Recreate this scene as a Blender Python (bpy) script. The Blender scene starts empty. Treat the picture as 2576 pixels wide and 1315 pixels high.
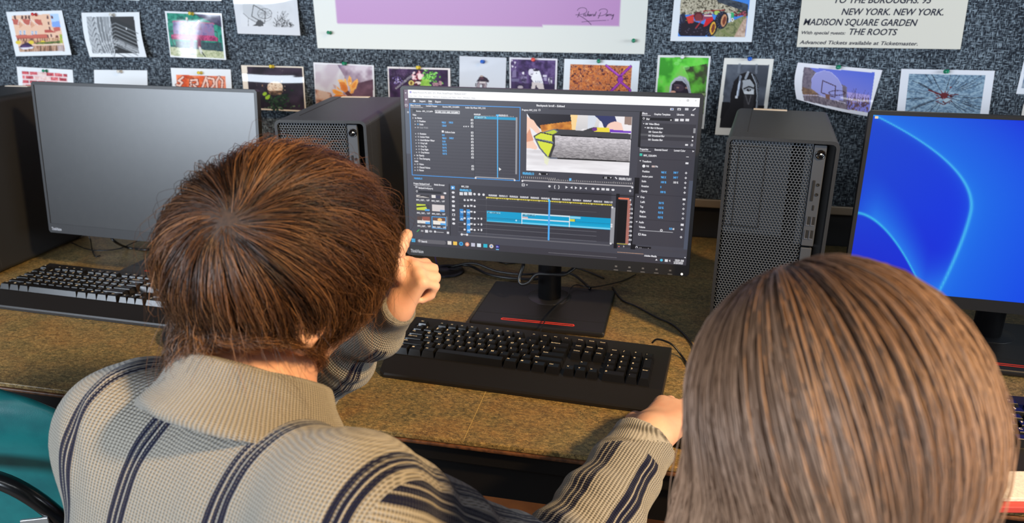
import bpy, bmesh, math, random
import numpy as np
from mathutils import Vector, Matrix, Euler

scene = bpy.context.scene
COL = scene.collection
RNG = np.random.default_rng(7)
random.seed(7)
DESK = 0.73                      # desk top height above the floor
WALL_Y = 1.905

# ------------------------------------------------------------------ camera
CYAW, CPITCH, CROLL, CF, CH = 0.2166, 0.3516, 0.0011, 1873.5, 0.6028
def _rz(a): c, s = math.cos(a), math.sin(a); return np.array([[c, -s, 0], [s, c, 0], [0, 0, 1.]])
def _rx(a): c, s = math.cos(a), math.sin(a); return np.array([[1, 0, 0], [0, c, -s], [0, s, c]])
def _ry(a): c, s = math.cos(a), math.sin(a); return np.array([[c, 0, s], [0, 1, 0], [-s, 0, c]])
CR = _rz(CYAW) @ _rx(-CPITCH) @ _ry(CROLL)          # columns: right, forward, up
CPOS = np.array([0, 0, DESK + CH])
cam_data = bpy.data.cameras.new('camera')
cam = bpy.data.objects.new('camera', cam_data)
COL.objects.link(cam)
m = Matrix.Identity(4)
for i in range(3):
    m[i][0] = CR[i, 0]; m[i][1] = CR[i, 2]; m[i][2] = -CR[i, 1]; m[i][3] = CPOS[i]
cam.matrix_world = m
cam_data.sensor_fit = 'HORIZONTAL'
cam_data.sensor_width = 36.0
cam_data.lens = 36.0 * CF / 2576.0
cam_data.clip_start = 0.02
cam_data.dof.use_dof = True
cam_data.dof.focus_distance = 1.05
cam_data.dof.aperture_fstop = cam_data.lens * 0.001 / 0.0041
scene.camera = cam

# ------------------------------------------------------------------ view, world, lights
scene.view_settings.view_transform = 'Standard'
scene.view_settings.look = 'None'
scene.view_settings.gamma = 1.0
scene.view_settings.use_curve_mapping = False
scene.view_settings.exposure = 0.0
world = bpy.data.worlds.new('world')
scene.world = world
world.use_nodes = True
world.node_tree.nodes['Background'].inputs[0].default_value = (0.75, 0.85, 1.0, 1)
world.node_tree.nodes['Background'].inputs[1].default_value = 0.08

def area_light(name, loc, target, sx, sy, power, color):
    d = bpy.data.lights.new(name, 'AREA')
    d.shape = 'RECTANGLE'; d.size = sx; d.size_y = sy
    d.energy = power; d.color = color
    o = bpy.data.objects.new(name, d)
    COL.objects.link(o)
    o.location = loc
    v = Vector(target) - Vector(loc)
    o.rotation_euler = v.to_track_quat('-Z', 'Y').to_euler()
    return o
area_light('window_light_left', (-2.4, -2.3, 1.58), (-0.5, 1.5, 1.0), 3.2, 0.75, 215, (0.78, 0.88, 1.0))
area_light('window_light_right', (3.4, -0.1, 1.62), (0.5, 1.9, 1.05), 1.8, 0.75, 85, (0.84, 0.92, 1.0))
area_light('ceiling_light', (-0.4, -1.4, 2.75), (-0.4, -1.2, 0), 3.6, 0.25, 26, (0.93, 0.96, 1.0))
def spot(name, loc, target, power, color, size, blend, r):
    d = bpy.data.lights.new(name, 'SPOT'); d.energy = power; d.color = color; d.spot_size = math.radians(size); d.spot_blend = blend; d.shadow_soft_size = r
    o = bpy.data.objects.new(name, d); COL.objects.link(o); o.location = loc; o.rotation_euler = (Vector(target) - Vector(loc)).to_track_quat('-Z', 'Y').to_euler()
spot('warm_lamp', (2.0, -0.30, 2.85), (-0.2, 0.78, 0.85), 640, (1.0, 0.66, 0.30), 40, 0.7, 0.14)

# ------------------------------------------------------------------ measuring helpers
def ray(px, py):
    return CR @ np.array([(px - 1288) / CF, 1.0, -(py - 657.5) / CF])
def on_z(px, py, z):
    d = ray(px, py); return CPOS + d * ((z - CPOS[2]) / d[2])
def on_y(px, py, y):
    d = ray(px, py); return CPOS + d * (y / d[1])
def at_depth(px, py, t):
    return CPOS + ray(px, py) * t
def on_plane(px, py, o, n):
    d = ray(px, py); return CPOS + d * (np.dot(np.asarray(o) - CPOS, n) / np.dot(d, n))

# ------------------------------------------------------------------ colour and materials
def lin(*c):
    if len(c) == 1: c = c[0]
    c = np.asarray(c, float) / 255.0
    return np.where(c <= 0.04045, c / 12.92, ((c + 0.055) / 1.055) ** 2.4)
def rgba(c):
    l = lin(c); return (l[0], l[1], l[2], 1.0)
MATS = {}
def mat(name, c=(128, 128, 128), rough=0.5, metal=0.0, spec=0.5, bump=None, noise=None, coat=0.0, emit=None):
    """bump = (scale, strength); noise = (scale, second colour, amount)"""
    if name in MATS: return MATS[name]
    M = bpy.data.materials.new(name); M.use_nodes = True
    nt = M.node_tree; b = nt.nodes['Principled BSDF']
    b.inputs['Base Color'].default_value = rgba(c)
    b.inputs['Roughness'].default_value = rough
    b.inputs['Metallic'].default_value = metal
    b.inputs['Specular IOR Level'].default_value = spec
    b.inputs['Coat Weight'].default_value = coat
    if emit:
        b.inputs['Emission Color'].default_value = rgba(emit[0]); b.inputs['Emission Strength'].default_value = emit[1]
    tc = nt.nodes.new('ShaderNodeTexCoord')
    if noise:
        n = nt.nodes.new('ShaderNodeTexNoise'); n.inputs['Scale'].default_value = noise[0]; n.inputs['Detail'].default_value = 4
        mx = nt.nodes.new('ShaderNodeMix'); mx.data_type = 'RGBA'
        mx.inputs[6].default_value = rgba(c); mx.inputs[7].default_value = rgba(noise[1])
        mr = nt.nodes.new('ShaderNodeMapRange'); mr.inputs[1].default_value = 0.4; mr.inputs[2].default_value = 0.7; mr.inputs[4].default_value = noise[2]
        nt.links.new(tc.outputs['Object'], n.inputs['Vector']); nt.links.new(n.outputs[0], mr.inputs[0])
        nt.links.new(mr.outputs[0], mx.inputs[0]); nt.links.new(mx.outputs[2], b.inputs['Base Color'])
    if bump:
        n2 = nt.nodes.new('ShaderNodeTexNoise'); n2.inputs['Scale'].default_value = bump[0]; n2.inputs['Detail'].default_value = 2
        bp = nt.nodes.new('ShaderNodeBump'); bp.inputs['Strength'].default_value = bump[1]; bp.inputs['Distance'].default_value = 0.001
        nt.links.new(tc.outputs['Object'], n2.inputs['Vector']); nt.links.new(n2.outputs[0], bp.inputs['Height']); nt.links.new(bp.outputs[0], b.inputs['Normal'])
    MATS[name] = M
    return M
def mat_vcol(name, rough=0.5, spec=0.5, emit=0.0, coat=0.0, coat_rough=0.05):
    """base colour (or, for a lit display, its emission) read from the mesh colours"""
    if name in MATS: return MATS[name]
    M = bpy.data.materials.new(name); M.use_nodes = True
    nt = M.node_tree; b = nt.nodes['Principled BSDF']
    a = nt.nodes.new('ShaderNodeAttribute'); a.attribute_name = 'Col'
    b.inputs['Roughness'].default_value = rough; b.inputs['Specular IOR Level'].default_value = spec
    b.inputs['Coat Weight'].default_value = coat; b.inputs['Coat Roughness'].default_value = coat_rough
    if emit:
        b.inputs['Base Color'].default_value = (0.004, 0.004, 0.005, 1)
        nt.links.new(a.outputs['Color'], b.inputs['Emission Color']); b.inputs['Emission Strength'].default_value = emit
    else:
        nt.links.new(a.outputs['Color'], b.inputs['Base Color'])
    MATS[name] = M
    return M

# ------------------------------------------------------------------ mesh builder
class MB:
    def __init__(s): s.v = []; s.f = []; s.m = []; s.c = []; s.n = 0; s.sm = []
    def add(s, verts, faces, mi=0, col=None, smooth=False):
        verts = np.asarray(verts, float).reshape(-1, 3)
        o = s.n; s.v.append(verts); s.n += len(verts)
        for f in faces: s.f.append([i + o for i in f])
        s.m += [mi] * len(faces); s.sm += [smooth] * len(faces)
        if col is None: col = (0, 0, 0)
        col = np.asarray(col, float)
        s.c.append(np.tile(col, (len(verts), 1)) if col.ndim == 1 else col)
        return s
    def box(s, c, d, mi=0, R=None, col=None):
        c = np.asarray(c, float); d = np.asarray(d, float) / 2
        v = np.array([[x, y, z] for x in (-1, 1) for y in (-1, 1) for z in (-1, 1)]) * d
        if R is not None: v = v @ np.asarray(R).T
        return s.add(v + c, [(0, 1, 3, 2), (4, 6, 7, 5), (0, 4, 5, 1), (2, 3, 7, 6), (0, 2, 6, 4), (1, 5, 7, 3)], mi, col)
    def rbox(s, c, d, r, seg=2, mi=0, R=None, taper=None, smooth=False):
        bm = bmesh.new(); bmesh.ops.create_cube(bm, size=1)
        for v in bm.verts:
            k = 1.0
            if taper and v.co.z > 0: v.co.x *= taper[0]; v.co.y *= taper[1]
            v.co.x *= d[0]; v.co.y *= d[1]; v.co.z *= d[2]
        bmesh.ops.bevel(bm, geom=list(bm.edges), offset=r, segments=seg, profile=0.5, affect='EDGES')
        bm.verts.index_update()
        v = np.array([q.co[:] for q in bm.verts]); f = [[w.index for w in q.verts] for q in bm.faces]
        bm.free()
        if R is not None: v = v @ np.asarray(R).T
        return s.add(v + np.asarray(c, float), f, mi, smooth=smooth)
    def prism(s, pts, z0, z1, mi=0, T=None, col=None):
        """polygon (xy) extruded in z; T maps local points"""
        n = len(pts); v = [(x, y, z0) for x, y in pts] + [(x, y, z1) for x, y in pts]
        v = np.array(v, float)
        if T is not None: v = T(v)
        f = [list(range(n))[::-1], list(range(n, 2 * n))] + [(i, (i + 1) % n, n + (i + 1) % n, n + i) for i in range(n)]
        return s.add(v, f, mi, col)
    def cyl(s, p0, p1, r0, r1=None, n=16, mi=0, caps=True, smooth=True):
        p0 = np.asarray(p0, float); p1 = np.asarray(p1, float); r1 = r0 if r1 is None else r1
        d = (p1 - p0) / np.linalg.norm(p1 - p0); a = np.cross(d, (0, 0, 1) if abs(d[2]) < .9 else (1, 0, 0)); a /= np.linalg.norm(a); b = np.cross(d, a)
        t = np.arange(n) * 2 * np.pi / n; ring = np.cos(t)[:, None] * a + np.sin(t)[:, None] * b
        s.add(np.vstack([p0 + ring * r0, p1 + ring * r1]), [(i, (i + 1) % n, n + (i + 1) % n, n + i) for i in range(n)], mi, smooth=smooth)
        if caps:
            s.add(p0 + ring * r0, [list(range(n))[::-1]], mi); s.add(p1 + ring * r1, [list(range(n))], mi)
        return s
    def lathe(s, prof, o, axis, n=20, mi=0):
        """prof = [(radius, height)] about axis from o"""
        o = np.asarray(o, float); d = np.asarray(axis, float); d = d / np.linalg.norm(d)
        a = np.cross(d, (0, 0, 1) if abs(d[2]) < .9 else (1, 0, 0)); a /= np.linalg.norm(a); b = np.cross(d, a)
        t = np.arange(n) * 2 * np.pi / n; ring = np.cos(t)[:, None] * a + np.sin(t)[:, None] * b
        v = np.vstack([o + ring * r + d * h for r, h in prof]); f = []
        for k in range(len(prof) - 1):
            for i in range(n): f.append((k * n + i, k * n + (i + 1) % n, (k + 1) * n + (i + 1) % n, (k + 1) * n + i))
        f.append(list(range(n))[::-1]); f.append([(len(prof) - 1) * n + i for i in range(n)])
        return s.add(v, f, mi, smooth=True)
    def tube(s, pts, r, n=8, mi=0, closed=False, res=6):
        pts = spline(pts, res, closed); P = len(pts); r = np.broadcast_to(np.asarray(r, float), (P,)) if np.ndim(r) == 0 else np.interp(np.linspace(0, 1, P), np.linspace(0, 1, len(r)), r)
        T = np.gradient(pts, axis=0) if not closed else np.roll(pts, -1, 0) - np.roll(pts, 1, 0)
        T /= np.linalg.norm(T, axis=1)[:, None] + 1e-12
        up = np.array([0, 0, 1.]); a = np.cross(T[0], up)
        if np.linalg.norm(a) < .1: a = np.cross(T[0], [1, 0, 0])
        a /= np.linalg.norm(a); V = []
        t = np.arange(n) * 2 * np.pi / n
        for i in range(P):
            a = a - T[i] * np.dot(a, T[i]); a /= np.linalg.norm(a); b = np.cross(T[i], a)
            V.append(pts[i] + r[i] * (np.cos(t)[:, None] * a + np.sin(t)[:, None] * b))
        f = []
        K = P if closed else P - 1
        for k in range(K):
            k2 = (k + 1) % P
            for i in range(n): f.append((k * n + i, k2 * n + i, k2 * n + (i + 1) % n, k * n + (i + 1) % n))
        if not closed: f.append(list(range(n))); f.append([(P - 1) * n + i for i in range(n)][::-1])
        return s.add(np.vstack(V), f, mi, smooth=True)
    def text(s, body, T, h, mi=0, col=None, align='LEFT', shear=0.0, bold=0.0, width=None, spacing=1.0):
        """flat lettering; T maps (x, y) metres to 3-D"""
        v, f = glyphs(body, shear, bold, spacing)
        v = v * (h / 0.7)
        w = v[:, 0].max() - v[:, 0].min() if len(v) else 0
        if width and w > 0: v[:, 0] *= width / w; w = width
        if align == 'CENTER': v[:, 0] -= (v[:, 0].max() + v[:, 0].min()) / 2
        return s.add(T(v), f, mi, col)
    def arrays(s): return np.vstack(s.v)
    def build(s, name, mats, parent=None, loc=None, rot=None, smooth=None):
        V = s.arrays()
        me = bpy.data.meshes.new(name)
        me.from_pydata(V.tolist(), [], s.f)
        mats = mats if isinstance(mats, (list, tuple)) else [mats]
        for q in mats: me.materials.append(q)
        me.polygons.foreach_set('material_index', s.m)
        me.polygons.foreach_set('use_smooth', s.sm if smooth is None else [smooth] * len(s.f))
        C = np.vstack(s.c)
        if C.any():
            at = me.color_attributes.new('Col', 'FLOAT_COLOR', 'POINT')
            at.data.foreach_set('color', np.hstack([C, np.ones((len(C), 1))]).astype(np.float32).ravel())
        me.update()
        o = bpy.data.objects.new(name, me); COL.objects.link(o)
        if parent: o.parent = parent
        if loc is not None: o.location = loc
        if rot is not None: o.rotation_euler = rot
        return o
def spline(p, res=6, closed=False):
    p = np.asarray(p, float)
    if len(p) < 3 or res <= 1: return p
    if closed: q = np.vstack([p[-1], p, p[0], p[1]])
    else: q = np.vstack([2 * p[0] - p[1], p, 2 * p[-1] - p[-2]])
    out = []
    for i in range(1, len(q) - 2):
        for t in np.linspace(0, 1, res, endpoint=False):
            a, b, c, d = q[i - 1], q[i], q[i + 1], q[i + 2]
            out.append(0.5 * (2 * b + (c - a) * t + (2 * a - 5 * b + 4 * c - d) * t * t + (3 * b - a - 3 * c + d) * t ** 3))
    if not closed: out.append(p[-1])
    return np.array(out)
_G = {}
def glyphs(body, shear=0.0, bold=0.0, spacing=1.0):
    k = (body, shear, bold, spacing)
    if k not in _G:
        cu = bpy.data.curves.new('t', 'FONT'); cu.body = body; cu.shear = shear; cu.offset = bold; cu.resolution_u = 3; cu.space_character = spacing
        o = bpy.data.objects.new('t', cu); COL.objects.link(o)
        dg = bpy.context.evaluated_depsgraph_get()
        me = bpy.data.meshes.new_from_object(o.evaluated_get(dg))
        v = np.array([q.co[:] for q in me.vertices]).reshape(-1, 3); f = [list(q.vertices) for q in me.polygons]
        bpy.data.objects.remove(o); bpy.data.curves.remove(cu); bpy.data.meshes.remove(me)
        _G[k] = (v, f)
    v, f = _G[k]
    return v.copy(), f
def tag(o, label=None, cat=None, group=None, kind=None):
    if label: o['label'] = label
    if cat: o['category'] = cat
    if group: o['group'] = group
    if kind: o['kind'] = kind
    return o
def thing(name, label, cat, loc=(0, 0, 0), rz=0.0, group=None):
    o = bpy.data.objects.new(name, None); o.empty_display_size = 0.05
    COL.objects.link(o); o.location = loc; o.rotation_euler = (0, 0, rz)
    return tag(o, label, cat, group)
def copy_tree(o, parent=None):
    c = o.copy(); COL.objects.link(c); c.parent = parent
    for ch in o.children: copy_tree(ch, c)
    return c
def vnoise(x, y, seed=0, octv=3):
    """value noise on arrays"""
    out = np.zeros(np.shape(x)); amp = 1.0; tot = 0
    for k in range(octv):
        r = np.random.default_rng(seed + k * 17); g = r.random((64, 64))
        xi = np.floor(x).astype(int); yi = np.floor(y).astype(int); fx = x - xi; fy = y - yi
        fx = fx * fx * (3 - 2 * fx); fy = fy * fy * (3 - 2 * fy)
        a = g[yi % 64, xi % 64]; b = g[yi % 64, (xi + 1) % 64]; c = g[(yi + 1) % 64, xi % 64]; d = g[(yi + 1) % 64, (xi + 1) % 64]
        out = out + amp * ((a * (1 - fx) + b * fx) * (1 - fy) + (c * (1 - fx) + d * fx) * fy)
        tot += amp; amp *= .5; x = x * 2.03; y = y * 2.03
    return out / tot
# ================================================================== the setting
def nodes(M):
    return M.node_tree, M.node_tree.nodes['Principled BSDF'], M.node_tree.nodes, M.node_tree.links
def mat_fabric():
    M = bpy.data.materials.new('woven_fabric'); M.use_nodes = True
    nt, b, N, L = nodes(M)
    tc = N.new('ShaderNodeTexCoord'); outs = []
    for k, sc in enumerate(((85, 1, 640), (640, 1, 85))):
        mp = N.new('ShaderNodeMapping'); mp.inputs['Scale'].default_value = sc; mp.inputs['Location'].default_value = (k * 3.7, 0, k * 1.3)
        n = N.new('ShaderNodeTexNoise'); n.inputs['Scale'].default_value = 1; n.inputs['Detail'].default_value = 1.5
        L.new(tc.outputs['Object'], mp.inputs[0]); L.new(mp.outputs[0], n.inputs['Vector']); outs.append(n.outputs[0])
    mx = N.new('ShaderNodeMath'); mx.operation = 'MAXIMUM'; L.new(outs[0], mx.inputs[0]); L.new(outs[1], mx.inputs[1])
    big = N.new('ShaderNodeTexNoise'); big.inputs['Scale'].default_value = 9; L.new(tc.outputs['Object'], big.inputs['Vector'])
    ad = N.new('ShaderNodeMath'); ad.operation = 'MULTIPLY_ADD'; ad.inputs[1].default_value = 0.10; L.new(big.outputs[0], ad.inputs[0]); L.new(mx.outputs[0], ad.inputs[2])
    cr = N.new('ShaderNodeValToRGB'); e = cr.color_ramp.elements
    e[0].position = 0.56; e[0].color = rgba((30, 34, 41)); e[1].position = 0.72; e[1].color = rgba((140, 153, 162))
    k = cr.color_ramp.elements.new(0.63); k.color = rgba((66, 74, 83))
    L.new(ad.outputs[0], cr.inputs[0]); L.new(cr.outputs[0], b.inputs['Base Color'])
    bp = N.new('ShaderNodeBump'); bp.inputs['Strength'].default_value = 0.5; bp.inputs['Distance'].default_value = 0.0015
    L.new(mx.outputs[0], bp.inputs['Height']); L.new(bp.outputs[0], b.inputs['Normal'])
    b.inputs['Roughness'].default_value = 0.9; b.inputs['Specular IOR Level'].default_value = 0.15
    return M
def mat_desk():
    M = bpy.data.materials.new('stone_laminate'); M.use_nodes = True
    nt, b, N, L = nodes(M)
    tc = N.new('ShaderNodeTexCoord')
    def noise(sc, det, st=(1, 1, 1), dist=0.0):
        mp = N.new('ShaderNodeMapping'); mp.inputs['Scale'].default_value = st
        n = N.new('ShaderNodeTexNoise'); n.inputs['Scale'].default_value = sc; n.inputs['Detail'].default_value = det; n.inputs['Distortion'].default_value = dist
        L.new(tc.outputs['Object'], mp.inputs[0]); L.new(mp.outputs[0], n.inputs['Vector']); return n.outputs[0]
    def ramp(src, stops):
        cr = N.new('ShaderNodeValToRGB'); e = cr.color_ramp.elements
        e[0].position, e[0].color = stops[0][0], rgba(stops[0][1]); e[1].position, e[1].color = stops[-1][0], rgba(stops[-1][1])
        for p, c in stops[1:-1]: e.new(p).color = rgba(c)
        L.new(src, cr.inputs[0]); return cr.outputs[0]
    def mix(f, a, c):
        m_ = N.new('ShaderNodeMix'); m_.data_type = 'RGBA'; L.new(f, m_.inputs[0]); L.new(a, m_.inputs[6]); L.new(c, m_.inputs[7]); return m_.outputs[2]
    def mapr(src, a, c, hi=1.0):
        r = N.new('ShaderNodeMapRange'); r.inputs[1].default_value = a; r.inputs[2].default_value = c; r.inputs[4].default_value = hi; L.new(src, r.inputs[0]); return r.outputs[0]
    base = ramp(noise(11, 4, dist=.6), [(0.3, (84, 86, 62)), (0.44, (116, 108, 72)), (0.54, (128, 108, 72)), (0.66, (144, 106, 64))])
    fine = ramp(noise(160, 3, (1, 1.7, 1), 1.0), [(0.34, (34, 30, 22)), (0.5, (124, 104, 66)), (0.66, (196, 168, 110))])
    mid = ramp(noise(45, 4, (1, 1.5, 1), 1.5), [(0.36, (60, 58, 42)), (0.5, (124, 104, 64)), (0.64, (178, 140, 82))])
    f = N.new('ShaderNodeValue'); f.outputs[0].default_value = 0.42
    col = mix(f.outputs[0], base, mid)
    f2 = N.new('ShaderNodeValue'); f2.outputs[0].default_value = 0.40
    col = mix(f2.outputs[0], col, fine)
    dk = N.new('ShaderNodeRGB'); dk.outputs[0].default_value = rgba((44, 38, 30))
    col = mix(mapr(noise(240, 2, (1, 2.2, 1), 2.0), 0.57, 0.65, 0.8), col, dk.outputs[0])
    lt = N.new('ShaderNodeRGB'); lt.outputs[0].default_value = rgba((190, 168, 118))
    col = mix(mapr(noise(210, 2, (1.6, 1, 1), 2.0), 0.64, 0.70, 0.6), col, lt.outputs[0])
    L.new(col, b.inputs['Base Color'])
    b.inputs['Roughness'].default_value = 0.42; b.inputs['Specular IOR Level'].default_value = 0.35
    return M
M_FAB = mat_fabric(); M_DESK = mat_desk()
M_BLACK = mat('black_plastic', (20, 20, 22), 0.42, spec=0.4)
M_BLACK2 = mat('matt_black_plastic', (26, 26, 28), 0.55, spec=0.35, bump=(900, 0.15))
M_TOWER = mat('charcoal_case_plastic', (34, 35, 37), 0.44, spec=0.4, bump=(1400, 0.2))
M_GRILLE = mat('grille_plastic', (78, 84, 92), 0.40, spec=0.45)
M_DEEP = mat('dark_inside', (6, 6, 7), 0.8)
M_EDGE = mat('black_edge_band', (16, 14, 14), 0.5, spec=0.3)
M_LIP = mat('worn_brown_edge', (104, 66, 40), 0.5, noise=(120, (50, 30, 20), 0.9))
M_WOOD = mat('orange_wood_panel', (150, 86, 40), 0.45, noise=(14, (110, 60, 28), 0.9))
M_FLOOR = mat('floor_vinyl', (92, 74, 58), 0.6, noise=(8, (70, 58, 48), 0.8))
M_LOWER = mat('dark_wall_paint', (30, 28, 28), 0.7)
M_ALU = mat('aluminium_trim', (176, 160, 140), 0.45, metal=0.6)
M_CABLE = mat('cable_rubber', (14, 14, 15), 0.4, spec=0.5)

def struct(name, b, mats, label):
    o = b.build(name, mats); return tag(o, label, None, None, 'structure')
STRIP_Z = DESK + 0.0895
w = MB(); w.box((-0.4, WALL_Y + 0.06, 1.35), (7.0, 0.12, 2.7))
struct('wall_back', w, M_LOWER, 'dark wall behind the desk')
w = MB(); w.box((-0.4, WALL_Y - 0.006, (STRIP_Z + 2.6) / 2), (6.6, 0.012, 2.6 - STRIP_Z))
fabric = struct('wall_panel', w, M_FAB, 'woven slate grey fabric pinning panel covering the back wall')
PIN_Y = WALL_Y - 0.012
w = MB(); w.rbox((-0.4, WALL_Y - 0.009, STRIP_Z), (6.6, 0.017, 0.021), 0.002)
struct('trim_1', w, M_ALU, 'aluminium strip along the bottom of the fabric wall panel')
w = MB(); w.box((-0.4, 0.0, -0.03), (7.0, 4.0, 0.06))
struct('floor', w, M_FLOOR, 'brown classroom floor')

# ------------------------------------------------------------------ the long desk
DX0, DX1, DY0, DY1 = -2.5, 1.7, 0.869, 1.885
desk = thing('computer_desk', 'long computer desk with mottled olive brown stone-look top and black front edge', 'desk', ((DX0 + DX1) / 2, (DY0 + DY1) / 2, 0))
def dl(b): 
    return b
cx, cy = (DX0 + DX1) / 2, (DY0 + DY1) / 2
t = MB(); t.rbox((0, 0, DESK - 0.004), (DX1 - DX0, DY1 - DY0, 0.008), 0.0015)
sx = -0.267
t.box((sx - cx + 0.003, (DY0 + 0.16) / 1 - cy - 0.075, DESK + 0.0001), (0.0011, 0.165, 0.0004), 1, R=_rz(0.02))
t.build('worktop', [M_DESK, mat('seam_filler', (176, 150, 92), .5)], desk)
t = MB(); t.rbox((0, -(DY1 - DY0) / 2 + 0.006, DESK - 0.0115), (DX1 - DX0, 0.016, 0.006), 0.002); t.build('worn_lip', M_LIP, desk)
t = MB(); t.rbox((0, 0.002, DESK - 0.030), (DX1 - DX0 - .004, DY1 - DY0 - 0.010, 0.030), 0.003); t.build('edge_band', M_EDGE, desk)
t = MB(); t.box((0, -(DY1 - DY0) / 2 + 0.03, DESK - 0.075), (DX1 - DX0 - 0.04, 0.02, 0.06)); t.build('apron', M_EDGE, desk)
t = MB(); t.box((0, -(DY1 - DY0) / 2 + 0.42, 0.345), (DX1 - DX0 - 0.1, 0.018, 0.65)); t.build('back_panel', M_WOOD, desk)
for x in (DX0 + 0.04, -0.95, DX1 - 0.04):
    t = MB(); t.box((x - cx, 0.06, (DESK - 0.045) / 2), (0.03, 0.80, DESK - 0.045)); t.build('side_support', M_EDGE, desk)
g = MB(); gp = on_z(1124, 683, DESK)
g.lathe([(0.040, 0.0), (0.040, 0.003), (0.037, 0.0045), (0.030, 0.004), (0.029, 0.001)], (gp[0] - cx, gp[1] - cy, DESK), (0, 0, 1), 28)
g.lathe([(0.0295, 0.0), (0.0295, 0.0008)], (gp[0] - cx, gp[1] - cy, DESK), (0, 0, 1), 28, 1)
g.build('cable_grommet', [M_BLACK, M_DEEP], desk)

# ================================================================== computer towers
TW, TH, TD = 0.170, 0.376, 0.315
def hexgrid(b, x0, x1, z0, z1, p, wall, yf, yb, mi):
    R = p / math.sqrt(3); ri = R - wall; k = np.arange(6) * np.pi / 3 + np.pi / 6
    oc = np.stack([np.cos(k), np.sin(k)], 1); rows = int((z1 - z0) / (p * .866)) + 1
    for j in range(rows):
        z = z1 - j * p * .866 - R * .6
        if z < z0: break
        nx = int((x1 - x0) / p)
        for i in range(nx):
            x = x0 + p / 2 + i * p + (p / 2 if j % 2 else 0)
            if x + p * .5 > x1 + .0002: continue
            o = oc * R + (x, z); q = oc * ri + (x, z)
            V = [(a, yf, c) for a, c in o] + [(a, yf, c) for a, c in q] + [(a, yb, c) for a, c in q]
            F = []
            for e in range(6):
                e2 = (e + 1) % 6
                F.append((e, e2, 6 + e2, 6 + e)); F.append((6 + e, 6 + e2, 12 + e2, 12 + e))
            b.add(V, F, mi)
def make_tower(label, loc, rz):
    t = thing('computer_tower', label, 'computer', loc, rz, 'black computer towers behind the screens')
    yf = -TD / 2
    # shell: rounded outline swept in depth, open at the front
    def outline(r, ins, n=6):
        pts = []; w2 = TW / 2 - ins; h0 = ins; h1 = TH - ins
        for cx_, cz_, a0 in ((w2 - r, h1 - r, 0), (-w2 + r, h1 - r, 90), (-w2 + r, h0 + r, 180), (w2 - r, h0 + r, 270)):
            for k in range(n + 1):
                a = math.radians(a0 + 90 * k / n); pts.append((cx_ + r * math.cos(a), cz_ + r * math.sin(a)))
        return pts
    o0 = outline(0.011, 0.0015); oi = outline(0.007, 0.0052); b = MB(); n = len(o0)
    ys = [yf + 0.030, yf + 0.0302, -yf]
    rings = [[(x, yf + 0.0, z) for x, z in outline(0.011, 0.0)], [(x, yf + 0.030, z) for x, z in outline(0.011, 0.0)],
             [(x, yf + 0.0302, z) for x, z in o0], [(x, yf + 0.0315, z) for x, z in outline(0.011, 0.0002)],
             [(x, -yf - .003, z) for x, z in outline(0.011, 0.0002)], [(x, -yf, z) for x, z in outline(0.010, 0.003)]]
    V = [p for r in rings for p in r]; F = []
    for k in range(len(rings) - 1):
        for i in range(n): F.append((k * n + i, (k + 1) * n + i, (k + 1) * n + (i + 1) % n, k * n + (i + 1) % n))
    F.append([(len(rings) - 1) * n + i for i in range(n)][::-1])
    b.add(V, F, 0, smooth=False)
    b.box((-TW / 2 + 0.030, -yf - 0.135, TH + 0.0000), (0.0008, 0.26, 0.0005), 1)      # joint in the lid
    b.build('case', [M_TOWER, M_DEEP], t)
    b = MB(); V = [(x, yf, z) for x, z in outline(0.011, 0.0)] + [(x, yf, z) for x, z in oi] + [(x, yf + 0.028, z) for x, z in oi]
    b.add(V, [(i, (i + 1) % n, n + (i + 1) % n, n + i) for i in range(n)] + [(n + i, n + (i + 1) % n, 2 * n + (i + 1) % n, 2 * n + i) for i in range(n)], 0)
    b.build('front_rim', M_TOWER, t)
    xg0, xg1 = -TW / 2 + 0.0055, -TW / 2 + 0.1325
    b = MB(); hexgrid(b, xg0, xg1, 0.010, TH - 0.0065, 0.00505, 0.00052, yf + 0.004, yf + 0.0085, 0)
    b.build('grille', M_GRILLE, t)
    b = MB(); b.box(((xg0 + xg1) / 2 + 0.02, yf + 0.027, TH / 2), (TW - 0.014, 0.002, TH - 0.014), 0)
    b.box((xg0 + 0.0475, yf + 0.0092, TH - 0.085), (0.095, 0.001, 0.155), 1)
    b.box((xg0 + 0.1215, yf + 0.0092, TH - 0.09), (0.011, 0.001, 0.165), 1)
    b.build('inner_panel', [M_DEEP, mat('inner_plate_grey', (56, 60, 66), .5)], t)
    b = MB()                                                                # thin joints of the drive bay cover
    x0, x1, z0, z1 = xg0 + 0.003, xg0 + 0.057, TH - 0.150, TH - 0.016
    for c, d in (((x0, z0), (x1, z0)), ((x0, z1), (x1, z1)), ((x0, z0), (x0, z1)), ((x1, z0), (x1, z1)), ((x0 + 0.012, z0), (x0 + 0.012, z1))):
        b.box(((c[0] + d[0]) / 2, yf + 0.0042, (c[1] + d[1]) / 2), (abs(d[0] - c[0]) + .0008, 0.0012, abs(d[1] - c[1]) + .0008))
    b.build('bay_cover_joint', M_DEEP, t)
    b = MB(); xi = -TW / 2 + 0.1425
    b.rbox((xi, yf + 0.010, TH - 0.091), (0.0185, 0.010, 0.166), 0.0012); b.rbox((xi - 0.0005, yf + 0.011, TH - 0.265), (0.017, 0.010, 0.175), 0.0012)
    b.build('port_strip', mat('port_strip_plastic', (58, 61, 66), 0.45), t)
    yp = yf + 0.005
    b = MB(); b.lathe([(0.0076, 0), (0.0076, 0.0016), (0.0066, 0.0022), (0.006, 0.0012), (0.0, 0.0012)], (xi + .001, yp, TH - 0.0225), (0, -1, 0), 24)
    pb = b.build('power_button', mat('gloss_black', (10, 10, 12), 0.12), t)
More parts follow.
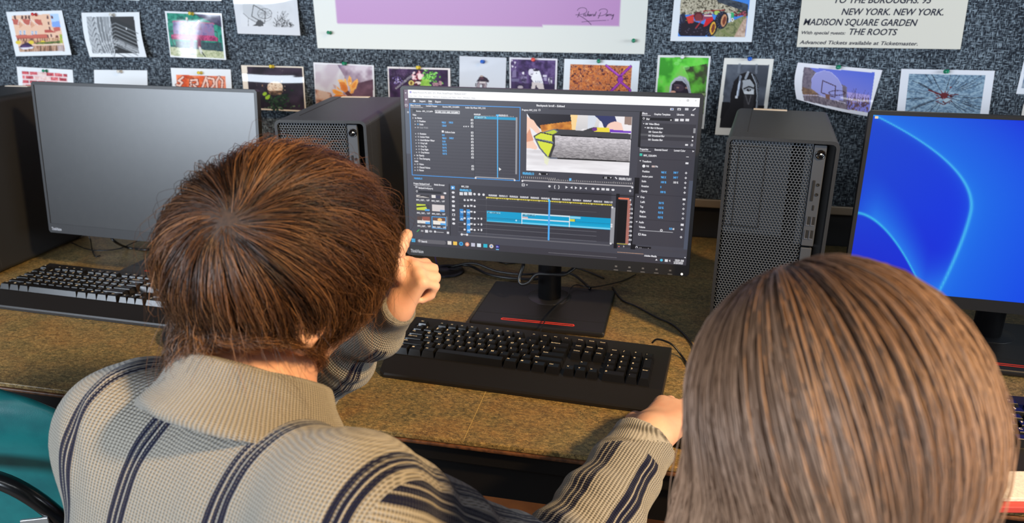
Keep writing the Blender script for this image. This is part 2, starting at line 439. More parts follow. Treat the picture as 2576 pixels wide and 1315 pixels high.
    b = MB(); b.lathe([(0.0010, 0), (0.0010, 0.0006), (0.0, .0008)], (xi + .0015, yp - 0.0012, TH - 0.0215), (0, -1, 0), 10)
    b.build('power_light', mat('power_light_glow', (255, 240, 210), .3, emit=((255, 236, 200), 3.0)), pb)
    b = MB(); b.rbox((xi - 0.003, yp, TH - 0.081), (0.0042, 0.002, 0.034), 0.0007); b.build('card_slot', M_DEEP, t)
    for dz in (0.071, 0.087):
        b = MB(); b.lathe([(0.0026, 0), (0.0026, .0008), (0.0015, .0008), (0.0015, .0002), (0, .0002)], (xi + .0035, yp, TH - dz), (0, -1, 0), 16); b.build('audio_jack', M_DEEP, t)
    b = MB(); b.rbox((xi + .001, yp, TH - 0.109), (0.0032, 0.0016, 0.009), 0.0009); b.build('small_port', M_DEEP, t)
    for dz in (0.131, 0.154):
        for dx in (-0.0036, 0.0036):
            b = MB(); b.box((xi + dx, yp - .0002, TH - dz), (0.0056, 0.0012, 0.0142), 0)
            b.box((xi + dx - .0022, yp - .001, TH - dz), (0.0007, 0.0006, 0.0142), 1); b.box((xi + dx, yp - .001, TH - dz - .0068), (0.0056, 0.0008, 0.0007), 1)
            b.build('usb_port', [M_DEEP, mat('port_metal', (190, 195, 205), .3, metal=.9)], t)
    b = MB(); b.rbox((-0.022, -yf - 0.010, TH + 0.0004), (0.062, 0.014, 0.0012), 0.0004); b.build('white_sticker', mat('sticker_paper', (225, 215, 200), .6), t)
    for sx_ in (-1, 1):
        for sy in (-1, 1):
            b = MB(); b.lathe([(0.010, 0), (0.010, 0.0034)], (sx_ * (TW / 2 - .022), sy * (TD / 2 - .03), -0.0034), (0, 0, 1), 14); b.build('rubber_foot', M_DEEP, t)
    return t
def tower_loc(x, y, a):                       # x, y = front left corner
    R = _rz(a); p = np.array([x, y, DESK + 0.0034]) + R @ np.array([TW / 2, TD / 2, 0.0004]); return tuple(p)
tower_mid = make_tower('black computer tower between the editing screen and the blue screen', tower_loc(0.0815, 1.241, -0.1078), -0.1078)
tl = copy_tree(tower_mid); tl.location = tower_loc(-0.7122, 1.2298, 0.1279); tl.rotation_euler.z = 0.1279
tl['label'] = 'black computer tower partly hidden behind the brown-haired boy, left of the editing screen'
tf = copy_tree(tower_mid); tf.location = (-1.545, 1.405, DESK + 0.0038); tf.rotation_euler.z = 0.05
tf['label'] = 'black computer tower cut off by the left edge, showing only its dark side'

tr = copy_tree(tower_mid); tr.location = tower_loc(0.93, 1.24, -0.06); tr.rotation_euler.z = -0.06  # unseen tower, added to shade the fabric wall beside the blue screen
tr['label'] = 'unseen black computer tower added beyond the blue screen to shade the wall'

# ================================================================== screens
SW, SH = 0.527, 0.2965
class Screen:
    """plane of a lit panel: photo point -> (u, v) metres from its centre"""
    def __init__(s, c, yaw, tilt, base):
        s.c = np.array([c[0], c[1], c[2] + DESK]); s.R = _rz(yaw) @ _rx(-tilt); s.yaw = yaw; s.tilt = tilt; s.base = np.array([base[0], base[1], DESK])
        s.n = s.R @ np.array([0, -1, 0])
    def uv(s, px, py):
        p = on_plane(px, py, s.c, s.n) - s.c; q = s.R.T @ p; return np.array([q[0], q[2]])
    def loc(s, uvw):                       # (u, v, depth behind the panel) -> monitor's own frame
        uvw = np.asarray(uvw, float).reshape(-1, 3); q = np.stack([uvw[:, 0], uvw[:, 2], uvw[:, 1]], 1) @ s.R.T + s.c - s.base
        return q @ _rz(s.yaw)              # into the thing's rotated frame
def make_monitor(S, label, paint, lit=True, pole_dy=0.045):
    t = thing('computer_monitor', label, 'monitor', tuple(S.base), S.yaw, 'slim black desktop monitors')
    T = S.loc
    bz, bt, bb = 0.0062, 0.0062, 0.0205
    # frame: a shallow tray, mitred around the panel
    b = MB(); x0, x1, z0, z1 = -SW / 2 - bz, SW / 2 + bz, -SH / 2 - bb, SH / 2 + bt
    def loop(ins, y): 
        k = 0.004
        a, c, d, e = x0 + ins, x1 - ins, z0 + ins, z1 - ins
        return [(a + k, d, y), (c - k, d, y), (c, d + k, y), (c, e - k, y), (c - k, e, y), (a + k, e, y), (a, e - k, y), (a, d + k, y)]
    L = [loop(0.0, -0.0018), loop(-0.0004, -0.0006), loop(-0.0004, 0.0100), loop(0.004, 0.0125)]
    inner = [(-SW / 2, -SH / 2, -0.0018), (SW / 2, -SH / 2, -0.0018), (SW / 2, SH / 2, -0.0018), (-SW / 2, SH / 2, -0.0018)]
    V = [p for l in L for p in l]; F = []
    for k in range(3):
        for i in range(8): F.append((k * 8 + i, k * 8 + (i + 1) % 8, (k + 1) * 8 + (i + 1) % 8, (k + 1) * 8 + i))
    F.append([24 + i for i in range(8)])
    b.add(T(V), [f[::-1] for f in F], 0)
    i0 = b.n
    V2 = L[0] + inner + [(u, v, 0.0004) for u, v, w_ in inner]
    pair = {0: (0, 1), 2: (1, 2), 4: (2, 3), 6: (3, 0)}
    F2 = []
    for i in range(8):
        j = (i + 1) % 8
        if i in pair: a, c = pair[i]; F2.append((i, j, 8 + c, 8 + a))
        else: F2.append((i, j, 8 + {1: 1, 3: 2, 5: 3, 7: 0}[i]))
    for i in range(4): F2.append((8 + i, 8 + (i + 1) % 4, 12 + (i + 1) % 4, 12 + i))
    b.add(T(V2), F2, 0)
    b.build('frame', mat('screen_frame_plastic', (30, 31, 34), 0.42, spec=0.45), t)
    b = MB(); bm_ = MB(); bm_.rbox((0, 0.030, -0.01), (0.30, 0.036, 0.20), 0.012, 2)
    V = bm_.arrays(); b.add(T(V[:, [0, 2, 1]]), [f[::-1] for f in bm_.f]); b.build('rear_housing', M_BLACK2, t)
    b = MB(); paint(b, S)
    b.build('display', mat_vcol('lit_display', 0.35, 0.3, emit=1.0) if lit else mat('blank_panel', (26, 27, 30), 0.33, spec=0.8, noise=(60, (34, 35, 37), .5)), t)
    b = MB(); b.text('ThinkVision', lambda v: T(np.c_[v[:, 0] - SW / 2 + 0.002, v[:, 1] - SH / 2 - 0.0150, np.full(len(v), -0.0020)]), 0.0068, width=0.026)
    b.build('maker_logo', mat('logo_silver', (196, 200, 208), .35, metal=.3), t)
    for k in range(5):
        b = MB(); V = np.array([(-.004, -.0008, 0), (.004, -.0008, 0), (.004, .0008, 0), (-.004, .0008, 0)]) + (SW / 2 - 0.125 + k * 0.0245, -SH / 2 - 0.0185, -0.0020)
        b.add(T(V), [(0, 1, 2, 3)]); V2 = np.array([(-.002, -.0015, 0), (.002, -.0015, 0), (.002, .0015, 0), (-.002, .0015, 0)]) + (SW / 2 - 0.125 + k * 0.0245, -SH / 2 - 0.0115, -0.0020)
        b.add(T(V2), [(0, 1, 2, 3)]); b.build('menu_button', mat('button_mark', (96, 96, 98), .5), t)
    if lit:
        b = MB(); c = T([(SW / 2 - 0.006, -SH / 2 - 0.0165, -0.0022)])[0]
        b.lathe([(0.0019, 0), (0.0019, 0.0008), (0.0, 0.0012)], c, (0, -1, 0), 12); b.build('power_light', mat('monitor_light_glow', (255, 246, 235), .3, emit=((255, 244, 230), 2.2)), t)
    zc = S.c[2] - DESK
    b = MB(); b.lathe([(0.0235, 0.011), (0.0235, zc + 0.02), (0.020, zc + 0.024)], (0, pole_dy, 0), (0, 0, 1), 24); b.box((0, pole_dy - .014, zc), (0.07, 0.012, 0.08))
    b.build('stand_column', M_BLACK, t)
    yb = -S.base[1] + S.c[1] + .03
    b = MB(); b.rbox((0, (yb + pole_dy) / 2, zc), (.06, abs(pole_dy - yb) + .01, .06), .008); b.build('stand_hinge', M_BLACK, t)
    bw, bd = 0.257, 0.210
    b = MB(); b.rbox((0, 0, 0.0065), (bw, bd, 0.011), 0.004, 3); b.lathe([(0.045, 0.0118), (0.044, 0.0124)], (0, pole_dy, 0), (0, 0, 1), 32)
    b.build('stand_base', mat('stand_base_plastic', (24, 24, 26), .4, bump=(500, .08)), t)
    b = MB(); b.box((0, -0.062, 0.0121), (bw - .004, 0.0008, 0.0003)); b.build('base_groove', M_DEEP, t)
    # red-rimmed cable/phone slot
    k = [( -0.0685, -0.0895), (0.0685, -0.0895), (0.071, -0.0865), (0.0685, -0.0805), (-0.0685, -0.0805), (-0.071, -0.0865)]
    b = MB(); q = [(x * .975, -0.085 + (y + 0.085) * .42) for x, y in k]
    V = [(x, y, 0.0122) for x, y in k] + [(x, y, 0.0122) for x, y in q] + [(x, y, 0.0095) for x, y in q]
    F = [(i, (i + 1) % 6, 6 + (i + 1) % 6, 6 + i) for i in range(6)] + [(6 + i, 6 + (i + 1) % 6, 12 + (i + 1) % 6, 12 + i) for i in range(6)]
    b.add(V, F, 0); b.add([(x, y, 0.01225) for x, y in q], [list(range(6))], 1)
    b.build('red_slot', [mat('red_plastic', (232, 60, 44), .4), M_DEEP], t)
    return t
S_MID = Screen((-0.2275, 1.3049, 0.2811), -0.0089, 0.0303, (-0.2275, 1.3446))
S_LEFT = Screen((-1.0639, 1.3176, 0.2661), -0.0484, 0.1107, (-1.060, 1.424))
S_RIGHT = Screen((0.5741, 1.2941, 0.2614), -0.0547, 0.0361, (0.578, 1.343))

# ================================================================== keyboards
U = 0.01905
def key_rows():
    K = []
    def row(y, xs, labels, w=None, h=1):
        x = xs
        for i, l in enumerate(labels):
            ww = 1.0
            if isinstance(l, tuple): l, ww = l
            if l is None: x += ww; continue
            K.append((x + ww / 2, y, ww, h, l)); x += ww
    row(4.72, 0, ['Esc', (None, 1), 'F1', 'F2', 'F3', 'F4', (None, .5), 'F5', 'F6', 'F7', 'F8', (None, .5), 'F9', 'F10', 'F11', 'F12', (None, .25), 'PrtSc', 'ScrLk', 'Pause'])
    row(3.5, 0, ['`', '1', '2', '3', '4', '5', '6', '7', '8', '9', '0', '-', '=', ('Backspace', 2), (None, .25), 'Insert', 'Home', 'PgUp', (None, .25), 'Num', '/', '*', '-'])
    row(2.5, 0, [('Tab', 1.5), 'Q', 'W', 'E', 'R', 'T', 'Y', 'U', 'I', 'O', 'P', '[', ']', ('\\', 1.5), (None, .25), 'Delete', 'End', 'PgDn', (None, .25), '7', '8', '9'])
    row(1.5, 0, [('Caps Lock', 1.75), 'A', 'S', 'D', 'F', 'G', 'H', 'J', 'K', 'L', ';', "'", ('Enter', 2.25), (None, 3.5), '4', '5', '6'])
    row(0.5, 0, [('Shift', 2.25), 'Z', 'X', 'C', 'V', 'B', 'N', 'M', ',', '.', '/', ('Shift', 2.75), (None, 1.25), '^', (None, 1.25), '1', '2', '3'])
    row(-0.5, 0, [('Ctrl', 1.25), ('#', 1.25), ('Alt', 1.25), ('', 6.25), ('Alt', 1.25), ('#', 1.25), ('=', 1.25), ('Ctrl', 1.25), (None, .25), '<', 'v', '>', (None, .25), ('0', 2), '.'])
    K.append((22.0, 2.0, 1, 2, '+')); K.append((22.0, 0.0, 1, 2, 'Enter'))
    return K
M_KEY = mat('keycap_black', (16, 16, 18), 0.30, spec=0.55); M_LEG = mat('key_legend', (244, 228, 196), 0.5)
def make_keyboard(label, loc, rz):
    t = thing('keyboard', label, 'keyboard', loc, rz, 'black full-size keyboards on the desk')
    out = [(-0.022, 0.132), (0.454, 0.128), (0.450, -0.055), (0.441, -0.066), (0.002, -0.068), (-0.009, -0.058)]
    def ztop(y): return 0.0085 + 0.013 * min(1, max(0, (y + 0.068) / 0.05)) 
    b = MB(); n = len(out); mid = np.mean(out, axis=0)
    ins = [tuple(mid + (np.array(p) - mid) * (1 - np.array([.006, .02]))) for p in out]
    V = [(x, y, 0.001) for x, y in out] + [(x, y, ztop(y) - .003) for x, y in out] + [(x, y, ztop(y)) for x, y in ins]
    b.add(V, [list(range(n))] + [(i, (i + 1) % n, n + (i + 1) % n, n + i) for i in range(n)] + [(n + i, n + (i + 1) % n, 2 * n + (i + 1) % n, 2 * n + i) for i in range(n)], 0)
    # top: palm rest slope then flat deck
    P = {0: ins[0], 1: ins[1], 2: ins[2], 3: ins[3], 4: ins[4], 5: ins[5]}
    yk = -0.0245
    b.add([(*P[0], ztop(.1)), (*P[1], ztop(.1)), (0.450, yk, 0.0213), (-0.012, yk, 0.0213)], [(3, 2, 1, 0)], 0)
    b.add([(-0.012, yk, 0.0213), (0.450, yk, 0.0213), (*P[2], ztop(P[2][1])), (*P[3], ztop(P[3][1])), (*P[4], ztop(P[4][1])), (*P[5], ztop(P[5][1]))], [(5, 4, 3, 2, 1, 0)], 0)
    b.build('case', mat('keyboard_case_plastic', (24, 22, 22), 0.45, spec=0.45, bump=(1500, .1)), t)
    for (x, y, w_, h_, leg) in key_rows():
        b = MB(); cx_, cy_ = (x + .08) * U, (y - .12) * U
        wx, wy = w_ * U - 0.0010, h_ * U - 0.0012; H = 0.0120; z0 = 0.0205
        tx, ty = wx - 0.0050, wy - 0.0055; tyo = 0.0012
        q = lambda a, c, z, dy=0: [(cx_ - a / 2, cy_ - c / 2 + dy, z), (cx_ + a / 2, cy_ - c / 2 + dy, z), (cx_ + a / 2, cy_ + c / 2 + dy, z), (cx_ - a / 2, cy_ + c / 2 + dy, z)]
        V = q(wx, wy, z0) + q(tx, ty, z0 + H - .0007, tyo) + q(tx - .0016, ty - .0016, z0 + H, tyo)
        F = [(8, 9, 10, 11)]
        for k in (0, 4): F += [(k + i, k + (i + 1) % 4, k + 4 + (i + 1) % 4, k + 4 + i) for i in range(4)]
        b.add(V, F, 0)
        lx, ly, lz = cx_ - tx / 2 + 0.0016, cy_ + ty / 2 + tyo - 0.0058, z0 + H + .00008
        if leg == '#':
            b.box((lx + .002, ly + .0012, lz), (.0038, .003, .0001), 1)
        elif leg:
            sm = len(leg) > 1
            h = 0.0027 if sm else 0.0044
            b.text(leg, lambda v: np.c_[v[:, 0] + lx, v[:, 1] + ly + (0.001 if sm else 0), np.full(len(v), lz)], h, 1, bold=0.02)
            if leg in '1234567890' and y > 3: b.text('!@#$%^&*()'['1234567890'.index(leg)], lambda v: np.c_[v[:, 0] + lx, v[:, 1] + ly + .0036, np.full(len(v), lz)], 0.0024, 1, bold=0.02)
        b.build('keycap', [M_KEY, M_LEG], t)
    return t
kb = make_keyboard('black keyboard in front of the editing screen, with readable cream key letters', (-0.4391, 1.0848, DESK), -0.054)
k2 = copy_tree(kb); k2.location = (-1.3415, 1.186, DESK); k2.rotation_euler.z = -0.036
k2['label'] = 'black keyboard under the blank screen, running behind the boy\'s hair on the left'
k3 = copy_tree(kb); k3.location = (0.405, 1.003, DESK); k3.rotation_euler.z = 0.0
k3['label'] = 'black keyboard at the right edge, mostly hidden by the blurred head'

# ------------------------------------------------------------------ cables and small things
def cable(name, label, pts, r, group=None, m_=None):
    b = MB(); b.tube(pts, r, 8); return tag(b.build(name, m_ or M_CABLE), label, 'cable', group)
def dz(px, py, h=0.0025): return tuple(on_z(px, py, DESK + h))
cable('keyboard_cable', 'thin black cable rising from the back of the middle keyboard over the monitor base',
      [dz(1355, 845, .016), tuple(on_z(1372, 805, DESK + .022)), tuple(on_z(1400, 770, DESK + .020)), tuple(on_z(1428, 745, DESK + .018)), tuple(on_z(1434, 727, DESK + .020)), tuple(on_z(1450, 716, DESK + .020)), tuple(on_z(1490, 722, DESK + .018)), dz(1560, 708, .003), dz(1600, 690, .003)], 0.0012)
cable('mouse_cable', 'thin black cable lying on the desk right of the middle monitor base',
      [dz(1540, 722), dz(1565, 754), dz(1600, 770), dz(1650, 797), dz(1700, 822), dz(1745, 875), dz(1735, 930)], 0.0018)
cable('usb_cable', 'short black cable arching out of the keyboard\'s back right corner',
      [dz(1640, 862, .014), tuple(on_z(1655, 853, DESK + .022)), tuple(on_z(1690, 866, DESK + .02)), dz(1715, 895, .004), dz(1735, 925, .003)], 0.0018)
def yy(px, py, y): return tuple(on_y(px, py, y))
cable('video_cable', 'glossy black looped cable hanging under the middle monitor',
      [yy(1316, 655, 1.36), yy(1316, 668, 1.345), yy(1306, 700, 1.335), yy(1312, 714, 1.33), yy(1330, 710, 1.33), yy(1350, 690, 1.335), yy(1385, 690, 1.335), yy(1420, 690, 1.34), yy(1450, 670, 1.355)], 0.0036)
gx, gy = gp[0], gp[1]
for k, (dx, pts) in enumerate([(0, [dz(1140, 668, .010), dz(1180, 668, .012), dz(1230, 690, .005), dz(1290, 700, .005), dz(1350, 702, .005), dz(1400, 694, .006)]),
                               (1, [dz(1128, 672, .006), dz(1190, 662, .02), dz(1250, 682, .008), dz(1320, 690, .008), dz(1390, 685, .008), dz(1440, 690, .006), dz(1485, 725, .015)]),
                               (2, [dz(1240, 650, .002), dz(1270, 662, .002), dz(1310, 660, .002), dz(1350, 652, .002), dz(1400, 660, .002), dz(1470, 680, .002), dz(1520, 700, .002)])]):
    cable('desk_cable', ['black cable coming out of the desk grommet and running behind the monitor column', 'black cable looping from the grommet over to the back of the monitor base', 'thin black cable lying furthest back behind the middle monitor column'][k], pts, [.0032, .0028, .0016][k], 'cables behind the middle monitor')
cable('desk_cable', 'purple cable dropping into the desk grommet', [yy(1094, 645, 1.47), yy(1098, 660, 1.475), tuple(on_z(1103, 678, DESK + .003))], 0.0016, 'cables at the desk grommet', mat('purple_cable', (92, 70, 130), .4))
cable('desk_cable', 'grey cable slanting into the desk grommet', [yy(1060, 640, 1.48), yy(1082, 660, 1.475), tuple(on_z(1101, 679, DESK + .003))], 0.0013, 'cables at the desk grommet', mat('grey_cable', (120, 118, 120), .4))
for k, pts in enumerate([[dz(180, 610, .003), dz(215, 625, .003), dz(250, 630, .003), dz(300, 625, .003), dz(345, 607, .006), dz(380, 603, .02)],
                         [yy(222, 588, 1.42), yy(228, 605, 1.42), dz(232, 628, .003), dz(240, 645, .003), dz(252, 642, .003)],
                         [yy(278, 595, 1.42), yy(290, 608, 1.42), dz(320, 622, .004), dz(370, 628, .004), dz(400, 615, .006)]]):
    cable('desk_cable', ['thin cable lying across the desk under the blank screen', 'thin cable hanging straight down behind the blank screen', 'thick black cable curling down behind the blank screen'][k], pts, [.0014, .0014, .003][k], 'cables under the blank screen')
for k, pts in enumerate([[yy(1112, 1160, 0.93), yy(1112, 1190, .93), yy(1113, 1230, .93), yy(1118, 1290, .93), yy(1122, 1340, .93)],
                         [yy(1172, 1172, 0.93), yy(1182, 1200, .93), yy(1190, 1240, .93), yy(1198, 1278, .93), yy(1200, 1340, .93)],
                         [yy(1192, 1180, 0.93), yy(1206, 1220, .93), yy(1211, 1250, .93), yy(1208, 1280, .93), yy(1196, 1340, .93)]]):
    cable('hanging_cable', ['thick black cable hanging straight under the desk edge', 'purple cable hanging under the desk edge', 'black cable hanging in a bow beside the purple one under the desk'][k], pts, [.0036, .002, .0026][k], 'cables hanging under the desk', mat('purple_cable', (92, 70, 130), .4) if k == 1 else None)
def make_mouse(label, loc, rz):
    t = thing('computer_mouse', label, 'mouse', loc, rz, 'black computer mice')
    b = MB(); bm = bmesh.new(); bmesh.ops.create_uvsphere(bm, u_segments=24, v_segments=14, radius=1)
    V = []
    for v in bm.verts:
        x, y, z = v.co; z = max(z, -0.35) ; V.append((x * .031 * (1 - .12 * y), y * .056, (z + .35) * .0265 * (1 - .12 * y)))
    bm.verts.index_update(); b.add(V, [[q.index for q in f.verts] for f in bm.faces], 0, smooth=True); bm.free()
    b.build('shell', M_BLACK, t)
    b = MB(); b.cyl((-.003, .030, .031), (.003, .030, .031), .0055, n=16); b.build('scroll_wheel', M_DEEP, t)
    return t
mp_ = on_z(462, 826, DESK + .015)
make_mouse('black mouse beside the left keyboard, half hidden by the boy\'s hair', (mp_[0], mp_[1], DESK), 0.2)
make_mouse('black mouse under the boy\'s right hand at the right end of the middle keyboard', (0.060, 0.962, DESK), -0.40)
# booklet with a red spine at the right front of the desk
bk = thing('booklet', 'white booklet with a red lower edge lying on the desk at the right edge', 'book', tuple(on_z(2530, 1250, DESK + .0006)), 0.20)
b = MB(); b.rbox((0.05, 0.006, .0125), (0.20, 0.055, .006), .0012); b.build('pages', mat('booklet_pages', (235, 228, 215), .6, noise=(300, (200, 195, 190), .7)), bk)
b = MB(); b.rbox((0.05, 0.002, .0047), (0.205, 0.066, .0094), .0015); b.build('red_cover', mat('booklet_red', (196, 74, 70), .5), bk)
# ================================================================== papers pinned to the wall
class Crop:
    def __init__(s, ox, oy, k): s.o = np.array([ox, oy], float); s.k = k
    def __call__(s, *p):
        p = np.asarray(p, float)
        return s.o + p / s.k
KA, KB, KC, KD, KE, KF = Crop(0, 0, 5.48), Crop(400, 0, 4.3825), Crop(780, 100, 6.44), Crop(1140, 120, 5.152), Crop(1620, 0, 3.7575), Crop(1980, 130, 4.322)
class Canvas:
    """colours held per grid point of a sheet; shapes are laid down in measured picture points"""
    def __init__(s, X, Y, base): s.X, s.Y = X, Y; s.C = np.tile(np.asarray(base, float), X.shape + (1,)); s.K = None
    def put(s, mask, c, a=1.0):
        c = np.asarray(c, float)
        if c.ndim == 1: s.C[mask] = s.C[mask] * (1 - a) + c * a
        else: s.C[mask] = s.C[mask] * (1 - a) + c[mask] * a
    def P(s, pts): return s.K(*pts) if s.K else np.asarray(pts, float)
    def inside(s, pts):
        p = s.P(pts); m = np.zeros(s.X.shape, bool); n = len(p)
        for i in range(n):
            (x0, y0), (x1, y1) = p[i], p[(i + 1) % n]
            if y0 == y1: continue
            m ^= ((y0 > s.Y) != (y1 > s.Y)) & (s.X < (x1 - x0) * (s.Y - y0) / (y1 - y0) + x0)
        return m
    def poly(s, pts, c, a=1.0): s.put(s.inside(pts), c, a)
    def ell(s, cx, cy, rx, ry, c, a=1.0, rot=0.0):
        (cx, cy), = s.P([(cx, cy)]); k = s.K.k if s.K else 1
        dx, dy = s.X - cx, s.Y - cy; co, si = math.cos(rot), math.sin(rot)
        s.put(((dx * co + dy * si) / (rx / k)) ** 2 + ((-dx * si + dy * co) / (ry / k)) ** 2 < 1, c, a)
    def line(s, pts, w, c, a=1.0):
        p = s.P(pts); w = w / (s.K.k if s.K else 1) / 2; m = np.zeros(s.X.shape, bool)
        for (x0, y0), (x1, y1) in zip(p[:-1], p[1:]):
            dx, dy = x1 - x0, y1 - y0; L = dx * dx + dy * dy + 1e-9
            t = np.clip(((s.X - x0) * dx + (s.Y - y0) * dy) / L, 0, 1)
            m |= (s.X - x0 - t * dx) ** 2 + (s.Y - y0 - t * dy) ** 2 < w * w
        s.put(m, c, a)
    def tex(s, pts, cols, scale, seed=0, stretch=(1, 1), a=1.0, oct_=3, lo=.3, hi=.7):
        m = s.inside(pts); n = vnoise(s.X / scale * stretch[0] + seed * 3.1, s.Y / scale * stretch[1] + seed * 5.7, seed, oct_)
        t = np.clip((n - lo) / (hi - lo), 0, .9999) * (len(cols) - 1); i = t.astype(int); f = (t - i)[..., None]; cols = np.asarray(cols, float)
        s.put(m, cols[i] * (1 - f) + cols[np.minimum(i + 1, len(cols) - 1)] * f, a)
    def grad(s, pts, c0, c1, ang=90):
        m = s.inside(pts); d = s.X * math.cos(math.radians(ang)) + s.Y * math.sin(math.radians(ang))
        t = ((d - d[m].min()) / (np.ptp(d[m]) + 1e-9))[..., None] if m.any() else np.zeros(s.X.shape + (1,))
        s.put(m, np.asarray(c0, float) * (1 - t) + np.asarray(c1, float) * t)
M_PHOTO = mat_vcol('glossy_photo_print', 0.6, 0.2, coat=0.8, coat_rough=0.05)
M_PAPER = mat_vcol('satin_poster_paper', 0.5, 0.4, coat=0.15, coat_rough=0.25)
def paper(name, label, cat, corners, paint, K=None, base=(226, 229, 232), lift=(0.0, 0.0, 0.0), warp=None, step=1.25, group='photo prints pinned to the wall', m_=None, off=0.0015, extra=None):
    """corners: TL TR BR BL as measured; lift: how far bottom, left and right edges stand off the wall"""
    c = K(*corners) if K else np.asarray(corners, float)
    nx = int(max(8, np.linalg.norm(c[1] - c[0]) / step)); ny = int(max(6, np.linalg.norm(c[3] - c[0]) / step))
    u, v = np.meshgrid(np.linspace(0, 1, nx + 1), np.linspace(0, 1, ny + 1)); U_, V_ = u[..., None], v[..., None]
    Q = (c[0] * (1 - U_) + c[1] * U_) * (1 - V_) + (c[3] * (1 - U_) + c[2] * U_) * V_
    X, Y = Q[..., 0].copy(), Q[..., 1].copy()
    if warp:
        wx, wy = warp(u, v); X += wx; Y += wy
    cv = Canvas(X, Y, base); cv.K = K
    if paint: paint(cv)
    d = off + lift[0] * np.clip((v - .1) / .9, 0, 1) ** 2 + lift[1] * np.clip((.6 - u) / .6, 0, 1) ** 2 * (.3 + .7 * v) + lift[2] * np.clip((u - .4) / .6, 0, 1) ** 2 * (.3 + .7 * v)
    D = np.stack([(X - 1288) / CF, np.ones_like(X), -(Y - 657.5) / CF], -1) @ CR.T
    Pw = CPOS + D * ((PIN_Y - d) / D[..., 1])[..., None]
    org = np.array([Pw[..., 0].mean(), PIN_Y, Pw[..., 2].mean()])
    b = MB(); idx = np.arange((nx + 1) * (ny + 1)).reshape(ny + 1, nx + 1)
    F = np.stack([idx[:-1, :-1], idx[1:, :-1], idx[1:, 1:], idx[:-1, 1:]], -1).reshape(-1, 4).tolist()
    b.add((Pw - org).reshape(-1, 3), F, 0, lin(np.clip(cv.C, 0, 255).reshape(-1, 3)), smooth=True)
    if extra: extra(b, org, PIN_Y - off - 0.0004)
    o = b.build(name, m_ or M_PHOTO, loc=tuple(org))
    return tag(o, label, cat, group)
def ink(K, org, y):
    """strokes and lettering on a flat sheet: T for a text anchor, S for a stroke"""
    def T(p):
        (px, py), = K([p[0], p[1]]); a = on_y(px, py, y) - org
        return lambda v: np.c_[v[:, 0] + a[0], np.full(len(v), a[1]), v[:, 1] + a[2]]
    def size(p, q):
        a = K(p)[0]; c = K(q)[0]; return float(np.linalg.norm(on_y(*a, y) - on_y(*c, y)))
    def stroke(b, pts, w, col):
        p = np.array([on_y(*K(q)[0], y) - org for q in spline(pts, 5)]); d = np.gradient(p, axis=0); n = np.stack([-d[:, 2], 0 * d[:, 0], d[:, 0]], 1); n /= np.linalg.norm(n, axis=1)[:, None] + 1e-9
        b.add(np.vstack([p + n * w / 2, p - n * w / 2]), [(i, i + 1, len(p) + i + 1, len(p) + i) for i in range(len(p) - 1)], 0, lin(col))
    return T, size, stroke
DK = (42, 40, 48)
def full(c): return [(-9e3, -9e3), (9e4, -9e3), (9e4, 9e4), (-9e3, 9e4)]

# --- terrace houses by the water
def p_houses(c):
    q = [(160, 218), (690, 193), (805, 190), (897, 705), (270, 717)]
    c.poly(q, (232, 190, 162)); c.poly([(690, 193), (805, 190), (835, 380), (720, 370)], (178, 205, 240)); c.poly([(715, 300), (815, 290), (835, 380), (720, 370)], (130, 165, 225))
    for x in (190, 290, 340, 385): c.poly([(x, 215), (x + 28, 214), (x + 32, 265), (x + 4, 262)], (92, 62, 60))
    for a, b_ in ((165, 262), (310, 425), (470, 565)): c.poly([(a, 262), (b_, 270), (b_ + 25, 350), (a + 20, 335)], (190, 100, 88))
    for a in (262, 425): c.line([(a - 15, 350), (a, 265), (a + 95, 345)], 8, (236, 226, 214)); c.poly([(a, 285), (a + 55, 350), (a + 5, 390)], (214, 160, 130))
    for x, y in ((265, 420), (320, 420), (430, 430), (480, 430)): c.poly([(x, y), (x + 30, y), (x + 34, y + 60), (x + 4, y + 62)], (190, 205, 225)); c.line([(x + 15, y), (x + 17, y + 60)], 5, (90, 70, 70)); c.line([(x - 6, y + 66), (x + 44, y + 66)], 12, (176, 90, 70))
    for x, y in ((640, 215), (655, 300), (670, 370), (700, 215), (640, 480), (690, 470), (700, 540)): c.poly([(x, y), (x + 24, y), (x + 32, y + 42), (x + 8, y + 44)], (104, 68, 72))
    c.poly([(610, 415), (690, 405), (780, 450), (620, 450)], (186, 86, 76)); c.poly([(735, 378), (820, 372), (835, 420), (750, 440)], (196, 104, 92)); c.poly([(765, 490), (800, 490), (810, 575), (770, 580)], (122, 66, 60))
    c.poly([(215, 490), (640, 470), (660, 520), (230, 530)], (198, 106, 90)); c.line([(228, 528), (660, 520)], 8, (170, 84, 74))
    c.tex([(235, 532), (850, 520), (870, 600), (245, 610)], [(98, 66, 62), (186, 138, 108), (226, 186, 150)], 5, 3, (2, .6))
    for x in (250, 430, 590): c.ell(x, 585, 36, 26, (222, 196, 66))
    c.tex([(470, 590), (850, 560), (860, 595), (500, 610)], [(70, 90, 50), (140, 150, 80)], 4, 5); c.tex([(820, 470), (850, 470), (870, 590), (830, 600)], [(150, 170, 70), (210, 200, 90)], 6, 2)
    c.poly([(450, 630), (865, 595), (870, 618), (455, 645)], (226, 206, 186))
    c.tex([(262, 640), (872, 618), (897, 705), (270, 717)], [(112, 82, 66), (168, 128, 100), (206, 170, 146), (150, 104, 84)], 9, 4, (2, .3)); c.poly([(790, 630), (872, 622), (890, 700), (800, 705)], (196, 190, 200), .6)
    c.poly([(255, 655), (300, 610), (380, 585), (430, 610), (468, 650), (440, 668), (300, 680)], (58, 42, 74)); c.poly([(260, 652), (340, 655), (470, 640), (450, 668), (320, 685)], (222, 214, 222)); c.poly([(300, 630), (420, 630), (410, 650), (310, 655)], (84, 60, 108))
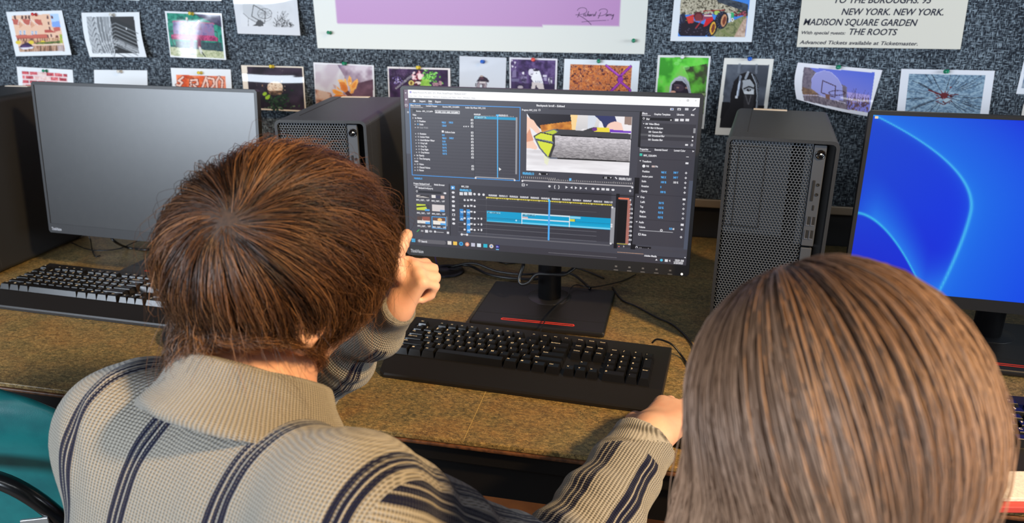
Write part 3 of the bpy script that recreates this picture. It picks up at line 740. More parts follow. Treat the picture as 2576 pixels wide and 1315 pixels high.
paper('photo_print', 'white-bordered colour photo of pink terrace houses by water, red pin', 'photo', [(82, 165), (852, 143), (985, 757), (218, 775)], p_houses, KA, lift=(.012, 0, .006))
# --- translucent curved stripes
def p_strips(c):
    q = [(1190, 228), (1845, 228), (1870, 480), (1922, 738), (1280, 735), (1215, 450)]
    c.poly(q, (120, 124, 128)); c.poly([(1515, 228), (1845, 230), (1880, 500), (1920, 738), (1560, 735)], (52, 54, 56))
    for k in range(34):
        y = 232 + k * 15; x = 1192 + (y - 230) * .13 + max(0, y - 560) * .22
        c.line([(x, y), (x + 40, y - 6), (x + 95, y + 6), (x + 130, y + 4)], 6, (226, 230, 234)); c.line([(x, y + 7), (x + 45, y + 2), (x + 120, y + 12)], 4, (70, 72, 76))
    for k, w in ((0, 10), (45, 8), (90, 9), (140, 8), (190, 7)): c.line([(1320 + k, 230), (1345 + k, 400), (1400 + k * .8, 590), (1470 + k * .6, 730)], w, (218, 222, 226), .85)
    c.line([(1505, 228), (1520, 480), (1580, 735)], 12, (206, 210, 214)); c.poly([(1400, 230), (1500, 230), (1515, 480), (1470, 470)], (160, 164, 168), .7)
    for k in range(9):
        y = 270 + k * 50; c.line([(1490 + k * 8, y + 180), (1540 + k * 6, y + 70), (1590, y + 50), (1900, y + 190)], 9 if k % 2 else 16, (176, 180, 184) if k % 2 else (128, 132, 136), .8)
    for k in range(5): c.line([(1560, 545 + k * 20), (1640, 560 + k * 14), (1920, 690 + k * 18)], 5, (214, 218, 222))
    c.poly([(1590, 700), (1660, 660), (1860, 738), (1580, 738)], (46, 48, 50)); c.ell(1742, 395, 9, 16, (220, 220, 222)); c.poly([(1520, 232), (1845, 232), (1850, 370), (1590, 262)], (58, 58, 60))
    for k in range(6): c.line([(1390 + k * 30, 640 - k * 10), (1440 + k * 24, 560 + k * 5)], 6, (236, 238, 240), .7)
paper('photo_print', 'white-bordered black and white photo of translucent curved stripes, clear pin', 'photo', [(1122, 175), (1920, 167), (2022, 787), (1238, 785)], p_strips, KA, lift=(.012, 0, .012), warp=lambda u, v: (-np.sin(v * np.pi) * 4, 0 * u))
# --- bricks
def p_bricks(c):
    q = [(300, 978), (928, 1018), (965, 1560), (345, 1540)]
    c.poly(q, (226, 205, 205))
    for r in range(10):
        for k in range(7):
            x = 290 + k * 115 - (55 if r % 2 else 0); y = 975 + r * 60 + (x - 290) * .06
            p = [(x + 4, y + 4), (x + 108, y + 10), (x + 110, y + 52), (x + 8, y + 48)]
            cols = [[(150, 52, 66), (214, 96, 104)], [(190, 80, 92), (228, 130, 132)], [(216, 168, 164), (238, 214, 206)]][(r * 3 + k * 2 + (r * k) % 3) % 5 // 2]
            m = c.inside(p) & c.inside(q); C0 = c.C.copy(); c.tex(p, cols, 5, r * 7 + k); C1 = c.C.copy(); c.C = C0; c.C[m] = C1[m]
paper('photo_print', 'white-bordered photo of pink and red bricks behind the blank screen, green pin', 'photo', [(228, 918), (1000, 962), (1050, 1600), (300, 1580)], p_bricks, KA)
paper('photo_print', 'plain white sheet behind the blank screen, held by a clear pin', 'photo', [(1295, 962), (2030, 970), (2040, 1530), (1310, 1530)], None, KA, base=(224, 228, 232), lift=(.006, 0, .004))
# --- bench
def p_bench(c):
    q = [(84, 142), (675, 164), (722, 645), (132, 612)]
    c.tex(q, [(18, 92, 84), (28, 130, 108), (60, 150, 128)], 6, 4); c.tex([(380, 152), (676, 164), (690, 300), (560, 240)], [(52, 46, 72), (84, 78, 104)], 8, 2)
    c.tex([(120, 515), (712, 565), (722, 645), (132, 612)], [(150, 158, 120), (182, 186, 150), (200, 200, 168)], 3, 3); c.tex([(180, 455), (690, 470), (708, 568), (190, 522)], [(38, 60, 66), (62, 86, 90)], 4, 6)
    c.tex([(150, 232), (600, 258), (612, 392), (160, 375)], [(100, 84, 128), (130, 116, 158), (146, 110, 146)], 6, 7); c.line([(150, 240), (160, 232), (596, 258), (606, 268)], 10, (168, 82, 112))
    c.poly([(380, 245), (460, 250), (470, 330), (390, 330)], (110, 52, 84), .6)
    c.tex([(135, 385), (165, 375), (610, 395), (655, 425), (650, 455), (145, 432)], [(112, 34, 74), (172, 56, 104), (196, 80, 124)], 3, 9, (2, 1))
    for p in ([(150, 330), (130, 350), (135, 420), (165, 500), (190, 522)], [(612, 345), (640, 355), (650, 440), (655, 525)]): c.line(p, 7, (52, 34, 44))
    c.ell(305, 208, 11, 20, (226, 206, 196)); c.line([(318, 245), (310, 220)], 10, (60, 40, 56)); c.line([(440, 232), (385, 290)], 18, (216, 170, 150))
    for p in ([(365, 445), (360, 530)], [(440, 445), (445, 520)]): c.line(p, 40, (108, 26, 66))
    c.line([(362, 530), (362, 550)], 18, (198, 150, 140)); c.line([(442, 510), (450, 530)], 14, (198, 150, 140))
    c.ell(358, 568, 34, 22, (224, 222, 220)); c.line([(450, 530), (470, 580)], 26, (208, 208, 200)); c.ell(372, 596, 30, 10, (44, 48, 52)); c.line([(475, 580), (510, 622)], 12, (58, 66, 62))
paper('photo_print', 'colour photo of a maroon bench on green grass, yellow pin', 'photo', [(63, 122), (690, 148), (740, 660), (125, 628)], p_bench, KB, lift=(.009, 0, .006))
# --- black and white hoop, with a handwritten caption
def p_hoop(c):
    c.tex([(880, -140), (1490, -140), (1485, 297), (905, 290)], [(206, 207, 210), (216, 217, 220)], 30, 2)
    c.poly([(920, 60), (940, 10), (975, 0), (1030, 5), (1100, 40), (1180, 90), (1240, 160), (1100, 235), (1060, 240), (990, 190), (930, 140)], (196, 198, 201)); c.line([(930, 145), (990, 200), (1060, 240)], 8, (120, 120, 122))
    c.line([(1042, 55), (1022, 180), (1165, 258), (1172, 130), (1042, 55)], 9, (74, 74, 76)); c.line([(985, 195), (985, 285)], 7, (140, 140, 142))
    t = np.linspace(0, 2 * np.pi, 28); c.line([(1165 + 78 * math.cos(a), 150 + 56 * math.sin(a)) for a in t], 6, (96, 96, 98)); c.line([(1170 + 70 * math.cos(a), 185 + 50 * math.sin(a)) for a in t], 4, (130, 130, 132))
    for a in t[::3]: c.line([(1165, 150), (1165 + 78 * math.cos(a), 150 + 56 * math.sin(a))], 4, (120, 120, 122), .8)
    c.poly([(1030, 285), (1070, 262), (1085, 225), (1120, 222), (1150, 262), (1150, 288)], (70, 70, 72)); c.ell(1110, 258, 42, 34, (84, 84, 86))
    R = np.random.default_rng(5)
    for k in range(46):
        x = R.uniform(1285, 1475); h = R.uniform(20, 100) + (90 if 1320 < x < 1400 and R.random() < .4 else 0); c.line([(x, 297), (x + R.uniform(-25, 25), 297 - h * .6), (x + R.uniform(-45, 45), 297 - h)], 4, (66, 66, 68), .85)
def x_hoop(b, org, y):
    T, size, stroke = ink(lambda *p: KB(*p), org, y)
    for pts in ([(890, 322), (932, 322)], [(922, 322), (912, 352), (898, 356), (890, 348)], [(938, 342), (932, 352), (942, 356), (948, 346), (950, 356)], [(956, 356), (958, 344), (966, 346), (966, 356), (970, 345), (978, 347), (978, 357)], [(984, 350), (992, 346), (988, 342), (984, 354), (994, 356)], [(1004, 343), (998, 348), (1004, 354), (998, 358)],
                [(1040, 326), (1038, 358)], [(1060, 326), (1056, 360)], [(1039, 342), (1058, 343)], [(1072, 346), (1066, 354), (1074, 358), (1078, 350), (1072, 346)], [(1086, 330), (1082, 360)], [(1090, 360), (1092, 348), (1100, 350), (1100, 360)], [(1106, 354), (1114, 350), (1110, 346), (1106, 358), (1116, 360)], [(1126, 347), (1120, 352), (1126, 358), (1120, 362)], [(1130, 352), (1144, 353)],
                [(1165, 332), (1160, 364)], [(1165, 332), (1180, 336), (1178, 346), (1163, 348)], [(1184, 356), (1192, 352), (1188, 348), (1184, 360), (1194, 362)], [(1204, 338), (1199, 364)], [(1196, 348), (1210, 349)], [(1212, 358), (1220, 354), (1216, 350), (1212, 362), (1222, 364)], [(1228, 364), (1230, 352), (1238, 352)], [(1248, 350), (1242, 355), (1248, 361), (1240, 366)]):
        stroke(b, pts, 0.0010, DK)
paper('photo_print', 'black and white photo of a basketball hoop with handwriting, left of the purple poster', 'photo', [(795, -150), (1508, -150), (1558, 392), (868, 370)], p_hoop, KB, base=(212, 213, 217), lift=(.018, 0, .008), extra=x_hoop)
# --- graffiti
def p_graf(c):
    q = [(188, 825), (732, 838), (745, 1085), (203, 1080)]
    c.tex(q, [(196, 70, 34), (226, 100, 50), (238, 140, 100)], 12, 3)
    c.poly([(500, 835), (732, 838), (742, 1080), (470, 1080)], (226, 150, 130), .45)
    for pts in ([(265, 850), (215, 890), (255, 910), (230, 945), (195, 935)], [(350, 885), (345, 985)], [(350, 885), (420, 880), (425, 930), (355, 935)], [(380, 935), (430, 985)], [(470, 985), (520, 850), (545, 985)], [(540, 860), (600, 870), (610, 930), (560, 985)], [(660, 850), (700, 890), (690, 985)], [(660, 850), (630, 900), (640, 985)]):
        c.line(pts, 34, (96, 26, 26)); c.line(pts, 20, (238, 196, 180))
    for k in range(5): c.line([(300 + k * 18, 845), (312 + k * 18, 870)], 7, (110, 30, 24))
paper('photo_print', 'white-bordered photo of orange graffiti lettering behind the blank screen, yellow pin', 'photo', [(128, 748), (790, 765), (812, 1130), (165, 1130)], p_graf, KB, lift=(.004, 0, .004))
# --- white flower in the dark
def p_white(c):
    q = [(968, 735), (1575, 750), (1607, 1215), (1000, 1192)]
    c.tex(q, [(30, 22, 34), (44, 34, 48), (56, 44, 60)], 30, 2)
    R = np.random.default_rng(3)
    for k in range(70): c.ell(R.normal(1310, 75), R.normal(1110, 45), R.uniform(8, 26), R.uniform(5, 14), [(22, 44, 30), (30, 60, 38), (16, 32, 24), (44, 70, 46)][k % 4], 1, R.uniform(0, 3))
    for k in range(26): c.ell(R.uniform(1060, 1580), R.uniform(1165, 1200), R.uniform(5, 22), R.uniform(4, 9), [(54, 74, 56), (96, 116, 92), (36, 50, 40)][k % 3], 1, R.uniform(0, 3))
    for x, y, r in ((1165, 1035, 24), (1195, 1075, 26), (1210, 1055, 16)): c.ell(x, y, r, r * .75, (150, 190, 50), 1, -.5)
    c.ell(1280, 965, 86, 62, (214, 180, 152)); c.ell(1280, 950, 82, 48, (234, 212, 188))
    for k in range(60): c.ell(R.normal(1280, 42), R.normal(970, 26), R.uniform(5, 14), R.uniform(3, 8), [(196, 156, 126), (240, 224, 204), (226, 196, 170), (170, 130, 100)][k % 4], .9, R.uniform(0, 3))
    c.tex([(1190, 1000), (1370, 1000), (1340, 1045), (1230, 1045)], [(60, 44, 34), (150, 116, 90)], 5, 4)
    for k in range(30): c.ell(R.uniform(985, 1570), R.uniform(760, 1100), 4, 3, (120, 110, 104), .6)
paper('photo_print', 'dark photo of a cream flower with green leaves, yellow pin', 'photo', [(905, 718), (1590, 735), (1622, 1232), (950, 1202)], p_white, KB, base=(226, 214, 198), lift=(.030, .002, .003))
# --- orange flower
def p_orange(c):
    q = [(75, 398), (440, 402), (1008, 430), (1025, 1100), (100, 1085)]
    c.tex(q, [(196, 190, 196), (206, 202, 206), (190, 178, 188)], 40, 2); c.tex([(440, 402), (1008, 430), (1025, 1100), (520, 1100), (560, 600)], [(108, 84, 104), (150, 128, 146), (206, 196, 206)], 26, 5, lo=.25, hi=.75)
    c.tex([(700, 720), (1020, 640), (1025, 1100), (560, 1100)], [(86, 56, 72), (116, 82, 98)], 20, 7); c.tex([(85, 800), (340, 860), (420, 1100), (95, 1090)], [(108, 66, 50), (186, 140, 116), (200, 168, 150)], 14, 4)
    c.poly([(370, 720), (420, 740), (420, 800), (390, 780)], (180, 140, 140), .7)
    def petal(pts, a, d): c.poly(pts, a); n = np.mean(pts, axis=0); c.poly([tuple(n + (np.array(p) - n) * .55) for p in pts], d, .7)
    petal([(440, 650), (520, 640), (600, 720), (600, 830), (520, 760)], (240, 186, 110), (236, 160, 80)); petal([(545, 620), (580, 640), (610, 740), (560, 720)], (238, 190, 120), (236, 170, 90))
    petal([(610, 660), (635, 575), (668, 620), (680, 690), (645, 760), (615, 740)], (238, 176, 92), (228, 150, 64)); petal([(640, 760), (700, 680), (765, 628), (780, 680), (745, 790), (660, 850)], (242, 176, 92), (226, 128, 48))
    petal([(470, 680), (560, 690), (610, 760), (615, 860), (560, 850), (500, 810)], (220, 130, 56), (206, 104, 40)); petal([(355, 810), (400, 800), (520, 850), (545, 880), (430, 895), (375, 860)], (236, 160, 68), (224, 134, 50)); petal([(420, 740), (520, 830), (440, 800)], (238, 176, 100), (230, 150, 76))
    petal([(370, 920), (420, 885), (560, 890), (650, 940), (640, 975), (380, 960)], (222, 128, 48), (212, 110, 40)); petal([(640, 850), (720, 800), (700, 860), (660, 875)], (238, 170, 90), (226, 140, 60))
    c.poly([(560, 860), (620, 820), (660, 880), (690, 920), (610, 915)], (96, 52, 48)); c.line([(640, 690), (665, 700), (640, 720)], 12, (250, 214, 170))
paper('photo_print', 'photo of an orange flower on a mauve blur, green pin', 'photo', [(52, 365), (1033, 413), (1055, 1110), (95, 1095)], p_orange, KC, base=(222, 222, 226), lift=(.009, .003, .003))
# --- bouquet
def p_bouq(c):
    q = [(1275, 465), (2235, 488), (2240, 1060), (1300, 1060)]
    c.tex(q, [(42, 26, 54), (60, 38, 74), (76, 52, 88)], 20, 3); R = np.random.default_rng(8)
    for k in range(220): c.ell(R.normal(1480, 130), R.normal(560, 60), 5, 4, (124, 110, 134), .5)
    c.tex([(1370, 790), (1640, 560), (1660, 600), (1400, 800)], [(96, 88, 104), (150, 146, 154)], 3, 5)
    for k in range(26): c.ell(R.normal(1410, 42), R.normal(665, 40), R.uniform(5, 20), R.uniform(4, 9), [(140, 120, 190), (104, 84, 150), (196, 184, 226)][k % 3], 1, R.uniform(0, 3))
    for k in range(80): c.ell(R.normal(1920, 80), R.normal(630, 50) + (0), R.uniform(12, 34), R.uniform(7, 14), [(96, 170, 62), (130, 210, 90), (60, 120, 44), (152, 222, 120)][k % 4], 1, R.uniform(0, 3))
    c.tex([(1800, 640), (1930, 650), (1930, 760), (1780, 760)], [(130, 180, 70), (170, 214, 90)], 8, 3)
    for k in range(46): c.ell(R.normal(1725, 48), R.normal(600, 42), R.uniform(12, 34), R.uniform(8, 18), [(150, 36, 66), (226, 176, 186), (244, 228, 226), (106, 20, 44)][k % 4], 1, R.uniform(0, 3))
    c.ell(1780, 595, 36, 50, (240, 218, 216)); c.ell(1640, 700, 44, 40, (226, 206, 120)); c.ell(1640, 700, 20, 30, (120, 90, 40)); c.ell(1745, 700, 50, 26, (232, 214, 206)); c.ell(1720, 720, 20, 20, (96, 20, 40))
    for k in range(14): c.ell(R.normal(2080, 45), R.normal(715, 18), 24, 16, [(150, 112, 126), (176, 136, 144)][k % 2], 1, R.uniform(0, 3))
paper('photo_print', 'photo of a mixed flower bouquet on deep purple, yellow pin', 'photo', [(1252, 435), (2270, 462), (2280, 1090), (1278, 1085)], p_bouq, KC, base=(226, 220, 220), lift=(.004, 0, .002))
# --- figure from below on white
def p_fig(c):
    c.poly([(300, 440), (340, 380), (370, 358), (400, 372), (440, 395), (468, 430), (455, 452), (430, 440), (350, 435)], (46, 36, 50)); c.ell(368, 368, 22, 12, (170, 150, 140)); c.poly([(345, 385), (400, 388), (390, 410), (340, 408)], (84, 52, 66))
    c.poly([(305, 455), (345, 430), (430, 438), (440, 470), (425, 560), (395, 560), (385, 480), (350, 475), (330, 560), (300, 560)], (126, 112, 122)); c.poly([(340, 440), (420, 445), (425, 462), (335, 458)], (206, 200, 200)); c.poly([(375, 470), (392, 470), (390, 560), (370, 560)], (50, 40, 52)); c.ell(292, 480, 8, 24, (48, 38, 50))
    for p in ([(330, 470), (318, 555)], [(420, 470), (412, 555)]): c.line(p, 12, (172, 160, 164))
paper('photo_print', 'nearly white photo of a small figure seen from below, blue pin', 'photo', [(82, 107), (690, 130), (668, 840), (78, 830)], p_fig, KD, base=(200, 205, 214), lift=(.004, .002, 0))
# --- violet-toned crowd with a figure in white
def p_crowd(c):
    q = [(748, 150), (1328, 167), (1310, 830), (748, 820)]
    c.tex(q, [(52, 36, 74), (78, 58, 106), (104, 84, 132)], 8, 3, lo=.25, hi=.75); c.tex([(750, 460), (1320, 470), (1310, 830), (748, 820)], [(44, 30, 64), (64, 48, 88)], 14, 5)
    for p in ([(752, 155), (775, 155), (765, 180)], [(790, 180), (815, 185), (800, 215)], [(755, 225), (790, 240), (765, 262)], [(800, 240), (815, 250), (805, 270)]): c.poly(p, (214, 206, 224))
    c.poly([(770, 300), (815, 275), (820, 380), (760, 390)], (120, 108, 146)); c.poly([(755, 400), (860, 405), (850, 440), (755, 440)], (104, 96, 132)); c.ell(908, 328, 14, 18, (230, 226, 236)); c.tex([(860, 360), (960, 350), (950, 470), (880, 440)], [(50, 38, 70), (140, 130, 166)], 6, 8)
    c.poly([(1160, 352), (1215, 352), (1212, 378), (1160, 375)], (212, 206, 224)); c.poly([(1175, 385), (1212, 385), (1210, 430), (1180, 428)], (160, 152, 184)); c.tex([(1230, 385), (1285, 385), (1280, 480), (1235, 475)], [(50, 40, 70), (226, 220, 236)], 5, 2)
    c.poly([(1040, 300), (1115, 295), (1140, 360), (1165, 450), (1160, 462), (1050, 458), (1010, 400)], (232, 232, 238)); c.ell(1050, 325, 74, 50, (236, 236, 242)); c.ell(1010, 318, 36, 44, (216, 212, 226)); c.ell(1075, 290, 40, 16, (46, 34, 60)); c.line([(1010, 345), (1030, 340)], 10, (60, 46, 80)); c.ell(1080, 330, 7, 9, (60, 50, 80))
    for x in (1070, 1092, 1114, 1136): c.line([(x, 430), (x + 3, 448)], 7, (90, 80, 120))
    c.poly([(1020, 445), (1165, 460), (1180, 545), (1120, 545), (1075, 500), (1050, 545), (1015, 545)], (206, 196, 196)); c.line([(1075, 490), (1068, 545)], 14, (70, 56, 76)); c.ell(870, 512, 36, 20, (170, 160, 170))
paper('photo_print', 'violet-toned photo of a crowd around someone in white, red pin', 'photo', [(728, 125), (1352, 143), (1330, 850), (735, 840)], p_crowd, KD, base=(222, 220, 228), lift=(.004, 0, .003))
# --- autumn leaves behind a purple wire fence
def p_fence(c):
    q = [(1518, 212), (2320, 238), (2290, 700), (1500, 690)]
    c.tex(q, [(66, 34, 48), (196, 104, 54), (222, 140, 74), (150, 76, 56), (232, 156, 96), (86, 44, 60)], 6, 3, lo=.22, hi=.78); R = np.random.default_rng(4)
    for k in range(240):
        x, y = R.uniform(1520, 2300), R.uniform(225, 690); c.ell(x, y, R.uniform(5, 26), R.uniform(3, 8), [(70, 34, 50), (214, 128, 66), (238, 168, 104), (176, 88, 60), (90, 46, 66)][k % 5], .9, R.uniform(0, 3))
    c.C[~c.inside(q)] = (222, 228, 234)
    for p in ([(1985, 232), (2150, 365)], [(2300, 240), (2165, 370)], [(2165, 370), (2145, 430), (2190, 420)], [(2190, 420), (2050, 560)], [(2185, 455), (2290, 540)], [(2050, 560), (1980, 690)], [(2290, 540), (2300, 690)]): c.line(p, 34, (92, 30, 112)); c.line(p, 20, (168, 66, 184))
    c.ell(2168, 400, 34, 46, (150, 56, 168)); c.line([(2140, 380), (2190, 365)], 14, (92, 30, 112))
    for x, w in ((1985, 2150),): c.line([(x, 222), (w, 352)], 6, (206, 120, 214))
paper('photo_print', 'white-bordered photo of orange leaves crossed by purple wire, green pin', 'photo', [(1442, 143), (2418, 172), (2375, 760), (1415, 750)], p_fence, KD, base=(222, 228, 234), lift=(.005, 0, .003))
# --- hooded figure on green
def p_green(c):
    q = [(150, 540), (612, 547), (548, 1198), (102, 1178)]
    c.tex(q, [(60, 150, 44), (92, 196, 62), (110, 214, 76), (130, 200, 90)], 26, 3); c.tex([(380, 640), (606, 600), (580, 900), (440, 900), (420, 720)], [(60, 66, 44), (84, 150, 52), (104, 190, 64)], 18, 5)
    for x, y, r in ((310, 600, 26), (335, 570, 22), (400, 640, 30)): c.ell(x, y, r, r * .7, (150, 226, 130), .5)
    c.tex([(520, 880), (585, 880), (560, 1080), (510, 1080)], [(70, 76, 60), (150, 170, 110)], 10, 2); c.poly([(500, 1080), (560, 1060), (548, 1198), (480, 1190)], (46, 36, 30))
    c.poly([(235, 880), (250, 790), (290, 740), (340, 715), (390, 730), (425, 775), (445, 880), (440, 1190), (180, 1180)], (176, 180, 190)); c.line([(245, 860), (270, 770), (330, 730), (390, 745)], 6, (206, 210, 216)); c.line([(370, 740), (420, 820), (435, 880)], 8, (140, 142, 156))
    c.poly([(255, 880), (262, 800), (300, 765), (360, 765), (400, 800), (425, 880), (420, 1180), (240, 1180)], (44, 36, 48)); c.ell(330, 830, 50, 34, (72, 56, 70)); c.ell(320, 828, 12, 9, (150, 120, 110)); c.ell(400, 832, 12, 8, (160, 120, 110)); c.line([(285, 800), (340, 805)], 9, (96, 78, 90)); c.ell(275, 868, 26, 10, (214, 160, 140))
paper('photo_print', 'photo of a hooded figure on bright green, white pin', 'photo', [(132, 520), (632, 530), (565, 1217), (84, 1192)], p_green, KE, base=(224, 224, 222), lift=(.004, .0, 0))
# --- long-haired figure in a mask
def p_mask(c):
    q = [(785, 606), (1186, 613), (1128, 1040), (1107, 1217), (712, 1205)]
    c.tex(q, [(66, 70, 80), (84, 90, 102), (96, 102, 112)], 30, 3); c.poly([(740, 960), (1140, 1000), (1107, 1217), (712, 1205)], (20, 18, 22))
    c.line([(905, 610), (895, 680)], 26, (120, 126, 136), .6); c.line([(1065, 612), (1060, 690)], 20, (130, 136, 146), .6)
    c.poly([(810, 1010), (820, 880), (850, 770), (910, 700), (985, 675), (1050, 705), (1085, 780), (1085, 900), (1075, 1040), (1100, 1120), (1107, 1217), (712, 1205), (770, 1060)], (28, 26, 30))
    c.poly([(930, 760), (1000, 750), (1040, 800), (1040, 880), (950, 890), (915, 800)], (168, 172, 178)); c.poly([(940, 865), (1040, 850), (1038, 890), (950, 888)], (214, 216, 220)); c.line([(945, 838), (990, 818), (1035, 832)], 14, (36, 34, 38)); c.ell(990, 850, 22, 14, (30, 28, 32)); c.ell(996, 846, 5, 5, (200, 204, 210))
    c.poly([(905, 760), (935, 765), (930, 840), (905, 820)], (60, 60, 66)); c.line([(912, 720), (885, 900)], 22, (120, 128, 142)); c.line([(905, 770), (880, 900)], 13, (206, 216, 232)); c.ell(873, 918, 13, 13, (220, 224, 232))
    c.line([(985, 682), (960, 740)], 22, (150, 156, 166)); c.line([(1020, 700), (1060, 790), (1070, 900), (1062, 1030)], 10, (150, 156, 166)); c.line([(1045, 720), (1078, 800), (1082, 900), (1070, 1030)], 6, (96, 100, 108))
    c.poly([(945, 895), (1040, 895), (1035, 1000), (1000, 1060), (940, 1010)], (46, 44, 48)); c.line([(960, 900), (985, 985)], 12, (84, 82, 86)); c.line([(1010, 905), (990, 985)], 9, (96, 94, 98)); c.ell(1075, 1035, 12, 9, (190, 176, 170))
def x_mask(b, org, y):
    T, size, stroke = ink(lambda *p: KE(*p), org, y)
    for pts in ([(712, 1240), (720, 1224), (728, 1242)], [(714, 1234), (728, 1234)], [(734, 1232), (734, 1242), (742, 1232), (742, 1243)], [(748, 1226), (746, 1244), (754, 1236)], [(758, 1234), (760, 1242), (766, 1234), (764, 1250), (756, 1254)]): stroke(b, pts, 0.0011, (70, 50, 30))
paper('photo_print', 'dark portrait of a long-haired figure with a covered mouth, blue pin', 'photo', [(760, 548), (1228, 557), (1130, 1290), (670, 1272)], p_mask, KE, base=(226, 222, 214), lift=(.002, .010, .0), extra=x_mask)
# --- tractors
def p_tract(c):
    q = [(360, -140), (1018, -140), (957, 353), (322, 342)]
    c.poly(q, (64, 130, 214)); c.poly([(355, -60), (780, 0), (985, 38), (970, 130), (350, 130)], (44, 52, 62)); c.tex([(350, -140), (720, -140), (800, -10), (985, 40), (980, 110), (800, 60)], [(40, 46, 58), (70, 78, 88)], 6, 2)
    c.poly([(790, -140), (1015, -140), (990, 42), (880, 10), (780, -10)], (64, 130, 214)); R = np.random.default_rng(6)
    c.tex([(345, -140), (600, -140), (700, 20), (930, 100), (900, 130), (700, 130), (340, 140)], [(58, 54, 44), (156, 146, 122), (210, 200, 178), (104, 96, 76)], 4, 3, lo=.25, hi=.75)
    c.tex([(690, 260), (940, 150), (975, 150), (880, 350), (640, 345)], [(96, 104, 66), (150, 146, 108), (120, 128, 80)], 5, 5); c.poly([(850, 350), (940, 185), (975, 165), (957, 353)], (186, 156, 136)); c.tex([(870, 340), (945, 200), (970, 180), (955, 350)], [(168, 138, 120), (206, 180, 160)], 6, 8)
    for k in range(40): c.ell(R.uniform(850, 975), R.uniform(105, 150), R.uniform(6, 16), R.uniform(5, 10), [(120, 40, 56), (60, 40, 50), (170, 80, 90), (50, 80, 50)][k % 4])
    c.poly([(820, 118), (850, 118), (848, 170), (826, 180)], (60, 170, 110)); c.ell(836, 188, 14, 18, (226, 220, 206)); c.ell(836, 188, 6, 8, (50, 46, 50)); c.poly([(790, 120), (822, 130), (815, 215), (785, 200)], (206, 210, 206))
    c.poly([(640, 90), (720, 95), (740, 130), (660, 140)], (70, 60, 66)); c.ell(690, 120, 26, 22, (170, 196, 96)); c.line([(560, 105), (760, 95)], 10, (150, 34, 38))
    for (x, y, rx, ry, hub) in ((735, 190, 62, 84, (198, 140, 100)), (630, 262, 62, 86, (222, 166, 60)), (372, 250, 46, 90, (206, 160, 60))):
        c.ell(x, y, rx, ry, (26, 26, 40), 1, .25); c.ell(x + rx * .32, y + 4, rx * .42, ry * .72, hub, 1, .2); c.ell(x + rx * .38, y + 4, rx * .24, ry * .5, (120, 56, 40), 1, .2)
        for a in np.linspace(1.6, 4.7, 9): c.line([(x + rx * .6 * math.cos(a), y + ry * .6 * math.sin(a)), (x + rx * .98 * math.cos(a + .2), y + ry * .98 * math.sin(a + .2))], 7, (64, 66, 92))
    c.poly([(350, 210), (400, 195), (470, 200), (600, 240), (580, 340), (345, 338)], (34, 26, 38)); c.poly([(398, 160), (470, 135), (470, 215), (420, 222)], (206, 62, 52)); c.poly([(560, 255), (585, 180), (650, 160), (655, 190), (600, 240)], (206, 32, 40)); c.poly([(430, 150), (640, 130), (650, 165), (560, 190)], (176, 40, 44), .7)
    c.ell(515, 155, 44, 46, (86, 30, 38)); c.ell(515, 165, 34, 36, (124, 52, 56)); c.line([(460, 200), (560, 190)], 9, (150, 70, 66)); c.line([(490, 265), (540, 200)], 10, (176, 52, 56)); c.line([(570, 150), (640, 150)], 8, (240, 226, 216))
    c.ell(365, 175, 32, 46, (40, 40, 60)); c.line([(350, 150), (360, 200)], 6, (90, 90, 116))
    for k in range(14): c.ell(R.uniform(380, 560), R.uniform(250, 335), 8, 4, (90, 80, 96), .8)
    c.C[~c.inside(q)] = (222, 226, 230)
def x_tract(b, org, y):
    T, size, stroke = ink(lambda *p: KE(*p), org, y)
    for pts in ([(276, 358), (300, 360)], [(288, 359), (284, 384)], [(303, 374), (301, 384)], [(314, 376), (309, 382), (315, 385), (318, 377), (319, 385)], [(342, 362), (341, 384), (354, 384)], [(360, 380), (366, 376), (361, 375), (360, 384), (368, 384)], [(374, 376), (371, 384), (378, 384), (380, 376), (381, 385), (386, 378)],
                [(436, 364), (424, 368), (422, 382), (434, 382), (434, 374)], [(446, 376), (440, 382), (446, 385), (449, 377), (450, 385)], [(460, 366), (456, 386)], [(452, 374), (466, 374)], [(468, 377), (478, 377), (469, 385), (480, 385)], [(486, 366), (483, 386), (490, 378), (492, 386)], [(498, 382), (504, 378), (499, 377), (498, 386), (512, 386)]): stroke(b, pts, 0.0011, DK)
paper('photo_print', 'colour photo of red tractors in a row, right of the purple poster', 'photo', [(299, -150), (1076, -150), (1018, 397), (248, 388)], p_tract, KE, base=(222, 226, 230), lift=(.002, .002, 0), extra=x_tract)
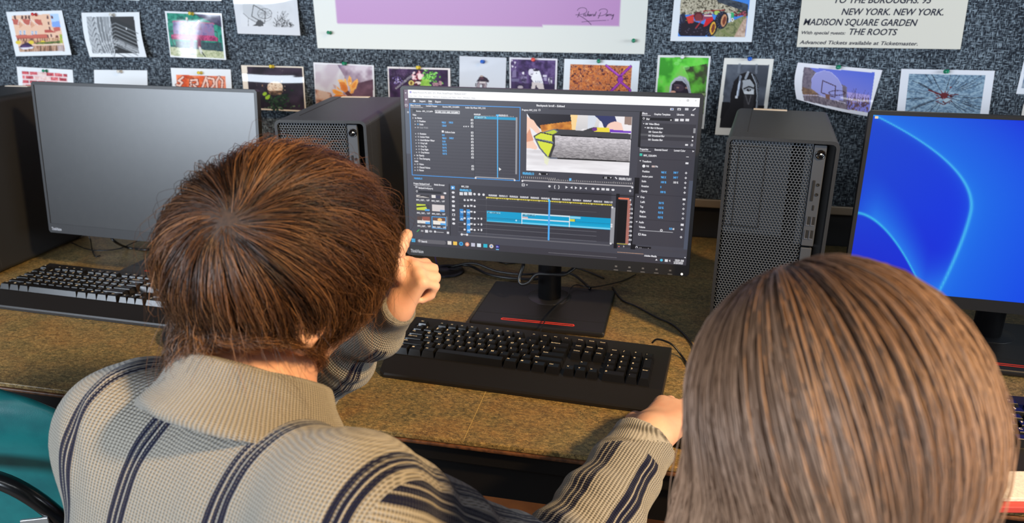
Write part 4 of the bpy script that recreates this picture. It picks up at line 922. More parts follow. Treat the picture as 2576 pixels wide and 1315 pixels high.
# --- hoop against violet sky
def p_sky(c):
    q = [(183, 168), (955, 227), (892, 668), (640, 625), (400, 580), (185, 532), (160, 420), (165, 300)]
    c.grad(q, (84, 104, 206), (150, 140, 208), 110); m = c.inside(q); M0 = c.C.copy()
    c.poly([(150, 150), (240, 168), (350, 250), (640, 375), (660, 660), (150, 560)], (108, 96, 110)); c.tex([(150, 150), (240, 168), (350, 250), (340, 480), (150, 480)], [(96, 86, 100), (124, 112, 124)], 4, 3); c.tex([(150, 380), (340, 430), (330, 490), (150, 470)], [(104, 78, 66), (140, 110, 84)], 6, 2)
    c.tex([(150, 470), (420, 500), (650, 560), (650, 640), (160, 560)], [(86, 76, 86), (130, 116, 124)], 6, 4, (2, 1)); c.line([(165, 470), (330, 475), (640, 560)], 8, (190, 180, 200))
    c.poly([(650, 440), (900, 470), (890, 560), (680, 560)], (206, 176, 216), .6)
    c.poly([(262, 400), (265, 300), (310, 235), (400, 205), (480, 225), (550, 290), (600, 380), (612, 530), (500, 525), (370, 480)], (150, 150, 206)); c.line([(265, 300), (310, 235), (400, 205), (480, 225), (550, 290), (600, 380)], 6, (180, 180, 226))
    c.line([(388, 315), (372, 445), (520, 495), (528, 375), (388, 315)], 11, (70, 44, 62)); t = np.linspace(0, 2 * np.pi, 26); c.line([(543 + 88 * math.cos(a), 448 + 26 * math.sin(a)) for a in t], 9, (62, 34, 58))
    c.poly([(415, 455), (465, 465), (465, 520), (420, 505)], (120, 84, 72)); c.line([(610, 372), (648, 388), (640, 620)], 8, (120, 110, 130))
    R = np.random.default_rng(9)
    for k in range(120): c.ell(R.uniform(650, 890), R.uniform(500, 660) + (0), R.uniform(5, 26), R.uniform(3, 8), [(66, 44, 62), (106, 72, 70), (140, 96, 76), (90, 70, 96)][k % 4], .9, R.uniform(0, 3))
    for k in range(12): x = R.uniform(700, 890); c.line([(x, 600), (x + R.uniform(-30, 30), 500), (x + R.uniform(-50, 50), R.uniform(400, 470))], 4, (80, 70, 110), .8)
    C1 = c.C.copy(); c.C = M0; c.C[m] = C1[m]
paper('photo_print', 'curled photo of a basketball hoop on violet sky, green pin', 'photo', [(118, 117), (1037, 200), (885, 703), (104, 516)], p_sky, KF, base=(226, 224, 230), lift=(.020, .030, .004), warp=lambda u, v: (-7 * np.sin(v * np.pi) * (1 - u) ** 2, 5 * np.sin(u * np.pi) * v * .8))
# --- cracked boards
def p_crack(c):
    q = [(1325, 242), (2160, 258), (2080, 800), (1265, 790)]
    c.tex(q, [(90, 116, 140), (124, 150, 170), (146, 170, 186)], 5, 3, (1, 2)); R = np.random.default_rng(12)
    for k in range(52):
        a = R.uniform(0, 2 * np.pi); r0, r1 = R.uniform(90, 260), R.uniform(260, 640); p = [(1705 + r0 * math.cos(a), 490 + r0 * .62 * math.sin(a)), (1705 + (r0 + r1) / 2 * math.cos(a + .03), 490 + (r0 + r1) / 2 * .62 * math.sin(a + .03)), (1705 + r1 * math.cos(a), 490 + r1 * .62 * math.sin(a))]
        c.line(p, R.uniform(4, 8), (44, 52, 66), .9)
    for k in range(260): x, y = R.uniform(1300, 2140), R.uniform(260, 790); c.line([(x, y), (x + R.uniform(-24, 24), y + R.uniform(-12, 12))], 4, (70, 88, 108), .7)
    for k in range(60): a = R.uniform(0, 6.3); r = abs(R.normal(0, 55)); c.ell(1705 + r * math.cos(a), 490 + r * .7 * math.sin(a), R.uniform(8, 30), R.uniform(4, 10), [(84, 26, 34), (110, 36, 42), (60, 20, 30)][k % 3], 1, a)
    c.line([(1540, 418), (1640, 452), (1700, 480)], 16, (92, 30, 38)); c.line([(1700, 480), (1860, 462)], 12, (92, 30, 38)); c.ell(1740, 530, 40, 24, (160, 180, 190)); c.ell(1660, 520, 26, 14, (150, 170, 182)); c.ell(1710, 470, 44, 24, (96, 30, 38)); c.line([(1620, 540), (1700, 575), (1780, 530)], 10, (84, 26, 34))
    c.C[~c.inside(q)] = (222, 222, 228)
paper('photo_print', 'photo of cracked blue boards with a red burst, green pin', 'photo', [(1243, 187), (2260, 207), (2165, 860), (1172, 850)], p_crack, KF, base=(222, 222, 228), lift=(.034, 0, .003))
def p_plain(c): c.tex([(2580, 165), (2690, 168), (2680, 225), (2570, 222)], [(90, 110, 140), (150, 160, 170)], 12, 3)
paper('photo_print', 'white photo corner at the right edge, above the blue screen', 'photo', [(2577, 148), (2700, 152), (2688, 240), (2556, 236)], p_plain, None, base=(220, 222, 228), step=2)
paper('photo_print', 'sliver of white photo touching the blue screen\'s top, at the right edge', 'photo', [(2575, 262), (2700, 266), (2690, 330), (2562, 326)], None, None, base=(220, 214, 206), step=3)
paper('photo_print', 'lower white border of a photo at the top edge, above the bench photo', 'photo', [(392, -100), (548, -98), (557, 2), (401, 0)], None, None, base=(222, 226, 230), step=3)
paper('photo_print', 'tip of a white photo at the top edge, above the curved stripes photo', 'photo', [(200, -90), (340, -95), (351, 1.6), (215, -6)], None, None, base=(222, 226, 230), step=3)

# --- the large purple poster with a signature
def p_poster(c): c.poly([(782, -590), (1602, -590), (1562, 0), (1560, 67), (847, 61)], (178, 128, 178))
def x_poster(b, org, y):
    K = Crop(1430, 0, 10.957); T, size, stroke = ink(lambda *p: K(*p), org, y); cc = (70, 30, 78)
    for pts, w in (([(245, 298), (265, 255), (320, 222), (395, 210), (470, 230), (503, 275), (495, 330), (440, 375), (340, 398), (250, 405), (190, 412)], .0012), ([(302, 335), (290, 380), (265, 440), (250, 478)], .0016), ([(270, 420), (330, 445), (430, 505), (540, 590), (600, 650), (628, 688)], .0014),
                   ([(430, 385), (425, 420), (420, 448)], .0017), ([(436, 355), (440, 362)], .0017), ([(490, 392), (465, 405), (458, 435), (475, 445), (500, 432)], .0016), ([(556, 308), (530, 390), (512, 445)], .0016), ([(520, 420), (545, 395), (555, 410), (545, 445)], .0016), ([(612, 395), (580, 405), (572, 435), (590, 440), (612, 405), (612, 442)], .0016),
                   ([(640, 395), (634, 442)], .0016), ([(636, 412), (655, 393), (672, 398)], .0016), ([(715, 392), (690, 405), (684, 435), (705, 436), (725, 405)], .0016), ([(770, 322), (745, 390), (730, 440)], .0017),
                   ([(840, 300), (880, 262), (950, 246), (1020, 250), (1068, 285), (1070, 335), (1025, 390), (930, 428), (850, 435), (815, 425)], .0012), ([(890, 340), (865, 400), (840, 455), (818, 512)], .0014), ([(1075, 395), (1045, 408), (1038, 438), (1055, 442), (1080, 405), (1078, 440)], .0016), ([(1105, 395), (1095, 440)], .0015), ([(1100, 412), (1120, 395), (1140, 400)], .0015),
                   ([(1152, 398), (1142, 440)], .0015), ([(1146, 415), (1165, 396), (1182, 402)], .0015), ([(1198, 398), (1190, 435), (1215, 432), (1245, 395)], .0016), ([(1250, 395), (1225, 470), (1190, 540)], .0018), ([(362, 608), (520, 588), (800, 570), (1040, 562)], .0012), ([(1065, 560), (1110, 555)], .0008)):
        stroke(b, pts, w, cc)
paper('poster', 'large white-bordered purple poster signed in dark ink, above the editing screen', 'poster', [(726, -650), (1676, -650), (1621, 136), (799, 121)], p_poster, None, base=(214, 214, 206), step=5, group='posters on the wall', m_=M_PAPER, extra=x_poster)
def x_sheet(b, org, y):
    K = Crop(1990, 0, 5.6); T, size, stroke = ink(lambda *p: K(*p), org, y); cc = lin((30, 32, 50))
    def line(s, x0, x1, yb, h): b.text(s, T((x0, yb)), size((x0, yb), (x0, yb - h)), 0, cc, shear=.22, bold=.018, width=size((x0, yb), (x1, yb)))
    line('TO THE BUROUGHS. 95', 590, 1960, 42, 92); line('NEW YORK. NEW YORK.', 700, 2140, 208, 90); line('MADISON SQUARE GARDEN', 165, 1770, 352, 90)
    line('With special guests:', 135, 755, 480, 44); line('THE ROOTS', 800, 1475, 488, 86); line('Advanced Tickets available at Ticketmaster.', 120, 1790, 618, 50)
paper('poster', 'cream concert poster with bold slanted lettering, top right of the wall', 'poster', [(2076, -520), (2520, -520), (2416, 124), (2004, 118)], None, None, base=(216, 210, 196), step=5, group='posters on the wall', m_=M_PAPER, off=.006, extra=x_sheet)

# ------------------------------------------------------------------ push pins
PINC = {'red': (206, 40, 40), 'clear': (214, 210, 200), 'yellow': (214, 190, 60), 'green': (20, 128, 92), 'blue': (30, 92, 190), 'white': (226, 226, 226), 'coral': (222, 84, 76)}
for px, py, cn, lab in ((85, 37, 'red', 'red push pin in the terrace houses photo'), (281, 38, 'clear', 'clear push pin in the curved stripes photo'), (480, 35, 'yellow', 'yellow push pin in the bench photo'), (828, 83, 'green', 'green push pin at the purple poster\'s lower left corner'), (1593, 103, 'green', 'green push pin at the purple poster\'s lower right corner'),
                       (112, 179, 'green', 'green push pin in the brick photo'), (300, 181, 'clear', 'clear push pin in the plain white sheet'), (502, 184, 'yellow', 'yellow push pin in the graffiti photo'), (683, 168, 'yellow', 'yellow push pin in the cream flower photo'), (866, 161, 'green', 'green push pin in the orange flower photo'), (1052, 171, 'yellow', 'yellow push pin in the bouquet photo'),
                       (1214, 156, 'blue', 'blue push pin in the nearly white figure photo'), (1340, 151, 'coral', 'red push pin in the violet crowd photo'), (1505, 155, 'green', 'green push pin in the orange leaves photo'), (1716, 144, 'white', 'white push pin in the green hooded figure photo'), (1886, 149, 'blue', 'blue push pin in the masked portrait'), (2109, 170, 'green', 'green push pin in the violet sky hoop photo'), (2381, 181, 'green', 'green push pin in the cracked boards photo')):
    y = PIN_Y - 0.0022 - (.004 if py in (83, 103) else 0) * 0; p = on_y(px, py, y - .008); p[1] = y
    d = np.array([-.10 if px < 1300 else .08, -1, .12]); d /= np.linalg.norm(d)
    b = MB(); b.lathe([(0.0046, 0.0), (0.0048, 0.0012), (0.0032, 0.0022), (0.0024, 0.005), (0.0026, 0.0085), (0.0044, 0.0100), (0.0046, 0.0120), (0.0038, 0.0132), (0, 0.0134)], (0, 0, 0), d, 16)
    tag(b.build('push_pin', mat('pin_' + cn, PINC[cn], .22, spec=.6), loc=tuple(p)), lab, 'push pin', 'push pins in the wall papers')
# ================================================================== what the screens show
class UI:
    """flat shapes laid on a panel, each a hair in front of the one before"""
    def __init__(s, b, S): s.b, s.S, s.k, s.d = b, S, None, 0.0
    def crop(s, ox, oy, k): s.k = Crop(ox, oy, k); return s
    def q(s, x, y): p = s.k((x, y))[0]; return s.S.uv(*p)
    def _put(s, uv, f, c):
        s.d += 0.0000012
        s.b.add(s.S.loc([(u, v, 0.0002 - 0.0004 - s.d) for u, v in uv]), f, 0, lin(c) if np.ndim(c) == 1 else np.array([lin(q) for q in c]))
    def rect(s, x0, y0, x1, y1, c):
        (u0, v1), (u1, v0) = s.q(x0, y0), s.q(x1, y1)
        s._put([(u0, v0), (u1, v0), (u1, v1), (u0, v1)], [(0, 1, 2, 3)], c)
    def poly(s, pts, c): 
        p = [s.q(*a) for a in pts]
        ar = sum(p[i][0] * p[(i + 1) % len(p)][1] - p[(i + 1) % len(p)][0] * p[i][1] for i in range(len(p)))
        if ar < 0: p = p[::-1]
        s._put(p, [list(range(len(p)))], c)
    def ell(s, x, y, r, c, ry=None):
        u, v = s.q(x, y); k = abs(s.q(x + r, y)[0] - u); ky = k if ry is None else abs(s.q(x, y + ry)[1] - v)
        s._put([(u + k * math.cos(a), v + ky * math.sin(a)) for a in np.linspace(0, 2 * np.pi, 18, endpoint=False)], [list(range(18))], c)
    def hline(s, x0, y0, x1, w, c):
        u0, v = s.q(x0, y0); u1 = s.q(x1, y0)[0]; h = w / s.k.k * 0.00035
        s._put([(u0, v - h), (u1, v - h), (u1, v + h), (u0, v + h)], [(0, 1, 2, 3)], c)
    def text(s, x, y, body, h, c=(206, 206, 212), x1=None, bold=.04):
        u, v = s.q(x, y); hh = abs(s.q(x, y - h)[1] - v); w = None if x1 is None else abs(s.q(x1, y)[0] - u)
        g, f = glyphs(body, 0.0, bold); g = g * (hh / 0.7)
        if w: g[:, 0] *= w / (g[:, 0].max() - g[:, 0].min())
        s._put([(u + a, v + e) for a, e, _ in g], f, c)
    def frame(s, x0, y0, x1, y1, w, c):
        (u0, v1), (u1, v0) = s.q(x0, y0), s.q(x1, y1); h = w / s.k.k * 0.0007
        for a in ((u0, v0, u1, v0 + h), (u0, v1 - h, u1, v1), (u0, v0, u0 + h, v1), (u1 - h, v0, u1, v1)):
            s._put([(a[0], a[1]), (a[2], a[1]), (a[2], a[3]), (a[0], a[3])], [(0, 1, 2, 3)], c)
BG, LINE, TX, BL, DKK = (70, 69, 78), (40, 39, 46), (222, 221, 226), (84, 172, 240), (20, 20, 26)
def paint_editor(b, S):
    g = UI(b, S)
    hw, hh = SW / 2, SH / 2
    g._put([(-hw, -hh), (hw, -hh), (hw, hh), (-hw, hh)], [(0, 1, 2, 3)], (70, 70, 80))
    g.crop(1000, 210, 5.26)                                     # ---- upper left
    g.rect(72, 78, 152, 325, (108, 88, 106)); g.rect(72, 325, 190, 930, (84, 90, 104)); g.rect(190, 800, 215, 1275, (96, 84, 92))
    g.poly([(95, 118), (120, 118), (108, 134)], TX); g.poly([(100, 210), (113, 195), (128, 210), (113, 224)], TX); g.frame(98, 272, 132, 300, 5, TX); g.hline(128, 372, 150, 7, TX); g.hline(128, 385, 150, 7, TX)
    g.crop(1380, 230, 5.26); (xr, yr) = (1998, 165)
    k6 = Crop(1380, 230, 5.26); k5 = Crop(1000, 210, 5.26)
    a = S.uv(*k5((138, 80))[0]); c_ = S.uv(*k6((1996, 205))[0])
    g._put([(a[0], c_[1]), (c_[0], c_[1]), (c_[0], a[1]), (a[0], a[1])], [(0, 1, 2, 3)], (250, 250, 252))
    g.crop(1000, 210, 5.26)
    g.rect(160, 102, 184, 126, (92, 84, 200)); g.text(165, 121, 'Pr', 12, (236, 232, 255))
    g.text(198, 128, 'Adobe Premiere Pro 2025 - D:\\1. Work_Nickel\\Project 1\\Backpack broll *', 22, (120, 122, 126), 915, 0)
    for x, s_ in ((158, 'File'), (216, 'Edit'), (282, 'Clip'), (348, 'Sequence'), (470, 'Markers'), (574, 'Graphics and Titles'), (792, 'View'), (868, 'Window'), (980, 'Help')): g.text(x, 175 + (x - 158) * .032, s_, 19, (150, 150, 154), None, 0)
    g.poly([(200, 236), (220, 210), (242, 236), (236, 236), (236, 244), (206, 244), (206, 236)], TX); g.text(292, 243, 'Import', 24, TX, 370); g.text(410, 246, 'Edit', 24, (230, 230, 235), 458); g.hline(412, 268, 458, 7, TX); g.text(498, 250, 'Export', 24, TX, 574)
    g.rect(156, 262, 1618, 1290, BG); g.frame(156, 262, 1618, 1290, 9, (70, 156, 236))
    g.text(170, 297, 'Effect Controls', 20, TX, 306); g.hline(172, 312, 338, 5, TX); g.text(378, 304, 'Lumetri Scopes', 20, TX, 524); g.text(596, 315, 'Source: MVI_1210.MP4', 20, TX, 818); g.text(896, 327, 'Audio Clip Mixer: MVI_1215', 20, TX, 1166)
    g.rect(204, 340, 482, 384, (30, 30, 36)); g.text(246, 372, 'Source - MVI_1215.MP4', 20, TX, 470); g.rect(496, 350, 824, 404, (206, 206, 210)); g.rect(504, 357, 816, 396, (120, 120, 126)); g.text(540, 386, 'MVI_1215 - MVI_1215.MP4', 20, (240, 240, 244), 802); g.poly([(505, 384), (520, 362), (534, 384)], TX)
    for k in range(20): g.hline(212, 430 + k * 41.4, 1010, 2.5, (44, 44, 52)); g.hline(1024, 478 + k * 39.5, 1560, 3, (40, 40, 48))
    g.rect(1016, 390, 1019, 1230, (48, 48, 56))
    rows = [(420, 'Video', 200, None), (462, 'Motion', 262, None), (504, 'Position', 290, ('960.0', '540.0')), (546, 'Scale', 292, ('120.0',)), (588, 'Scale Width', 294, ()), (670, 'Rotation', 298, ('0.0',)), (711, 'Anchor Point', 300, ('960.0', '540.0')), (754, 'Anti-flicker Filter', 302, ('0.00',)), (794, 'Crop Left', 304, ('0.0 %',)), (836, 'Crop Top', 306, ('0.0 %',)), (876, 'Crop Right', 308, ('0.0 %',)), (916, 'Crop Bottom', 310, ('0.0 %',)), (956, 'Opacity', 284, None), (998, 'Time Remapping', 288, None), (1032, 'Audio', 226, None), (1072, 'Volume', 288, None), (1114, 'Channel Volume', 290, None), (1152, 'Panner', 290, None)]
    for y, s_, x, vals in rows:
        g.text(x, y + 4, s_, 22, TX if s_ != 'Scale Width' else (140, 140, 146), x + len(s_) * 10.2)
        if x > 230: g.poly([(x - 62, y - 14), (x - 48, y - 6), (x - 62, y + 2)], TX)
        if x > 286: g.ell(x - 22, y - 7, 10, (190, 190, 196) if s_ != 'Scale' else BL); g.ell(x - 22, y - 7, 5, BG)
        elif x > 230: g.text(x - 30, y + 3, 'fx', 20, TX)
        for i, v_ in enumerate(vals or ()): g.text(586 + i * 94 + (y - 504) * .03, y + 22, v_, 24, BL, 586 + i * 94 + (y - 504) * .03 + len(v_) * 11)
        if vals is not None or s_ in ('Opacity', 'Time Remapping', 'Channel Volume', 'Panner'): g.rect(970 + (y - 480) * .015, y - 34, 1002 + (y - 480) * .015, y - 6, (214, 214, 218)); g.ell(988 + (y - 480) * .015, y - 18, 7, (70, 70, 78))
    g.rect(586, 620, 614, 648, (230, 230, 234)); g.text(626, 652, 'Uniform Scale', 22, TX, 760)
    g.poly([(868, 568), (886, 556), (886, 580)], TX); g.poly([(898, 568), (908, 556), (919, 568), (908, 580)], TX); g.poly([(932, 556), (948, 568), (932, 580)], TX)
    g.text(1012, 418, '00;00;00', 22, TX, 1100); g.text(1340, 430, '00;00;05;13', 22, TX, 1462); g.rect(1016, 430, 1572, 486, (8, 150, 196)); g.rect(1018, 434, 1172, 464, (150, 214, 236)); g.text(1030, 460, 'MVI_1215.MP4', 18, (40, 80, 100), 1165)
    for k in range(22): g.rect(1112 + k * 20, 421 + k * .6, 1117 + k * 20, 431 + k * .6, TX)
    g.rect(1318, 415, 1331, 1250, (84, 176, 236)); g.poly([(1305, 410), (1342, 410), (1342, 425), (1324, 440), (1305, 425)], (90, 190, 246)); g.rect(1565, 445, 1582, 1200, (150, 150, 156)); g.rect(1030, 1240, 1552, 1256, (170, 170, 176)); g.ell(1034, 1248, 12, TX); g.ell(1550, 1278, 12, TX)
    g.poly([(1340, 1108), (1376, 1136), (1360, 1140), (1350, 1158)], (240, 240, 240)); g.text(222, 1262, '00;00;05;13', 22, BL, 328)
    g.text(1838, 300, 'Backpack broll - Edited', 24, (226, 226, 230), 2212); g.text(1646, 358, 'Program: MVI_1215', 22, TX, 1846); g.frame(1866, 338, 1892, 362, 5, TX)
    g.crop(1380, 230, 5.26)                                      # ---- upper right
    for x, s_ in ((1735, '-'), (1940, 'x')): g.text(x, 128, s_, 22, (110, 110, 114), None, 0)
    g.frame(1832, 106, 1856, 130, 4, (110, 110, 114))
    for x in (1610, 1706, 1806): g.rect(x, 218, x + 44, 250, (206, 206, 212)); 
    g.rect(1626, 226, 1646, 242, (60, 110, 190)); g.ell(1728, 238, 8, (70, 70, 78)); g.line = None
    g.poly([(1900, 256), (1912, 240), (1936, 222), (1948, 218), (1944, 236), (1918, 252)], TX)
    g.rect(1212, 268, 1962, 728, BG); g.rect(1208, 262, 1213, 735, DKK); g.hline(1192, 733, 1940, 10, DKK); g.rect(1188, 745, 1930, 1500, (64, 63, 72)); g.hline(0, 226, 1205, 7, LINE)
    g.text(1236, 300, 'Effects', 24, TX, 1308); g.hline(1232, 314, 1352, 5, TX); g.text(1396, 310, 'Graphics Templates', 24, TX, 1612); g.text(1696, 316, 'Libraries', 24, TX, 1792); g.text(1882, 320, 'Mot', 24, TX, 1928)
    g.rect(1236, 340, 1642, 392, (18, 18, 24)); g.ell(1260, 356, 14, TX); g.ell(1260, 356, 8, (18, 18, 24)); g.text(1292, 374, 'blur', 26, TX, 1340); g.text(1610, 386, 'x', 26, TX)
    for x in (1672, 1742, 1812): g.rect(x, 360, x + 46, 394, TX)
    g.rect(1236, 412, 1936, 664, (56, 55, 63))
    for x, y, s_, w in ((1328, 440, 'Video Effects', 140), (1348, 492, 'Blur & Sharpen', 166), (1370, 545, 'Camera Blur', 136), (1366, 596, 'Directional Blur', 168), (1364, 648, 'Gaussian Blur', 148)):
        if 'Dir' in s_: g.rect(1220, 556, 1918, 612, (84, 84, 90))
        g.text(x, y, s_, 24, TX, x + w); g.rect(x - 46, y - 24, x - 12, y, (190, 190, 196))
        if y < 500: g.poly([(x - 80, y - 20), (x - 58, y - 20), (x - 69, y - 6)], TX)
    g.rect(1918, 486, 1942, 552, (150, 150, 156)); g.rect(1900, 590, 1916, 612, TX); g.rect(1896, 640, 1912, 660, TX); g.rect(1808, 694, 1844, 718, TX); g.frame(1884, 694, 1908, 722, 5, TX)
    g.text(1206, 772, 'Properties', 24, TX, 1318); g.hline(1206, 787, 1356, 5, TX); g.text(1402, 780, 'Essential Sound', 24, TX, 1572); g.text(1658, 790, 'Lumetri Color', 24, TX, 1810); g.poly([(1904, 778), (1930, 790), (1904, 802)], TX)
    g.rect(1206, 818, 1240, 852, (64, 190, 170)); g.text(1256, 856, 'MVI_1220.MP4', 24, TX, 1428); g.hline(1202, 884, 1890, 3, LINE); g.hline(1820, 864, 1856, 7, TX)
    g.poly([(1202, 910), (1226, 910), (1214, 926)], TX); g.text(1240, 934, 'Transform', 24, TX, 1360); g.rect(1812, 936, 1850, 962, TX); g.ell(1260, 986, 20, (236, 236, 240)); g.text(1290, 998, 'Fill', 22, TX, 1326); g.rect(1366, 978, 1406, 1004, (200, 180, 176)); g.text(1412, 1002, 'Fit', 22, TX, 1446)
    for i, (s_, v1, v2) in enumerate((('Position', '960 X', '540 Y'), ('Anchor point', '960 X', '540 Y'), ('Scale', '100 %', '100 %'), ('Rotation', '0', None), ('Opacity', '100 %', None))):
        y = 1066 + i * 65; x = 1240 - i * 4; g.text(x, y, s_, 24, TX, x + len(s_) * 12); g.text(1490 - i * 4, y + 14, v1, 26, BL, 1490 - i * 4 + 14 * len(v1))
        if v2: g.text(1652 - i * 3, y + 18, v2, 26, BL if i < 2 else TX, 1716 - i * 3)
        g.poly([(1804 - i * 5, y + 12), (1820 - i * 5, y - 4), (1836 - i * 5, y + 12), (1820 - i * 5, y + 28)], TX); g.poly([(1814 - i * 5, y + 12), (1820 - i * 5, y + 6), (1826 - i * 5, y + 12), (1820 - i * 5, y + 18)], BG)
    g.text(720 + 12, 1148, '1/2', 20, TX); g.rect(718, 1124, 848, 1156, (14, 14, 18)); g.text(734, 1150, '1/2', 22, TX, 768); g.poly([(810, 1134), (838, 1134), (824, 1150)], TX); g.text(930, 1166, '00;00;12;01', 30, TX, 1094); g.poly([(876, 1134), (890, 1128), (910, 1156), (898, 1160)], TX)
    for k in range(46): x = 0 + k * 24.6; g.rect(x, 1152 + x * .045 + (0 if k % 10 == 5 else 6), x + 6, 1176 + x * .045, (190, 184, 182))
    g.rect(274, 1146, 302, 1180, (110, 190, 246))
    g.crop(1000, 210, 5.26); g.text(1656, 1200, '00;00;05;13', 30, (90, 190, 246), 1806); g.rect(1862, 1176, 1996, 1210, (14, 14, 18)); g.text(1870, 1206, 'Fit', 22, TX, 1898); g.poly([(1966, 1192), (1990, 1192), (1978, 1206)], TX)
    for k in range(18): g.rect(1640 + k * 26, 1226 + k * 1.2, 1646 + k * 26, 1250 + k * 1.2, (190, 184, 182))
    g.crop(1000, 440, 5.26); k7, k8 = Crop(1000, 440, 5.26), Crop(1380, 450, 5.0575)
    a = S.uv(*k7((1650, 70))[0]); e = S.uv(*k8((1066, 104))[0]); g._put([(a[0], a[1] - .0012), (e[0], a[1] - .0012), (e[0], a[1] + .0012), (a[0], a[1] + .0012)], [(0, 1, 2, 3)], (176, 172, 176)); g.ell(1654, 78, 13, TX)
    g.rect(1646, 112, 1684, 148, TX); g.rect(1654, 120, 1676, 140, BG); g.poly([(1700, 124), (1726, 124), (1713, 142)], TX)
    g.crop(1380, 450, 5.0575); g.ell(1066, 106, 13, TX)
    for x, sh in ((12, 'o'), (78, '{'), (132, '}'), (228, 'p'), (292, 'r'), (348, 'p'), (410, 'p'), (474, 'r'), (566, 'o'), (628, 'o'), (694, 's'), (752, 's'), (820, 'o')):
        y = 92 + x * .055
        if sh == 'p': g.poly([(x - 12, y - 18), (x + 18, y), (x - 12, y + 18)], TX)
        elif sh == 'r': g.poly([(x + 12, y - 16), (x - 16, y), (x + 12, y + 16)], TX)
        elif sh in '{}': g.text(x - 8, y + 16, sh, 34, TX)
        elif sh == 's': g.rect(x - 20, y - 16, x + 20, y + 14, TX)
        else: g.ell(x, y, 20 if x > 500 else 15, TX, 14)
    g.poly([(1022, 152), (1038, 134), (1054, 152), (1038, 168)], TX)
    # ---- lower left: project bin, tools, timeline
    g.crop(1000, 440, 5.26)
    g.rect(198, 92, 690, 800, BG); g.rect(690, 115, 697, 800, DKK); g.rect(698, 118, 795, 808, (66, 65, 74)); g.rect(795, 120, 806, 812, DKK); g.rect(806, 122, 2800, 885, (58, 57, 66))
    g.text(214, 120, 'Project: Backpack broll', 22, TX, 424); g.hline(216, 134, 452, 5, TX); g.text(486, 136, 'Media Browser', 22, TX, 626); g.rect(236, 146, 268, 170, (190, 190, 196)); g.text(280, 178, 'Backpack broll.prproj', 22, TX, 468)
    g.rect(238, 202, 584, 252, (28, 28, 36)); g.ell(258, 214, 13, TX); g.ell(258, 214, 8, (28, 28, 36)); g.rect(612, 228, 646, 252, TX)
    th = [((250, 262, 420, 302), (196, 190, 186)), ((450, 268, 624, 312), (60, 60, 84)), ((252, 380, 424, 470), (196, 210, 60)), ((458, 388, 626, 486), (214, 206, 206)), ((262, 545, 432, 645), (230, 226, 222)), ((470, 562, 640, 662), (236, 230, 222))]
    for i, (r, c) in enumerate(th): g.rect(*r, c)
    g.poly([(262, 285), (320, 262), (380, 270), (420, 262), (420, 300), (340, 280)], (52, 48, 52)); g.rect(452, 262, 506, 304, (226, 222, 220)); g.rect(572, 272, 622, 314, (220, 190, 180)); g.poly([(252, 410), (380, 402), (380, 418), (254, 430)], (40, 40, 40)); g.poly([(370, 385), (424, 392), (424, 470), (395, 460)], (60, 56, 70)); g.rect(365, 448, 426, 476, (80, 160, 226))
    g.rect(565, 460, 626, 488, (90, 160, 226)); g.poly([(318, 548), (430, 552), (430, 605), (340, 600)], (150, 84, 72)); g.rect(262, 545, 330, 600, (90, 66, 60)); g.rect(370, 618, 432, 648, (90, 170, 236)); g.poly([(470, 562), (640, 566), (640, 612), (470, 600)], (110, 74, 60)); g.ell(560, 590, 30, (240, 190, 120), 20); g.rect(568, 634, 640, 664, (90, 170, 236))
    g.frame(452, 545, 646, 716, 9, (80, 170, 240))
    for x, y in ((250, 336), (452, 350), (258, 508), (458, 520), (266, 680), (468, 694)): g.text(x, y, 'MVI_1207...', 20, TX, x + 118); g.text(x + 132, y + 6, '1;07', 20, TX, x + 172)
    g.poly([(252, 748), (286, 716), (292, 726), (262, 752)], (70, 170, 90)); g.rect(312, 726, 344, 750, (170, 170, 176)); g.rect(366, 724, 406, 762, TX); g.ell(440, 744, 22, (180, 180, 186), 14); g.ell(498, 748, 14, TX); g.hline(512, 752, 612, 5, TX); g.rect(654, 748, 684, 778, TX); g.rect(648, 548, 662, 676, (150, 150, 156))
    g.rect(708, 142, 760, 190, (80, 160, 226)); g.poly([(724, 150), (748, 168), (724, 182)], (240, 246, 252))
    for i, y in enumerate((230, 290, 348, 408, 464, 524, 584, 640)): g.ell(738 + i, y, 20, TX, 15) if i not in (3, 5) else g.rect(720 + i, y - 16, 758 + i, y + 16, TX)
    g.rect(732, 514, 754, 536, (66, 65, 74)); g.text(846, 160, 'MVI_1220', 22, TX, 942); g.text(826, 210, '00;00;05;13', 28, (90, 190, 246), 976)
    for x in (822, 880, 940): g.rect(x, 224, x + 46, 268, TX)
    for x in (1020, 1080, 1140): g.ell(x, 252 + (x - 1020) * .06, 16, TX)
    for k, y in enumerate((332, 410, 486, 572, 648, 722)):
        for j, x in enumerate((890, 934, 978, 1022)): g.ell(x, y + j * 2 - 2, 14, TX, 13) if j != 2 else g.rect(x - 16, y - 16, x + 16, y + 8, TX)
        if k > 2: g.ell(1072, y + 2, 10, TX); g.ell(1112, y + 4, 11, TX, 16)
    for y in (296, 372, 456, 540, 620, 676, 742): g.hline(806, y + 6, 2640, 4, (120, 120, 128) if y > 600 else (92, 92, 100))
    g.rect(824, 446, 874, 606, (44, 130, 200)); g.rect(914, 452, 964, 766, (44, 140, 214)); g.hline(824, 528, 874, 5, DKK); g.hline(914, 534, 964, 5, DKK); g.text(836, 500, 'V1', 24, (214, 236, 250)); g.text(836, 590, 'A1', 24, (214, 236, 250)); g.text(926, 505, 'V1', 24, (214, 236, 250)); g.text(926, 586, 'A1', 24, (214, 236, 250)); g.text(926, 664, 'A2', 24, (214, 236, 250)); g.text(926, 740, 'A3', 24, (214, 236, 250))
    g.rect(1176, 268, 1180, 800, (120, 120, 126))
